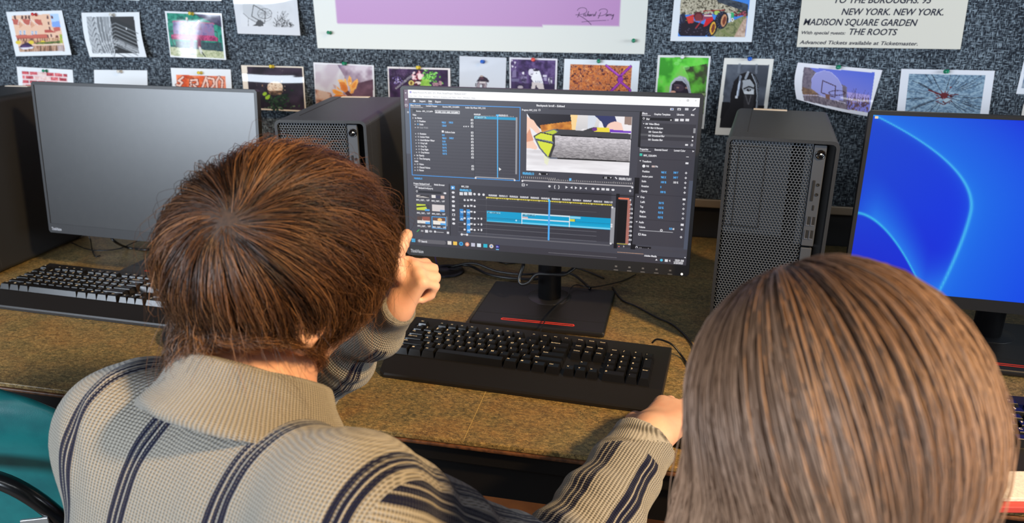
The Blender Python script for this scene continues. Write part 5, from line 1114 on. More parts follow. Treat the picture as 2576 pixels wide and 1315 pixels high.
    u0, v0 = g.q(1172, 296); ue = S.uv(*k8((808, 340))[0])[0]; g._put([(u0, v0 - .0012), (ue, v0 - .0012), (ue, v0 + .0012), (u0, v0 + .0012)], [(0, 1, 2, 3)], (206, 190, 66))
    for i in range(12):
        x = 1206 + i * 139; y = 276 + i * 8; g.text(x, y, '00;00;%02d;%02d' % (i, (i * 13) % 30), 22, TX, x + 112)
        for j in range(5): g.rect(x - 30 + j * 28, y + 18, x - 25 + j * 28, y + (26 if j else 30) + 8, (60, 56, 30) if j else TX)
    # clips
    CY, CY2, CY3 = (2, 156, 204), (40, 186, 226), (110, 206, 238)
    g.rect(1182, 470, 1642, 640, CY); g.rect(1182, 590, 1642, 618, (24, 170, 214)); g.rect(1182, 612, 1642, 634, CY3); g.rect(1190, 482, 1360, 512, (150, 214, 236)); g.text(1196, 506, 'MVI_1209.MP4 [V]', 22, (50, 96, 120), 1350); g.hline(1182, 560, 1642, 4, (20, 60, 84)); g.hline(1182, 575, 1642, 3, (20, 60, 84))
    x0 = 1642; (ua, va) = g.q(x0, 498); ub = S.uv(*k8((274, 470))[0])[0]; uc = S.uv(*k8((800, 500))[0])[0]
    def bar(u0, u1, v0, v1, c): g._put([(u0, v1), (u1, v1), (u1, v0), (u0, v0)], [(0, 1, 2, 3)], c)
    mm = .00013
    bar(ua, ub, va, va - 165 * mm, CY); bar(ub, uc, va, va - 165 * mm, CY); bar(ua, uc, va - 108 * mm, va - 134 * mm, (20, 166, 210)); bar(ua, uc, va - 138 * mm, va - 160 * mm, CY3); bar(ua, uc, va - 78 * mm, va - 81 * mm, (20, 60, 84))
    bar(ua, ub, va, va - 20 * mm, (206, 226, 234)); bar(ua, ub, va - 78 * mm, va - 96 * mm, (206, 226, 234)); bar(ua, ua + 12 * mm, va, va - 165 * mm, (214, 230, 238)); bar(ub - 12 * mm, ub, va, va - 165 * mm, (214, 230, 238))
    g.rect(1656, 512, 1826, 540, (150, 214, 236)); g.text(1660, 536, 'MVI_1220.MP4 [V]', 22, (50, 96, 120), 1816); g.rect(1650, 548, 1726, 572, (226, 206, 206)); g.hline(1650, 558, 1726, 5, (190, 60, 60))
    bar(ub + 3 * mm, ub + 150 * mm, va - 6 * mm, va - 36 * mm, (130, 206, 234)); bar(ub, ub + 76 * mm, va - 44 * mm, va - 80 * mm, (206, 206, 70)); bar(ub + 70 * mm, ub + 76 * mm, va - 44 * mm, va - 80 * mm, (30, 30, 30))
    g.ell(1572, 600, 12, (170, 226, 246)); g.ell(1610, 600, 10, (60, 150, 196))
    g.rect(2000, 330, 2011, 862, (78, 170, 240)); g.poly([(1994, 322), (2018, 322), (2018, 340), (2006, 350), (1994, 340)], (90, 200, 250))
    g.rect(850, 774, 930, 796, (170, 170, 176)); g.ell(852, 784, 15, TX); g.ell(922, 788, 15, TX); u0, v0 = g.q(940, 796); g._put([(u0, v0 - .0012), (ue, v0 - .0012), (ue, v0 + .0010), (u0, v0 + .0010)], [(0, 1, 2, 3)], (104, 103, 110))
    # taskbar
    hb = -SH / 2; g._put([(-hw, hb), (hw, hb), (hw, hb + .0128), (-hw, hb + .0128)], [(0, 1, 2, 3)], (60, 58, 66))
    g.rect(188, 838, 238, 886, (72, 176, 226)); g.hline(188, 862, 238, 3, (60, 58, 66)); g.rect(212, 838, 214, 886, (60, 58, 66))
    u0, v1 = g.q(262, 842); u1, v0 = g.q(644, 922); r = (v1 - v0) / 2; g._put([(u0 + r + r * math.cos(a), v0 + r + r * math.sin(a)) for a in np.linspace(np.pi / 2, 1.5 * np.pi, 9)] + [(u1 - r + r * math.cos(a), v0 + r + r * math.sin(a)) for a in np.linspace(-np.pi / 2, np.pi / 2, 9)], [list(range(18))], (98, 96, 102)); g.ell(292, 868, 14, TX); g.ell(292, 868, 8, (98, 96, 102)); g.text(318, 886, 'Search', 24, TX, 394)
    for x, c, kind in ((690, (226, 220, 214), 'r'), (764, (240, 196, 84), 'r'), (844, (60, 160, 214), 'o'), (924, (236, 150, 120), 'o'), (1002, (196, 196, 214), 'r'), (1080, (216, 226, 236), 'r'), (1164, (40, 180, 206), 'r'), (1244, (220, 206, 196), 'o'), (1326, (36, 34, 110), 'r')):
        y = 896 + (x - 690) * .08
        if kind == 'o': g.ell(x, y, 27, c); g.ell(x, y, 12, {844: (30, 90, 160), 924: (246, 220, 190), 1244: (80, 140, 220)}[x])
        else: g.rect(x - 26, y - 25, x + 26, y + 25, c)
    g.text(1310, 958, 'Pr', 22, (170, 170, 255)); g.rect(1306, 976, 1342, 990, (110, 190, 236))
    g.crop(1380, 450, 5.0575)                                    # ---- lower right
    g.rect(868, 185, 1098, 880, (60, 59, 68)); g.rect(862, 185, 870, 882, DKK); g.rect(1096, -20, 1104, 895, DKK); g.hline(0, 158, 1098, 8, DKK)
    g.rect(890, 234, 1026, 262, (232, 118, 88)); g.rect(892, 266, 1006, 815, (12, 11, 16)); g.rect(1008, 262, 1014, 830, (170, 110, 100)); g.rect(870, 816, 1000, 832, (206, 190, 66))
    for k in range(11): g.text(1034 - k * 2.5, 276 + k * 56, ['0', '-6', '-12', '-18', '-24', '-30', '-36', '-42', '-48', '-54', 'dB'][k], 22, TX)
    g.ell(896, 856, 8, (220, 120, 110)); g.text(950, 864, 'S', 18, TX)
    g.rect(1104, 700 - 515, 1790, 880, (64, 63, 72))
    g.hline(1140, 190, 1780, 4, LINE)
    for i, s_ in enumerate(('Left', 'Top', 'Right', 'Bottom')):
        y = 300 + i * 61; x = 1168 - i * 4; g.text(x, y, s_, 24, TX, x + 14 * len(s_)); g.text(1402 - i * 4, y + 14, '0.0 %', 26, BL, 1466 - i * 4)
        g.poly([(1704 - i * 4, y + 18), (1720 - i * 4, y + 3), (1736 - i * 4, y + 18), (1720 - i * 4, y + 33)], TX); g.ell(1720 - i * 4, y + 18, 6, BG)
    g.poly([(1126, 216), (1152, 216), (1139, 232)], TX); g.text(1168, 238, 'Crop', 24, TX, 1220); g.rect(1706, 246, 1742, 272, TX); g.hline(1110, 508, 1740, 4, LINE); g.poly([(1108, 536), (1134, 536), (1121, 552)], TX); g.text(1150, 558, 'Audio', 24, TX, 1214); g.rect(1682, 566, 1718, 596, TX)
    g.text(1150, 618, 'Volume', 24, TX, 1230); g.hline(1160, 636 + 14, 1584, 7, (180, 180, 186)); g.ell(1435, 652, 17, TX); g.ell(1435, 652, 9, (90, 90, 98)); g.text(1534, 642, '0.0', 26, BL, 1572); g.text(1576, 644, 'dB', 22, TX, 1600); g.poly([(1678, 640), (1694, 625), (1710, 640), (1694, 655)], TX)
    g.rect(1142, 686, 1172, 716, TX); g.rect(1149, 693, 1165, 709, BG); g.text(1184, 716, 'Mute', 24, TX, 1242); g.poly([(1670, 738), (1686, 722), (1702, 738), (1686, 754)], TX); g.ell(1686, 738, 6, BG)
    g.rect(1096, 850, 1302, 900, (16, 15, 20)); g.ell(1120, 868, 15, TX); g.ell(1120, 870, 8, (16, 15, 20)); g.text(1148, 892, 'Adjust speed...', 24, TX, 1288)
    g.rect(1100, 900, 1760, 918, (70, 69, 78)); g.hline(0, 934, 870, 4, (130, 128, 134)); g.rect(874, 930, 1208, 950, (216, 170, 142)); g.text(1218, 982, 'Adobe Media', 22, TX, 1378); g.hline(1380, 985, 1740, 6, DKK); g.ell(1736, 998, 8, TX)
    g.rect(800, 360, 828, 820, (150, 150, 156)); 
    for y in (360, 578, 604, 820): g.ell(812 - (y - 360) * .045, y, 13, TX)
    g.poly([(1358, 1034), (1372, 1012), (1388, 1034)], TX); g.ell(1436, 1030, 18, (84, 190, 226), 16); g.rect(1480, 1018, 1516, 1052, TX); g.poly([(1530, 1036), (1548, 1022), (1548, 1054)], TX); g.text(1604, 1044, '10:54 AM', 26, TX, 1714); g.text(1590, 1074, '2/25/2025', 26, TX, 1710)
    g.rect(1788, 400 - 380, 1810, 900, (78, 84, 100))
    # programme picture: backpack on a table
    g.crop(1380, 230, 5.26)
    def pic(x, y): return x - 1999 + 0, y
    K5 = Crop(1000, 210, 5.26); tl_, br_ = S.uv(*K5((1714, 392))[0]), S.uv(*k6((1064, 1112))[0])
    W_, H_ = br_[0] - tl_[0], tl_[1] - br_[1]; nx, ny = 210, 120
    u, v = np.meshgrid(np.linspace(0, 1, nx + 1), np.linspace(0, 1, ny + 1)); cv = Canvas(u * 1000, v * 562, (236, 234, 238))
    R = full
    cv.poly([(0, 0), (430, 0), (440, 60), (300, 150), (150, 160), (40, 60)], (28, 24, 34)); cv.tex([(130, 110), (440, 60), (470, 140), (300, 190), (150, 190)], [(170, 96, 30), (236, 160, 60)], 60, 2); cv.poly([(420, 0), (500, 0), (500, 140), (440, 150), (430, 60)], (250, 214, 150)); cv.grad([(490, 0), (700, 0), (690, 150), (470, 150)], (226, 222, 222), (206, 204, 206), 90); cv.poly([(590, 0), (680, 0), (640, 130), (590, 140)], (214, 220, 232))
    cv.poly([(650, 0), (840, 0), (900, 150), (760, 150), (720, 60)], (44, 50, 100)); cv.ell(850, 130, 90, 80, (246, 206, 190)); cv.poly([(880, 0), (1000, 0), (1000, 160), (930, 140)], (240, 234, 236)); cv.poly([(930, 0), (1000, 0), (1000, 80), (930, 70)], (150, 126, 116))
    cv.poly([(0, 30), (70, 70), (140, 180), (160, 210), (110, 200), (30, 130), (60, 260), (110, 330), (95, 350), (40, 340), (0, 340)], (248, 206, 184)); cv.poly([(0, 200), (30, 150), (70, 260), (0, 280)], (226, 160, 130))
    cv.grad([(0, 360), (1000, 300), (1000, 562), (0, 562)], (206, 202, 206), (246, 244, 248), 90); cv.tex([(0, 360), (1000, 330), (1000, 562), (0, 562)], [(214, 210, 214), (246, 244, 248)], 60, 4, (.3, 2), .5)
    cv.poly([(540, 130), (1000, 138), (1000, 170), (500, 165)], (236, 232, 234)); cv.poly([(510, 160), (640, 110), (720, 112), (800, 160)], (60, 58, 62)); cv.poly([(650, 150), (680, 108), (790, 112), (800, 150)], (236, 216, 60)); cv.ell(655, 130, 26, 16, (110, 50, 130)); cv.poly([(800, 125), (1000, 135), (1000, 152), (800, 150)], (116, 60, 190))
    cv.poly([(170, 185), (290, 140), (1000, 160), (1000, 220), (270, 205)], (64, 64, 68)); cv.line([(270, 200), (1000, 215)], 16, (20, 20, 24))
    cv.grad([(250, 205), (1000, 215), (1000, 425), (230, 425), (200, 330)], (226, 220, 226), (116, 112, 114), 90); cv.tex([(250, 205), (1000, 215), (1000, 425), (230, 425)], [(110, 106, 110), (236, 230, 234)], 7, 3, (.35, 1.6), .35); cv.line([(240, 425), (1000, 428)], 12, (14, 12, 16))
    cv.poly([(70, 215), (130, 185), (250, 200), (262, 240), (240, 400), (215, 420), (130, 330)], (216, 226, 64)); cv.poly([(150, 185), (280, 148), (300, 170), (250, 200)], (190, 206, 60)); cv.line([(262, 205), (268, 300), (230, 415)], 26, (56, 54, 56)); cv.line([(75, 225), (130, 330), (215, 425), (300, 428)], 14, (96, 104, 120)); cv.line([(90, 250), (170, 262), (255, 275)], 22, (110, 122, 134)); cv.line([(95, 250), (255, 285)], 8, (34, 40, 46)); cv.line([(75, 220), (140, 180), (250, 200)], 12, (44, 44, 48)); cv.line([(160, 180), (270, 145), (300, 165)], 10, (110, 118, 126)); cv.poly([(170, 400), (230, 425), (210, 500), (180, 480)], (236, 240, 190), .6)
    g.d += .000005; idx = np.arange((nx + 1) * (ny + 1)).reshape(ny + 1, nx + 1); F = np.stack([idx[:-1, :-1], idx[1:, :-1], idx[1:, 1:], idx[:-1, 1:]], -1).reshape(-1, 4).tolist()
    P3 = np.stack([tl_[0] + u * W_, tl_[1] - v * H_, np.full_like(u, -.0002 - g.d)], -1).reshape(-1, 3)
    b.add(S.loc(P3), F, 0, lin(np.clip(cv.C, 0, 255).reshape(-1, 3)))
def paint_blue(b, S):
    nx, ny = 240, 136; u, v = np.meshgrid(np.linspace(0, 1, nx + 1), np.linspace(0, 1, ny + 1))
    X, Y = u * 527, v * 296.5
    def mixc(a, c, t): return a * (1 - t[..., None]) + c * t[..., None]
    A = np.array
    C = mixc(A([10., 66, 206]), A([8., 44, 226]), np.clip(X / 300 + Y / 500 - .1, 0, 1))
    C = mixc(C, A([14., 30, 196]), np.clip((Y - 150) / 160, 0, 1) * np.clip(1 - X / 260, 0, 1))
    # broad ribbons of light
    def ribbon(fx, wid, inner, edge, glow):
        nonlocal C
        d = X - fx(Y)
        C = mixc(C, inner, np.where(d > 0, np.clip(1 - d / wid, 0, 1) ** .8, 0) * .9)
        C = mixc(C, edge, np.exp(-(d / 2.6) ** 2) * .9); C = mixc(C, glow, np.exp(-(np.abs(d) / 10)) * .35)
    x_big = lambda y: 168 - 168 * np.clip(1 - y / 150, 0, 1) ** 2.0 - 26 * np.clip((y - 150) / 150, 0, 1) ** 1.6
    ribbon(x_big, 210, A([20., 112, 232]), A([84., 206, 240]), A([40., 150, 240]))
    f2 = 164 + 128 * np.clip(X / 120, 0, 1) ** 1.7
    d2 = Y - f2; m2 = X < x_big(Y)
    C = np.where((m2 & (d2 < 0))[..., None], mixc(C, A([34., 140, 240]), np.clip(1 + d2 / 80, 0, 1) ** 1.5 * np.clip(X / 40 + .3, 0, 1) * .8), C)
    C = np.where(m2[..., None], mixc(C, A([64., 206, 236]), np.exp(-(d2 / 2.4) ** 2) * .8), C)
    d3 = (X - 430) * .5 + (Y - 292); C = mixc(C, A([30., 130, 240]), np.exp(-(d3 / 40) ** 2) * np.clip((X - 250) / 150, 0, 1) * .7)
    P3 = np.stack([(u - .5) * SW, (.5 - v) * SH, np.full_like(u, -.0004)], -1).reshape(-1, 3)
    idx = np.arange((nx + 1) * (ny + 1)).reshape(ny + 1, nx + 1); F = np.stack([idx[:-1, :-1], idx[1:, :-1], idx[1:, 1:], idx[:-1, 1:]], -1).reshape(-1, 4).tolist()
    b.add(S.loc(P3), F, 0, lin(np.clip(C, 0, 255).reshape(-1, 3)))
    b.add(S.loc([(-SW / 2 + .003, SH / 2 - .006, -.0006), (-SW / 2 + .008, SH / 2 - .006, -.0006), (-SW / 2 + .008, SH / 2 - .002, -.0006), (-SW / 2 + .003, SH / 2 - .002, -.0006)]), [(0, 1, 2, 3)], 0, lin((236, 206, 170)))
def paint_blank(b, S):
    b.add(S.loc([(-SW / 2, -SH / 2, -.0004), (SW / 2, -SH / 2, -.0004), (SW / 2, SH / 2, -.0004), (-SW / 2, SH / 2, -.0004)]), [(0, 1, 2, 3)], 0)
make_monitor(S_MID, 'monitor showing dark video editing software with a backpack clip, in the middle of the desk', paint_editor, True, 0.043)
make_monitor(S_LEFT, 'switched-off monitor with a blank grey screen, behind the boy\'s head', paint_blank, False, 0.05)
make_monitor(S_RIGHT, 'monitor showing a blue swirl wallpaper, at the right edge', paint_blue, True, 0.045)
# ================================================================== smooth bodies from distance fields
def nets(sdf, lo, hi, h, B=8):
    """surface nets over the sparse blocks that touch the surface"""
    lo = np.asarray(lo, float); hi = np.asarray(hi, float); nb = np.ceil((hi - lo) / (h * B)).astype(int); N = nb * B + 1
    g = np.stack(np.meshgrid(*[np.arange(n) for n in nb], indexing='ij'), -1).reshape(-1, 3)
    act = g[np.abs(sdf(lo + (g + .5) * h * B)) < h * B * 1.35]
    o = np.arange(B + 1); loc = np.stack(np.meshgrid(o, o, o, indexing='ij'), -1)
    VI, VP, Q = [], [], []
    sx = np.array([N[1] * N[2], N[2], 1])
    for s in range(0, len(act), 160):
        a = act[s:s + 160]; base = a[:, None, None, None, :] * B + loc[None]
        P = lo + base * h; F = sdf(P.reshape(-1, 3)).reshape(P.shape[:-1]); ins = F < 0
        cell = base[:, :B, :B, :B]; cnt = np.zeros(cell.shape[:-1]); acc = np.zeros(cell.shape)
        for ax in range(3):
            oth = [i for i in range(3) if i != ax]
            for i in (0, 1):
                for j in (0, 1):
                    sl0 = [slice(None)] + [slice(0, B)] * 3; sl0[oth[0] + 1] = slice(i, B + i); sl0[oth[1] + 1] = slice(j, B + j); sl1 = list(sl0); sl1[ax + 1] = slice(1, B + 1)
                    f0, f1 = F[tuple(sl0)], F[tuple(sl1)]; m_ = (f0 < 0) != (f1 < 0); t = np.where(m_, f0 / np.where(m_, f0 - f1, 1), 0)
                    cnt += m_; off = np.zeros(cell.shape); off[..., ax] = t; off[..., oth[0]] = i; off[..., oth[1]] = j; acc += off * m_[..., None]
        k = cnt > 0; VI.append((cell[k] * sx).sum(-1)); VP.append(lo + (cell[k] + acc[k] / cnt[k][:, None]) * h)
        for ax in range(3):
            oth = [(ax + 1) % 3, (ax + 2) % 3]; sl1 = [slice(None)] + [slice(0, B)] * 3; sl1[ax + 1] = slice(1, B + 1)
            f0, f1 = ins[:, :B, :B, :B], ins[tuple(sl1)]; m_ = f0 != f1; c = cell[m_]; ids = (c * sx).sum(-1)
            a_, b_ = sx[oth[0]], sx[oth[1]]; q = np.stack([ids - a_ - b_, ids - b_, ids, ids - a_], -1); fl = ~f0[m_]; q[fl] = q[fl][:, ::-1]; Q.append(q)
    VI, VP, Q = np.concatenate(VI), np.concatenate(VP), np.concatenate(Q)
    u, first = np.unique(VI, return_index=True); VP = VP[first]; j = np.searchsorted(u, Q); j = np.clip(j, 0, len(u) - 1); ok = (u[j] == Q).all(1)
    return VP, j[ok]
def cone(p, a, b, ra, rb):
    a, b = np.asarray(a, float), np.asarray(b, float); ab = b - a; t = np.clip(((p - a) @ ab) / (ab @ ab + 1e-12), 0, 1)
    return np.linalg.norm(p - a - t[:, None] * ab, axis=1) - (ra + (rb - ra) * t)
def ellip(p, c, R, r):
    q = (p - c) @ R; r = np.asarray(r, float); k0 = np.linalg.norm(q / r, axis=1); k1 = np.linalg.norm(q / (r * r), axis=1); return k0 * (k0 - 1) / (k1 + 1e-9)
def smin(a, b, k):
    h = np.clip(.5 + .5 * (b - a) / k, 0, 1); return b * (1 - h) + a * h - k * h * (1 - h)
def field(prims):
    def f(p):
        d = None
        for q in prims:
            e = cone(p, *q[1:5]) if q[0] == 'c' else ellip(p, *q[1:4]); k = q[5] if q[0] == 'c' else q[4]
            if k < 0: d = -smin(-d, e, -k)
            else: d = e if d is None else smin(d, e, k)
        return d
    return f
def skin(name, V, F, mats, parent=None, attrs=None, org=None, smooth=True):
    org = np.zeros(3) if org is None else org
    me = bpy.data.meshes.new(name); me.from_pydata((V - org).tolist(), [], F.tolist() if hasattr(F, 'tolist') else F)
    for m_ in (mats if isinstance(mats, (list, tuple)) else [mats]): me.materials.append(m_)
    me.polygons.foreach_set('use_smooth', [smooth] * len(me.polygons))
    for k, v in (attrs or {}).items():
        at = me.attributes.new(k, 'FLOAT_VECTOR' if v.ndim == 2 else 'FLOAT', 'POINT' if len(v) == len(V) else 'CORNER'); at.data.foreach_set('vector' if v.ndim == 2 else 'value', v.astype(np.float32).ravel())
    me.update(); o = bpy.data.objects.new(name, me); COL.objects.link(o)
    if parent: o.parent = parent
    return o
def unit(v): v = np.asarray(v, float); return v / np.linalg.norm(v)
def head_frame(yaw_r, pitch_d, roll_r):
    """columns right, forward, up; yaw to the right, nod down, right ear down"""
    return _rz(-math.radians(yaw_r)) @ _rx(-math.radians(pitch_d)) @ _ry(math.radians(roll_r))
def hand(w, d, n, th, s=1.0, curls=((25, 30, 15),) * 4, thumb=None, spread=.10):
    """round cones of a hand: w wrist, d knuckle direction, n the way the palm faces, th the thumb side"""
    w = np.asarray(w, float); d = unit(d); n = unit(np.asarray(n) - d * np.dot(n, d)); th = unit(np.asarray(th) - d * np.dot(th, d) - n * np.dot(th, n)); L = []
    offs = (.027, .009, -.009, -.026); ml = (.082, .084, .079, .071); fl = ((.040, .024, .019), (.044, .028, .020), (.041, .026, .020), (.033, .019, .018)); rr = (.0090, .0092, .0088, .0078)
    for i in range(4):
        k = w + (d * ml[i] + th * offs[i]) * s; L.append(('c', w + th * offs[i] * .45 * s, k, .0150 * s, .0112 * s, .016 * s * s))
    for i in range(4):
        k = w + (d * ml[i] + th * offs[i]) * s; a = 0.0; p = k; base = unit(d + th * offs[i] * spread * 30)
        for j in range(3):
            a += math.radians(curls[i][j]); v = base * math.cos(a) + n * math.sin(a); e = p + v * fl[i][j] * s; r0 = rr[i] * s * (1.08, 1.0, .92)[j]
            L.append(('c', p, e, r0, rr[i] * s * (1.0, .93, .80)[j], .0045)); p = e
    tb = w + (d * .022 + th * .024 + n * .006) * s; dirs = thumb or (d * .62 + th * .70 + n * .35, d * .80 + th * .45 + n * .40, d * .92 + th * .2 + n * .40); p = tb
    for j, (v, l, r0, r1) in enumerate(zip(dirs, (.044, .033, .027), (.0150, .0112, .0102), (.0112, .0102, .0085))): e = p + unit(v) * l * s; L.append(('c', p, e, r0 * s, r1 * s, .010 if j == 0 else .005)); p = e
    return L
def head_prims(c, R, s=1.0):
    g = lambda x, y, z: c + R @ (np.array([x, y, z]) * s)
    r3 = lambda *r: np.array(r) * s
    L = [('e', g(0, -.006, .018), R, r3(.074, .093, .083), .02), ('e', g(0, .036, -.048), R, r3(.056, .056, .062), .03), ('c', g(0, .072, -.086), g(0, .062, -.080), .018 * s, .024 * s, .025),
         ('c', g(0, .086, .012), g(0, .104, -.034), .008 * s, .0115 * s, .010), ('c', g(-.010, .095, -.038), g(.010, .095, -.038), .008 * s, .008 * s, .006), ('c', g(-.034, .080, .018), g(.034, .080, .018), .012 * s, .012 * s, .016),
         ('c', g(-.016, .089, -.061), g(.016, .089, -.061), .0065 * s, .0065 * s, .008), ('c', g(-.013, .087, -.070), g(.013, .087, -.070), .0070 * s, .0070 * s, .006), ('c', g(-.040, .066, -.030), g(-.040, .064, -.034), .018 * s, .018 * s, .02), ('c', g(.040, .066, -.030), g(.040, .064, -.034), .018 * s, .018 * s, .02),
         ('c', g(-.031, .094, .0), g(-.029, .094, .0), .012 * s, .012 * s, -.008), ('c', g(.031, .094, .0), g(.029, .094, .0), .012 * s, .012 * s, -.008)]
    for sd in (-1, 1):
        e = R @ _rz(-sd * .42); L += [('e', g(sd * .077, -.006, -.018), e, r3(.0085, .019, .031), .006), ('e', g(sd * .084, -.002, -.016), e, r3(.006, .010, .018), -.004), ('c', g(sd * .074, .002, -.044), g(sd * .073, .003, -.050), .0085 * s, .0075 * s, .006)]
    return L
def mat_skin(name, c, red):
    M = mat(name, c, 0.48, spec=0.4, noise=(26, red, .55), bump=(420, .12)); b = M.node_tree.nodes['Principled BSDF']
    b.inputs['Subsurface Weight'].default_value = .12; b.inputs['Subsurface Radius'].default_value = (.012, .005, .003); b.inputs['Subsurface Scale'].default_value = .5
    return M
M_SKIN = mat_skin('boy_skin', (224, 176, 148), (212, 146, 120)); M_SKIN2 = mat_skin('girl_skin', (222, 172, 142), (210, 140, 116))
M_EYE = mat('eye_white', (226, 222, 216), .2); M_IRIS = mat('eye_brown', (70, 46, 30), .15)
def eyes(c, R, parent, org, s=1.0):
    for sd in (-1, 1):
        b = MB(); o = c + R @ (np.array([sd * .030, .0825, -.001]) * s) - org; f = R[:, 1]
        b.lathe([(0.0001, -.0110 * s)] + [(.0110 * s * math.sin(a), -.0110 * s * math.cos(a)) for a in np.linspace(.3, 2.6, 9)], o, f, 18)
        b.lathe([(.0057 * s, .0096 * s), (.0040 * s, .0106 * s), (.0001, .0110 * s)], o, f, 16, 1); b.build('eye', [M_EYE, M_IRIS], parent)

# ------------------------------------------------------------------ hair
def mat_hair(name, dark, mid, light, rough=.38):
    M = bpy.data.materials.new(name); M.use_nodes = True; nt, b, N, L = nodes(M)
    a = N.new('ShaderNodeAttribute'); a.attribute_name = 'tone'
    cr = N.new('ShaderNodeValToRGB'); e = cr.color_ramp.elements; e[0].position = 0; e[0].color = rgba(dark); e[1].position = 1; e[1].color = rgba(light); e.new(.5).color = rgba(mid)
    L.new(a.outputs['Fac'], cr.inputs[0]); L.new(cr.outputs[0], b.inputs['Base Color']); b.inputs['Roughness'].default_value = rough; b.inputs['Specular IOR Level'].default_value = .45
    return M
def grow_hair(c, R, rad, whorl, n, length, keep, seed, lift=.016, swirl=.35, clump=90, clump_k=.65, gravity=.5, K=11, wave=.004, down=(0, 0, -1), stand=None, hit=(), inward=.0):
    """strands combed outwards from the whorl over the scalp ellipsoid, falling once they pass its widest part"""
    G = np.random.default_rng(seed); rad = np.asarray(rad, float); w = unit(whorl); dn = np.asarray(down) @ R
    d = G.normal(size=(n * 5, 3)); d /= np.linalg.norm(d, axis=1)[:, None]; d = d[keep(d)][:n]; n = len(d)
    p = d * rad; P = [p]; Ls = length(d) * G.uniform(.55, 1.12, n); st = Ls / (K - 1); lay = G.uniform(.35, 1.0, n) * lift; inwd = inward(d) if callable(inward) else inward
    ph = G.uniform(0, 6.28, (n, 2)); fr = G.uniform(1.5, 3.2, n)
    for k in range(1, K):
        f = k / (K - 1); nn = p / rad ** 2; nn /= np.linalg.norm(nn, axis=1)[:, None]; away = d * 0 + (p / np.linalg.norm(p, axis=1)[:, None]) ; away = away - w
        t = away - nn * (away * nn).sum(1)[:, None]; t /= np.linalg.norm(t, axis=1)[:, None] + 1e-9
        sw = np.cross(nn, t); t = t + sw * swirl * np.exp(-np.linalg.norm(p / rad - w, axis=1) * 1.2)[:, None]
        g = dn - nn * np.clip((nn @ dn), None, 0)[:, None] * 1.0; side = np.clip(1.1 - np.abs(nn @ dn), 0, 1)
        bl = np.clip(1 - 3.0 * np.clip(nn @ dn - .08, 0, 1), 0, 1); t = t * ((1 - gravity * f * .8) * bl)[:, None] + g * (gravity * (.25 + .9 * f) * (.35 + .65 * side))[:, None]; hz = p - dn * (p @ dn)[:, None]; t = t - hz / rad.mean() * (inwd * f * (nn @ dn > .1))[:, None]; t /= np.linalg.norm(t, axis=1)[:, None]
        p = p + t * st[:, None]
        tgt = 1 + (lay * np.minimum(1, 2.2 * f) ** .7 * (1 - .25 * f))[:, None] / rad.mean(); q = np.linalg.norm(p / rad, axis=1)[:, None]
        p = np.where(q < tgt, p / q * tgt, p)
        for a_, b_, ra, rb in hit:                                  # keep clear of the neck and collar
            ab = b_ - a_; tt = np.clip(((p - a_) @ ab) / (ab @ ab), 0, 1); ctr = a_ + tt[:, None] * ab; v_ = p - ctr; dd = np.linalg.norm(v_, axis=1); lim = ra + (rb - ra) * tt + lay * .6
            p = np.where((dd < lim)[:, None], ctr + v_ / (dd[:, None] + 1e-9) * lim[:, None], p)
        P.append(p)
    P = np.stack(P, 1)
    # locks: pull the free ends together
    cs = G.choice(n, max(4, n // clump), replace=False); near = np.argmin(((P[:, None, K // 2] - P[None, cs, K // 2]) ** 2).sum(-1), 1); cl = P[cs[near]]
    f = np.linspace(0, 1, K)[None, :, None]; P = P + (cl - P) * clump_k * f ** 1.6
    jit = np.sin(f[..., 0] * fr[:, None] * 3 + ph[:, :1])[..., None] * G.normal(size=(n, 1, 3)) * wave * f; P = P + jit
    if stand is not None: P = stand(P, G)
    tone = np.clip(G.normal(.45, .2, n) + (G.random(len(cs)) * .5 - .25)[near], 0, 1)
    return c + P @ R.T, tone
def strands(name, P, tone, m_, r=.00026, parent=None, org=None, r_tip=.25, along=(-.10, .14)):
    n, K, _ = P.shape; T = np.gradient(P, axis=1); T /= np.linalg.norm(T, axis=2)[..., None] + 1e-12
    a = np.cross(T, np.array([.3, .2, 1.])); a /= np.linalg.norm(a, axis=2)[..., None] + 1e-9; b = np.cross(T, a); rr = r * (1 - (1 - r_tip) * np.linspace(0, 1, K) ** 2)[None, :, None]
    V = np.stack([P + rr * (math.cos(q) * a + math.sin(q) * b) for q in (0, 2.094, 4.189)], 2).reshape(-1, 3)
    base = (np.arange(n)[:, None] * K + np.arange(K - 1)[None]) * 3; F = np.concatenate([np.stack([base + i, base + 3 + i, base + 3 + (i + 1) % 3, base + (i + 1) % 3], -1).reshape(-1, 4) for i in range(3)])
    along = np.interp(np.linspace(0, 1, K), np.linspace(0, 1, len(along)), along); tn = np.clip(tone[:, None] + along[None], 0, 1)
    me = bpy.data.meshes.new(name); V = V - (org if org is not None else 0)
    me.vertices.add(len(V)); me.vertices.foreach_set('co', V.astype(np.float32).ravel()); me.loops.add(F.size); me.loops.foreach_set('vertex_index', F.astype(np.int32).ravel()); me.polygons.add(len(F)); me.polygons.foreach_set('loop_start', np.arange(0, F.size, 4, dtype=np.int32))
    me.polygons.foreach_set('use_smooth', np.ones(len(F), bool)); me.update(calc_edges=True)
    at = me.attributes.new('tone', 'FLOAT', 'POINT'); at.data.foreach_set('value', np.repeat(tn.reshape(-1), 3).astype(np.float32)); me.materials.append(m_)
    o = bpy.data.objects.new(name, me); COL.objects.link(o)
    if parent: o.parent = parent
    return o

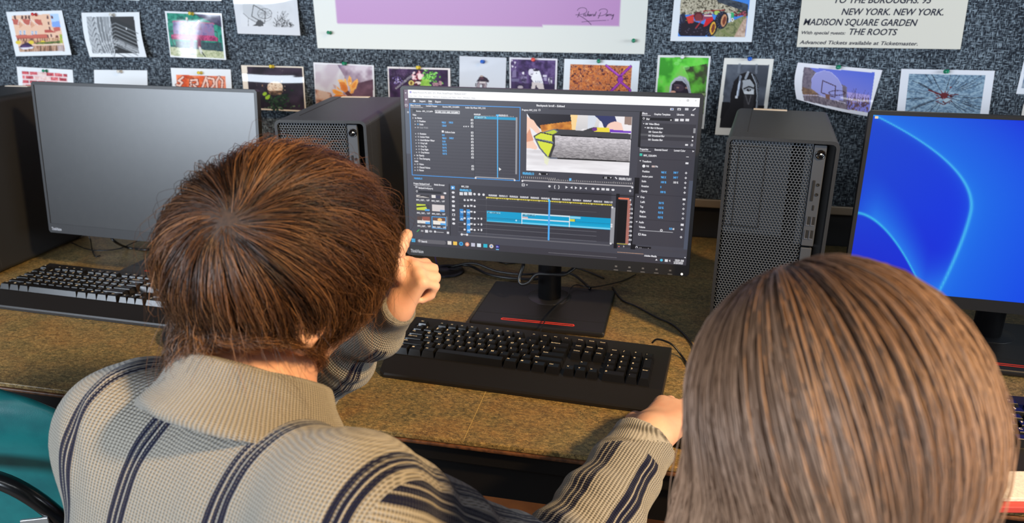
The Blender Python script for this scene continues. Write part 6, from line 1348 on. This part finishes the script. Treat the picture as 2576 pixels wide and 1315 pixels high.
# ------------------------------------------------------------------ knitwear
def mat_knit(name, base, pit, navy, rib, stripes=True):
    """attribute knit = (metres across, metres along, metres from the middle of the nearest stripe group)"""
    M = bpy.data.materials.new(name); M.use_nodes = True; nt, b, N, L = nodes(M)
    a = N.new('ShaderNodeAttribute'); a.attribute_name = 'knit'; sp = N.new('ShaderNodeSeparateXYZ'); L.new(a.outputs['Vector'], sp.inputs[0])
    def math_(op, x, y=None, z=None):
        n = N.new('ShaderNodeMath'); n.operation = op
        for i, q in enumerate((x, y, z)):
            if q is None: continue
            if isinstance(q, (int, float)): n.inputs[i].default_value = q
            else: L.new(q, n.inputs[i])
        return n.outputs[0]
    tc = N.new('ShaderNodeTexCoord'); wob = N.new('ShaderNodeTexNoise'); wob.inputs['Scale'].default_value = 60; L.new(tc.outputs['Object'], wob.inputs['Vector'])
    wv = math_('MULTIPLY_ADD', wob.outputs[0], .0022, -.0011)
    cu = math_('SINE', math_('MULTIPLY', math_('ADD', sp.outputs[0], math_('MULTIPLY', wv, .4)), 2 * math.pi / rib)); cv = math_('SINE', math_('MULTIPLY', math_('ADD', sp.outputs[1], wv), 2 * math.pi / (rib * .62)))
    hgt = math_('ADD', math_('MULTIPLY', cu, .6), math_('MULTIPLY', cv, .4)); mr = N.new('ShaderNodeMapRange'); mr.inputs[1].default_value = -.85; mr.inputs[2].default_value = .1; L.new(hgt, mr.inputs[0])
    mx = N.new('ShaderNodeMix'); mx.data_type = 'RGBA'; mx.inputs[6].default_value = rgba(pit); mx.inputs[7].default_value = rgba(base); L.new(mr.outputs[0], mx.inputs[0]); col = mx.outputs[2]  # pit colour paints the shade of the gaps between stitches
    fz = N.new('ShaderNodeTexNoise'); fz.inputs['Scale'].default_value = 900; fz.inputs['Detail'].default_value = 2; L.new(tc.outputs['Object'], fz.inputs['Vector'])
    if stripes:
        s = math_('ABSOLUTE', math_('ADD', sp.outputs[2], math_('MULTIPLY', wv, .6)))
        n1 = math_('LESS_THAN', s, .0026); n2 = math_('MULTIPLY', math_('GREATER_THAN', s, .0047), math_('LESS_THAN', s, .0122)); msk = math_('MAXIMUM', n1, n2)
        m2 = N.new('ShaderNodeMix'); m2.data_type = 'RGBA'; m2.inputs[7].default_value = rgba(navy); L.new(msk, m2.inputs[0]); L.new(col, m2.inputs[6]); col = m2.outputs[2]
    sc = N.new('ShaderNodeMix'); sc.data_type = 'RGBA'; sc.blend_type = 'MULTIPLY'; sc.inputs[0].default_value = .5; L.new(col, sc.inputs[6]); L.new(fz.outputs[1], sc.inputs[7])
    hs = N.new('ShaderNodeHueSaturation'); hs.inputs['Value'].default_value = 1.3; L.new(col, hs.inputs['Color'])
    gl = N.new('ShaderNodeMix'); gl.data_type = 'RGBA'; gr = N.new('ShaderNodeMapRange'); gr.inputs[1].default_value = .62; gr.inputs[2].default_value = .72; gr.inputs[4].default_value = .8; L.new(fz.outputs[0], gr.inputs[0]); L.new(gr.outputs[0], gl.inputs[0]); L.new(col, gl.inputs[6]); L.new(hs.outputs[0], gl.inputs[7])
    L.new(gl.outputs[2], b.inputs['Base Color'])
    bp = N.new('ShaderNodeBump'); bp.inputs['Strength'].default_value = .75; bp.inputs['Distance'].default_value = .0012; L.new(math_('ADD', hgt, math_('MULTIPLY', fz.outputs[0], .8)), bp.inputs['Height']); L.new(bp.outputs[0], b.inputs['Normal'])
    b.inputs['Roughness'].default_value = .9; b.inputs['Specular IOR Level'].default_value = .15; b.inputs['Sheen Weight'].default_value = .25; b.inputs['Sheen Roughness'].default_value = .4
    return M
def Pz(px, py, t): return at_depth(px, py, t)
# ================================================================== the boy
HC = Pz(705, 668, .728); HR = head_frame(30, 22, 12); HS = 1.0
SL, SRr = Pz(335, 1075, .775), Pz(890, 1325, .585)
NB = Pz(622, 1010, .70)                                        # base of the neck
EL, WL = on_z(745, 985, DESK + .055), Pz(1000, 780, .855)                # left elbow on the desk edge, left wrist
ER, WR = Pz(1370, 1490, .795), Pz(1628, 1100, .935)              # right elbow, right wrist
HIP = np.array([NB[0] - .03, NB[1] - .19, .585])
SUP0 = unit(NB - HIP); WRd = unit(WR - ER)
HND_R = WR + WRd * .02
boy_org = np.array([HIP[0], HIP[1], 0.0])
boy = thing('person', 'brown-haired boy in a striped oatmeal knit sweater leaning his face on his fist', 'person', tuple(boy_org))
def legs(hip, kn_dx, y_kn, floor_dx):
    L = []
    for sd in (-1, 1):
        h_ = hip + np.array([sd * .085, 0, -.01]); k_ = np.array([hip[0] + sd * (.10 + kn_dx), y_kn, .545]); a_ = np.array([hip[0] + sd * (.10 + floor_dx), y_kn - .06, .09])
        L.append((h_, k_, a_))
    return L
chest = (NB + HIP) / 2
def boy_body():
    L = head_prims(HC, HR, HS)
    nk0 = HC + HR @ np.array([0, -.012, -.06]); L += [('c', nk0, NB + np.array([.005, .035, -.03]), .050, .044, .025), ('c', SL, NB - SUP0 * .05, .045, .045, .05), ('c', SRr, NB - SUP0 * .05, .045, .045, .05), ('c', NB - SUP0 * .09 + np.array([0, .05, 0]), HIP + np.array([0, .03, 0]), .060, .085, .05)]
    for s_, e_, w_, q_ in ((SL, EL, WL, .016), (SRr, ER, WR, .023)): L += [('c', s_, e_, .040, .030, .03), ('c', e_, w_, .030, q_, .015)]
    for h_, k_, a_ in legs(HIP, 0, HIP[1] + .40, 0): L += [('c', h_, k_, .075, .052, .04), ('c', k_, a_, .050, .034, .03), ('c', a_ - [0, .02, .03], a_ + np.array([0, .13, -.055]), .036, .028, .03)]
    # left fist under the cheek: back of the hand to the camera, fingers bent away over the top
    dl = unit(Pz(1042, 690, .845) - WL); away = unit(ray(1040, 700)); rt = CR[:, 0]
    L.append(('c', WL - unit(WL - EL) * .02, WL + dl * .010, .0165, .0165, .010))
    L += hand(WL, dl, unit(away * .75 + rt * .75 + np.array([0, 0, -.3])), unit(-rt * .9 + away * .25 + np.array([0, 0, .45])), .65, curls=((84, 86, 44), (88, 84, 44), (92, 80, 44), (96, 80, 44)), thumb=(dl * .7 - rt * .55 + away * .2, dl * .9 - rt * .1 + away * .2, dl * .75 + rt * .5))
    # index finger resting up along the temple
    ft = Pz(1024, 590, .85); kb_ = Pz(990, 650, .845); L += [('c', WL + dl * .045 - rt * .014, kb_, .0095, .0085, .006), ('c', kb_, (kb_ + ft) / 2, .0082, .0080, .005), ('c', (kb_ + ft) / 2, ft, .0078, .0068, .005)]
    # right hand over the mouse
    dr = unit(np.array([.062, .975, DESK + .060]) - WR); L.append(('c', WR - WRd * .03, WR + WRd * .004 + dr * .012, .0225, .0235, .012))
    L += hand(WR + dr * .018, dr, unit(np.array([.05, .1, -1])), unit(np.array([-1, .3, 0])), .98, curls=((20, 26, 16), (18, 26, 16), (20, 26, 18), (24, 28, 18)), thumb=(dr * .7 + np.array([-.6, .1, -.35]), dr * .85 + np.array([-.3, .1, -.35]), dr * .95 + np.array([0, 0, -.3])))
    return L
BP = boy_body(); allp = np.array([q[1] for q in BP] + [q[2] for q in BP if q[0] == 'c'])
V, F = nets(field(BP), allp.min(0) - .13, allp.max(0) + .13, .0030)
boy_body_o = skin('body', V, F, M_SKIN, boy, org=boy_org); eyes(HC, HR, boy_body_o, boy_org, HS)
# trousers and shoes (under the desk)
def trousers(hip, y_kn, org, parent, mt, shoe):
    L = [('c', hip + np.array([-.05, 0, .0]), hip + np.array([.05, 0, .0]), .112, .112, .05)]; S_ = []
    for h_, k_, a_ in legs(hip, 0, y_kn, 0): L += [('c', h_, k_, .096, .070, .05), ('c', k_, a_ + [0, 0, .02], .068, .056, .03)]
    V, F = nets(field(L), hip - [.4, .35, .6], hip + [.4, .65, .3], .008); skin('trousers', V, F, mt, parent, org=org)
    for h_, k_, a_ in legs(hip, 0, y_kn, 0):
        f_ = field([('c', a_ - [0, .03, .042], a_ + np.array([0, .14, -.048]), .044, .038, .02), ('c', a_ - [0, .02, .02], a_ + [0, 0, .015], .046, .044, .03)])
        V, F = nets(lambda p: np.maximum(f_(p), .004 - p[:, 2]), a_ - [.1, .15, .15], a_ + [.1, .25, .1], .005); skin('shoe', V, F, shoe, parent, org=org)
trousers(HIP, HIP[1] + .40, boy_org, boy, mat('dark_denim', (40, 44, 58), .8, noise=(90, (52, 56, 72), .6)), mat('trainer_black', (26, 26, 28), .5))
# sweater
SX = unit(SRr - SL); SUP = unit(NB - HIP); SUP = unit(SUP - SX * np.dot(SUP, SX)); SBK = np.cross(SX, SUP); SBK = -SBK if np.dot(SBK, CPOS - NB) < 0 else SBK
def torso_prims():
    q = lambda s, u, bk: NB + SX * s - SUP * u + SBK * bk
    L = [('c', SL + SX * .02, NB + SX * -.03 - SUP * .062, .066, .058, .05), ('c', SRr - SX * .02, NB + SX * .03 - SUP * .062, .064, .058, .05)]
    for s in (-.085, .0, .085): L.append(('c', q(s, .122, -.026), q(s * .95, .44, -.02), .094, .112, .06))
    L.append(('c', q(-.12, .12, -.02), q(-.10, .42, -.01), .070, .090, .06)); L.append(('c', q(.115, .13, -.02), q(.10, .42, -.01), .070, .090, .06))
    return L
def arm_prims(s, e, w, up, r0, r1, r2, r3):
    return [('c', s, e, r0, r1, .03), ('c', e, w, r1, r3, .025)]
TP = torso_prims(); A_R = arm_prims(SRr, ER, WR, None, .072, .058, 0, .041); A_L = arm_prims(SL, EL, WL, None, .070, .050, 0, .026)
fT, fR, fL = field(TP), field(A_R), field(A_L)
def cut(a, b, ext):                                                   # flat end of a sleeve
    d = unit(b - a); return lambda p: (p - (b + d * ext)) @ d
cR, cL = cut(ER, WR, -.006), cut(EL, WL, .008)
def folds(p, a, b, amp, per, seed):
    ab = b - a; t = (p - a) @ unit(ab); L_ = np.linalg.norm(ab); th = vnoise(t / per + seed, np.full(len(p), seed * 1.7) + (p @ np.array([9., 5., 7.])), seed, 2) - .5
    return amp * th * np.clip(np.minimum(t, L_ - t) / .05, 0, 1)
def f_arm(f, c, s, e, w, seed):
    return lambda p: np.maximum(f(p) - folds(p, e, w, .020, .030, seed) - folds(p, s, e, .018, .045, seed + 3), c(p))
gR, gL = f_arm(fR, cR, SRr, ER, WR, 2), f_arm(fL, cL, SL, EL, WL, 5)
hem = lambda p: ((HIP - SUP * -.0 - p) @ SUP) - .03
NCUT = NB + SUP * .012 + SBK * -.01
def f_sweater(p):
    wr = .006 * (vnoise(p[:, 0] * 22 + 9, p[:, 2] * 16 + p[:, 1] * 9, 3, 2) - .5)
    d = smin(smin(fT(p) - wr, gR(p), .028), gL(p), .028); d = np.maximum(d, hem(p))
    return -smin(-d, cone(p, NB - SUP * .012 - SBK * .010, NB + SUP * .1, .044, .058), .008)
ap = np.array([SL, SRr, EL, ER, WL, WR, HIP, NB])
V, F = nets(f_sweater, ap.min(0) - .16, ap.max(0) + .16, .0040)
def knit_attr(V, C):
    """per face corner: V the corner, C the middle of its face, which decides the panel and the stripe group"""
    cu = (C - NB) @ SX; u = (V - NB) @ SX; v = (V - NB) @ SUP
    cs = np.array(STRIPE_U); k = np.argmin(np.abs(cu[:, None] - cs[None]), 1)
    S_ = lambda q: .25 * np.arcsin(np.clip(q / .262, -.999, .999)); K_ = np.stack([S_(u), v, S_(u) - S_(cs[k])], 1)
    for (f_, s_, e_, w_, segs, right) in ((fR, SRr, ER, WR, STR_R, True), (fL, SL, EL, WL, STR_L, False)):
        use = f_(C) < fT(C) - .004; seg = lambda a, b: np.linalg.norm(C - a - np.clip(((C - a) @ (b - a)) / ((b - a) @ (b - a)), 0, 1)[:, None] * (b - a), axis=1)
        fore = seg(e_, w_) < seg(s_, e_); use = (use & fore) | ((cu > .2265) if right else (cu < -.24)); l1 = np.linalg.norm(e_ - s_)
        for sel, a, b_, off, cen, r in ((use & ~(fore & (f_(C) < fT(C) - .004)), s_, e_, 0, segs[0], .066), (use & fore & (f_(C) < fT(C) - .004), e_, w_, l1, segs[1], .056)):
            ax = unit(b_ - a); ref = CPOS - (a + b_) / 2; ref = unit(ref - ax * (ref @ ax)); sd = np.cross(ax, ref)
            ang = lambda P: np.arctan2((P - a) @ sd, (P - a) @ ref) * r
            w2 = 2 * np.pi * r; wrap = lambda q: (q + w2 / 2) % w2 - w2 / 2
            uc = ang(C); uu = uc + wrap(ang(V) - uc); c2 = np.array(cen); kk = np.argmin(np.abs(wrap(uc[:, None] - c2[None])), 1)
            st = wrap(uc - c2[kk]) + (uu - uc)
            if a is e_: st = np.where((C - a) @ ax > np.linalg.norm(w_ - e_) - .045, 9.0, st)          # plain ribbed cuff
            K_[sel] = np.stack([uu, off + (V - a) @ ax, st], 1)[sel]
    return K_
STRIPE_U = (-.226, -.134, -.040, .091, .212)
STR_R = ((-.036,), (.026, -.038, .15)); STR_L = ((.03, -.15), (.048, -.06))
M_KNIT = mat_knit('oatmeal_knit', (158, 152, 140), (88, 82, 72), (20, 22, 44), .0044)
bm = bmesh.new(); vs = [bm.verts.new(q) for q in V]
for f in F: bm.faces.new([vs[i] for i in f])
cuts = [(NB + SX * .2265, SX), (NB - SX * .24, SX)] + [(w_ - unit(w_ - e_) * .045, unit(w_ - e_)) for e_, w_ in ((ER, WR), (EL, WL))]     # armhole and cuff seams
for co, no in cuts: bmesh.ops.bisect_plane(bm, geom=list(bm.verts) + list(bm.edges) + list(bm.faces), plane_co=co, plane_no=no, dist=1e-6)
bm.verts.index_update(); V = np.array([q.co[:] for q in bm.verts]); F = [[q.index for q in f.verts] for f in bm.faces]; bm.free()
nf = np.array([len(f) for f in F]); fl = np.concatenate(F); mid = np.add.reduceat(V[fl], np.r_[0, np.cumsum(nf)[:-1]], axis=0) / nf[:, None]
sweater = skin('sweater', V, F, M_KNIT, boy, {'knit': knit_attr(V[fl], np.repeat(mid, nf, 0))}, boy_org)
# folded rib collar: a band standing up from the neckline and turned down over itself
def collar():
    ax = unit(SUP - SBK * .04); o = NB + SUP * .0; r_ = unit(SX - ax * (SX @ ax)); bkk = np.cross(r_, ax); bkk = bkk if bkk @ SBK > 0 else -bkk
    n, m_ = 96, 22; V, K_ = [], []
    for i in range(n + 1):
        a = math.radians(-152 + 304 * i / n); e = abs(a) / math.radians(152); dirv = r_ * math.sin(a) + bkk * math.cos(a)
        sec = [(.054, -.030), (.055, -.006), (.0565, .012), (.0595, .020), (.064, .021), (.0685, .016), (.074, .002), (.082 + .003 * math.sin(3 * a), -.013), (.093 + .004 * math.sin(3 * a), -.027 - .006 * e), (.095 + .004 * math.sin(3 * a), -.032 - .006 * e), (.091, -.033 - .006 * e)]
        sec = spline([(r, h, 0) for r, h in sec], 4)[:, :2]
        s_ = np.r_[0, np.cumsum(np.linalg.norm(np.diff(sec, axis=0), axis=1))]; q = np.linspace(0, s_[-1], m_ + 1); rr = np.interp(q, s_, sec[:, 0]); hh = np.interp(q, s_, sec[:, 1])
        for j in range(m_ + 1):
            V.append(o + dirv * rr[j] * 1.06 + ax * (hh[j] + .019 - .018 * e ** 2) - bkk * .004); K_.append((a * .075, q[j], 9))
    idx = np.arange((n + 1) * (m_ + 1)).reshape(n + 1, m_ + 1); F = np.stack([idx[:-1, :-1], idx[:-1, 1:], idx[1:, 1:], idx[1:, :-1]], -1).reshape(-1, 4)
    return np.array(V), F, np.array(K_, float)
V, F, K_ = collar()
col_o = skin('collar', V, F, mat_knit('oatmeal_rib', (156, 150, 139), (98, 92, 82), (20, 22, 44), .0030, False), boy, {'knit': K_}, boy_org)
sm_ = col_o.modifiers.new('thickness', 'SOLIDIFY'); sm_.thickness = .0022; sm_.offset = 0
# hair
wh = unit((HR.T @ (Pz(566, 598, .648) - HC)) / np.array([.076, .097, .088]))
def keep_boy(d): return (d[:, 2] > -.62 - .15 * (d[:, 1] < -.2)) & ~((d[:, 1] > .42) & (d[:, 2] < .42)) & ~((np.abs(d[:, 0]) > .80) & (d[:, 2] < -.12) & (d[:, 1] > -.35))
def len_boy(d): return .116 - .030 * np.clip((-d[:, 0] - .25) / .5, 0, 1) + .066 * np.clip(-d[:, 1] + .15, 0, 1) + .015 * np.clip(d[:, 2], 0, 1) - .035 * np.clip((d[:, 0] - .35) / .4, 0, 1) * np.clip(.6 - d[:, 2], 0, 1) - .022 * np.clip(d[:, 0] / .35, 0, 1) * np.clip(-d[:, 1], 0, 1)
hc2 = HC + HR @ np.array([0, -.004, .014])
M_HAIR = mat_hair('boy_hair', (30, 20, 14), (82, 53, 34), (150, 105, 66))
def tuft(P, G):                                                  # a few locks that stick up on the far side
    f = np.linspace(0, 1, P.shape[1])[None, :, None] ** 1.5; r = P[:, 0]
    for ctr in ((-.035, .070, .080), (.030, .085, .070)):
        w_ = np.exp(-((r - np.array(ctr)) ** 2).sum(1) / .015 ** 2); P = P + w_[:, None, None] * f * np.array([-.004, .010, .052])
    return P
NECK = [((HC + HR @ np.array([0, -.012, -.06]) - hc2) @ HR, (NB + SUP * .0 - hc2) @ HR, .054, .062)]
P, tone = grow_hair(hc2, HR, (.078, .098, .089), wh, 17000, len_boy, keep_boy, 11, lift=.024, swirl=.5, clump=34, clump_k=.72, gravity=.62, K=12, wave=.0055, stand=tuft, hit=NECK, inward=lambda d: .30 + .5 * np.clip((np.abs(d[:, 0]) - .25) / .5, 0, 1))
hair = strands('hair', P, tone, M_HAIR, .00030, boy, boy_org)
P, tone = grow_hair(hc2, HR, (.078, .098, .089), wh, 420, lambda d: len_boy(d) * 1.1, keep_boy, 23, lift=.040, swirl=.5, clump=9, clump_k=.3, gravity=.4, K=11, wave=.012, hit=NECK)
strands('loose_hair', P, tone, M_HAIR, .00016, boy, boy_org)
# dark under-layer close to the scalp
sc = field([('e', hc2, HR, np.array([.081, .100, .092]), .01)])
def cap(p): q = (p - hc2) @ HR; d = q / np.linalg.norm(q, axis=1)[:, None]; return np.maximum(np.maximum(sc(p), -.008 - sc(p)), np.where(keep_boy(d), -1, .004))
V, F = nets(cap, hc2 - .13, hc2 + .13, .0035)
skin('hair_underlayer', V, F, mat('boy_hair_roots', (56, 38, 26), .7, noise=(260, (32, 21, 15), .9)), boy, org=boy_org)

# ================================================================== the blurred girl in front
GC = Pz(2068, 1042, .487); GR = head_frame(-6, 8, -4)
GN = GC + np.array([0, -.035, -.17]); GHIP = np.array([GN[0], GN[1] - .10, .585]); g_org = np.array([GHIP[0], GHIP[1], 0.0])
girl = thing('person', 'blurred head of long brown hair, closest to the viewer', 'person', tuple(g_org))
GSL, GSR = GN + np.array([-.125, .0, -.085]), GN + np.array([.135, .0, -.085]); GEL, GER = GSL + np.array([.02, .07, -.20]), GSR + np.array([.03, .07, -.20]); GWL, GWR = GEL + np.array([.05, .17, -.05]), GER + np.array([-.05, .17, -.05])
def girl_body():
    L = head_prims(GC, GR, .93) + [('c', GC + GR @ np.array([0, -.02, -.06]), GN, .047, .052, .025), ('c', GSL, GSR, .045, .045, .04), ('c', GN - [0, 0, .05], GHIP, .06, .09, .06)]
    for s_, e_, w_, sd in ((GSL, GEL, GWL, 1), (GSR, GER, GWR, -1)):
        d_ = unit(w_ - e_); L += [('c', s_, e_, .042, .035, .03), ('c', e_, w_, .035, .023, .02)] + hand(w_, d_, np.array([0, 0, -1.]), np.array([sd, 0, 0.]), .9)
    for h_, k_, a_ in legs(GHIP, 0, GHIP[1] + .38, 0): L += [('c', h_, k_, .075, .052, .04), ('c', k_, a_, .050, .034, .03), ('c', a_ - [0, .02, .03], a_ + np.array([0, .12, -.055]), .034, .027, .03)]
    return L
GP = girl_body(); allp = np.array([q[1] for q in GP] + [q[2] for q in GP if q[0] == 'c']); V, F = nets(field(GP), allp.min(0) - .13, allp.max(0) + .13, .0035)
gb = skin('body', V, F, M_SKIN2, girl, org=g_org); eyes(GC, GR, gb, g_org, .93)
trousers(GHIP, GHIP[1] + .38, g_org, girl, mat('black_leggings', (28, 27, 30), .8), mat('trainer_grey', (120, 120, 124), .6))
TPg = [('c', GN + [-.03, -.005, -.075], GN + [.03, -.005, -.075], .078, .078, .05), ('c', GSL + [.05, 0, -.02], GSR - [.05, 0, .02], .066, .066, .05), ('c', GN + [-.06, -.01, -.15], GHIP + [-.05, 0, .02], .095, .115, .06), ('c', GN + [.06, -.01, -.15], GHIP + [.05, 0, .02], .095, .115, .06), ('c', GSL, GEL, .060, .050, .03), ('c', GEL, GWL, .050, .036, .02), ('c', GSR, GER, .060, .050, .03), ('c', GER, GWR, .050, .036, .02)]
fg = field(TPg); nkc = lambda p: cone(p, GN + [0, 0, .01], GC, .050, .056)
V, F = nets(lambda p: np.maximum(fg(p), -nkc(p)), np.minimum(GHIP, GEL) - .2, np.maximum(GSR, GWR) + .2, .006)
skin('sweatshirt', V, F, mat('brown_sweatshirt', (122, 86, 58), .9, noise=(180, (140, 100, 70), .6), bump=(600, .3)), girl, org=g_org)
whg = unit(np.array([-.22, .42, .88]))
def keep_girl(d): return (d[:, 2] > -.55) & ~((d[:, 1] > .35) & (d[:, 2] < .55))
def len_girl(d): return .24 + .07 * np.clip(d[:, 2], -1, 1) + .06 * np.clip(-d[:, 0], 0, 1)
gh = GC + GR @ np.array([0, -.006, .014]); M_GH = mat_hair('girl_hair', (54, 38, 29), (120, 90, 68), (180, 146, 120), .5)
P, tone = grow_hair(gh, GR, (.076, .094, .086), whg, 17000, len_girl, keep_girl, 31, lift=.017, swirl=.15, clump=260, clump_k=.16, gravity=.60, K=15, wave=.003, inward=lambda d: .30 * np.clip(.35 + d[:, 0], 0, 1) - .12 * np.clip(-d[:, 0] - .2, 0, 1))
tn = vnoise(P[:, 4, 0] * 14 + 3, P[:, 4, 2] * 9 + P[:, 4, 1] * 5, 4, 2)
strands('hair', P, np.clip(.15 * tone + .9 * tn - .05, 0, 1), M_GH, .00055, girl, g_org, .5, (-.55, -.15, .15, .25, .2))  # tone darkened towards the roots, painting the shade on the crown
scg = field([('e', gh, GR, np.array([.079, .097, .089]), .01)])
def capg(p): q = (p - gh) @ GR; d = q / np.linalg.norm(q, axis=1)[:, None]; return np.maximum(np.maximum(scg(p), -.008 - scg(p)), np.where(keep_girl(d), -1, .004))
V, F = nets(capg, gh - .13, gh + .13, .004)
skin('hair_underlayer', V, F, mat('girl_hair_roots', (84, 60, 46), .5, noise=(40, (100, 74, 58), .9)), girl, org=g_org)

# ================================================================== school chairs
def make_chair(label, loc, rz, group='teal school chairs'):
    t = thing('school_chair', label, 'chair', loc, rz, group)
    M_TEAL = mat('teal_plastic', (18, 104, 104), .38, spec=.5, bump=(700, .1), noise=(30, (12, 84, 88), .7)); M_FR = mat('black_steel_tube', (14, 14, 15), .22, spec=.6)
    def sheet(fn, nu, nv, th):
        u, v = np.meshgrid(np.linspace(-1, 1, nu + 1), np.linspace(0, 1, nv + 1)); P = np.stack(fn(u, v), -1).reshape(-1, 3); idx = np.arange((nu + 1) * (nv + 1)).reshape(nv + 1, nu + 1)
        b = MB(); b.add(P, np.stack([idx[:-1, :-1], idx[:-1, 1:], idx[1:, 1:], idx[1:, :-1]], -1).reshape(-1, 4).tolist(), 0, smooth=True); return b
    def back(u, v):                                                    # rounded shell, hollow towards the sitter
        w = .20 * np.where(v > .55, np.sqrt(np.clip(1 - ((v - .55) / .47) ** 2.6, .02, 1)), 1 - .10 * np.clip((.3 - v) / .3, 0, 1)); x = u * w
        return x, -.185 - .035 * v - .02 * v * v + .05 * (np.abs(u) ** 2.2) * (1 - .3 * v), .50 + .34 * v + 0 * u
    def seat(u, v): return u * (.20 - .02 * v), -.17 + .39 * v + 0 * u, .455 + .03 * np.abs(u) ** 2.5 - .012 * np.sin(v * np.pi) - .02 * np.clip(v - .85, 0, 1) / .15 + .05 * np.clip(.12 - v, 0, 1) / .12
    for nm, fn in (('backrest', back), ('seat', seat)):
        o = sheet(fn, 20, 20, .005).build(nm, M_TEAL, t); md = o.modifiers.new('thickness', 'SOLIDIFY'); md.thickness = .006; md.offset = 0
    b = MB(); b.tube([(-.165, -.175, .43), (-.165, -.205, .52), (-.160, -.235, .64), (-.125, -.258, .72), (-.06, -.263, .745), (.06, -.263, .745), (.125, -.258, .72), (.160, -.235, .64), (.165, -.205, .52), (.165, -.175, .43)], .011, 12); b.build('back_frame', M_FR, t)
    for sd in (-1, 1):
        b = MB(); b.tube([(sd * .165, -.175, .43), (sd * .175, -.20, .20), (sd * .18, -.23, .012)], .011, 12); b.build('leg', M_FR, t)
        b = MB(); b.tube([(sd * .165, -.175, .435), (sd * .165, .10, .43), (sd * .17, .17, .40), (sd * .18, .21, .012)], .011, 12); b.build('leg', M_FR, t)
        b = MB(); b.rbox((sd * .135, -.262, .672), (.034, .004, .018), .001, R=_rz(sd * .3)); b.build('rivet_plate', mat('bright_rivet', (206, 212, 214), .25, metal=.9), t)
    return t
ch = make_chair('empty teal plastic school chair with black tube frame, left of the boy', (-.945, .895, 0), .10)
c2 = copy_tree(ch); c2.location = (HIP[0], HIP[1] + .045, 0); c2.rotation_euler.z = 0; c2['label'] = 'teal plastic school chair the boy in the striped sweater sits on'
c3 = copy_tree(ch); c3.location = (GHIP[0], GHIP[1] + .045, 0); c3.rotation_euler.z = 0; c3['label'] = 'teal plastic school chair under the blurred long-haired sitter'
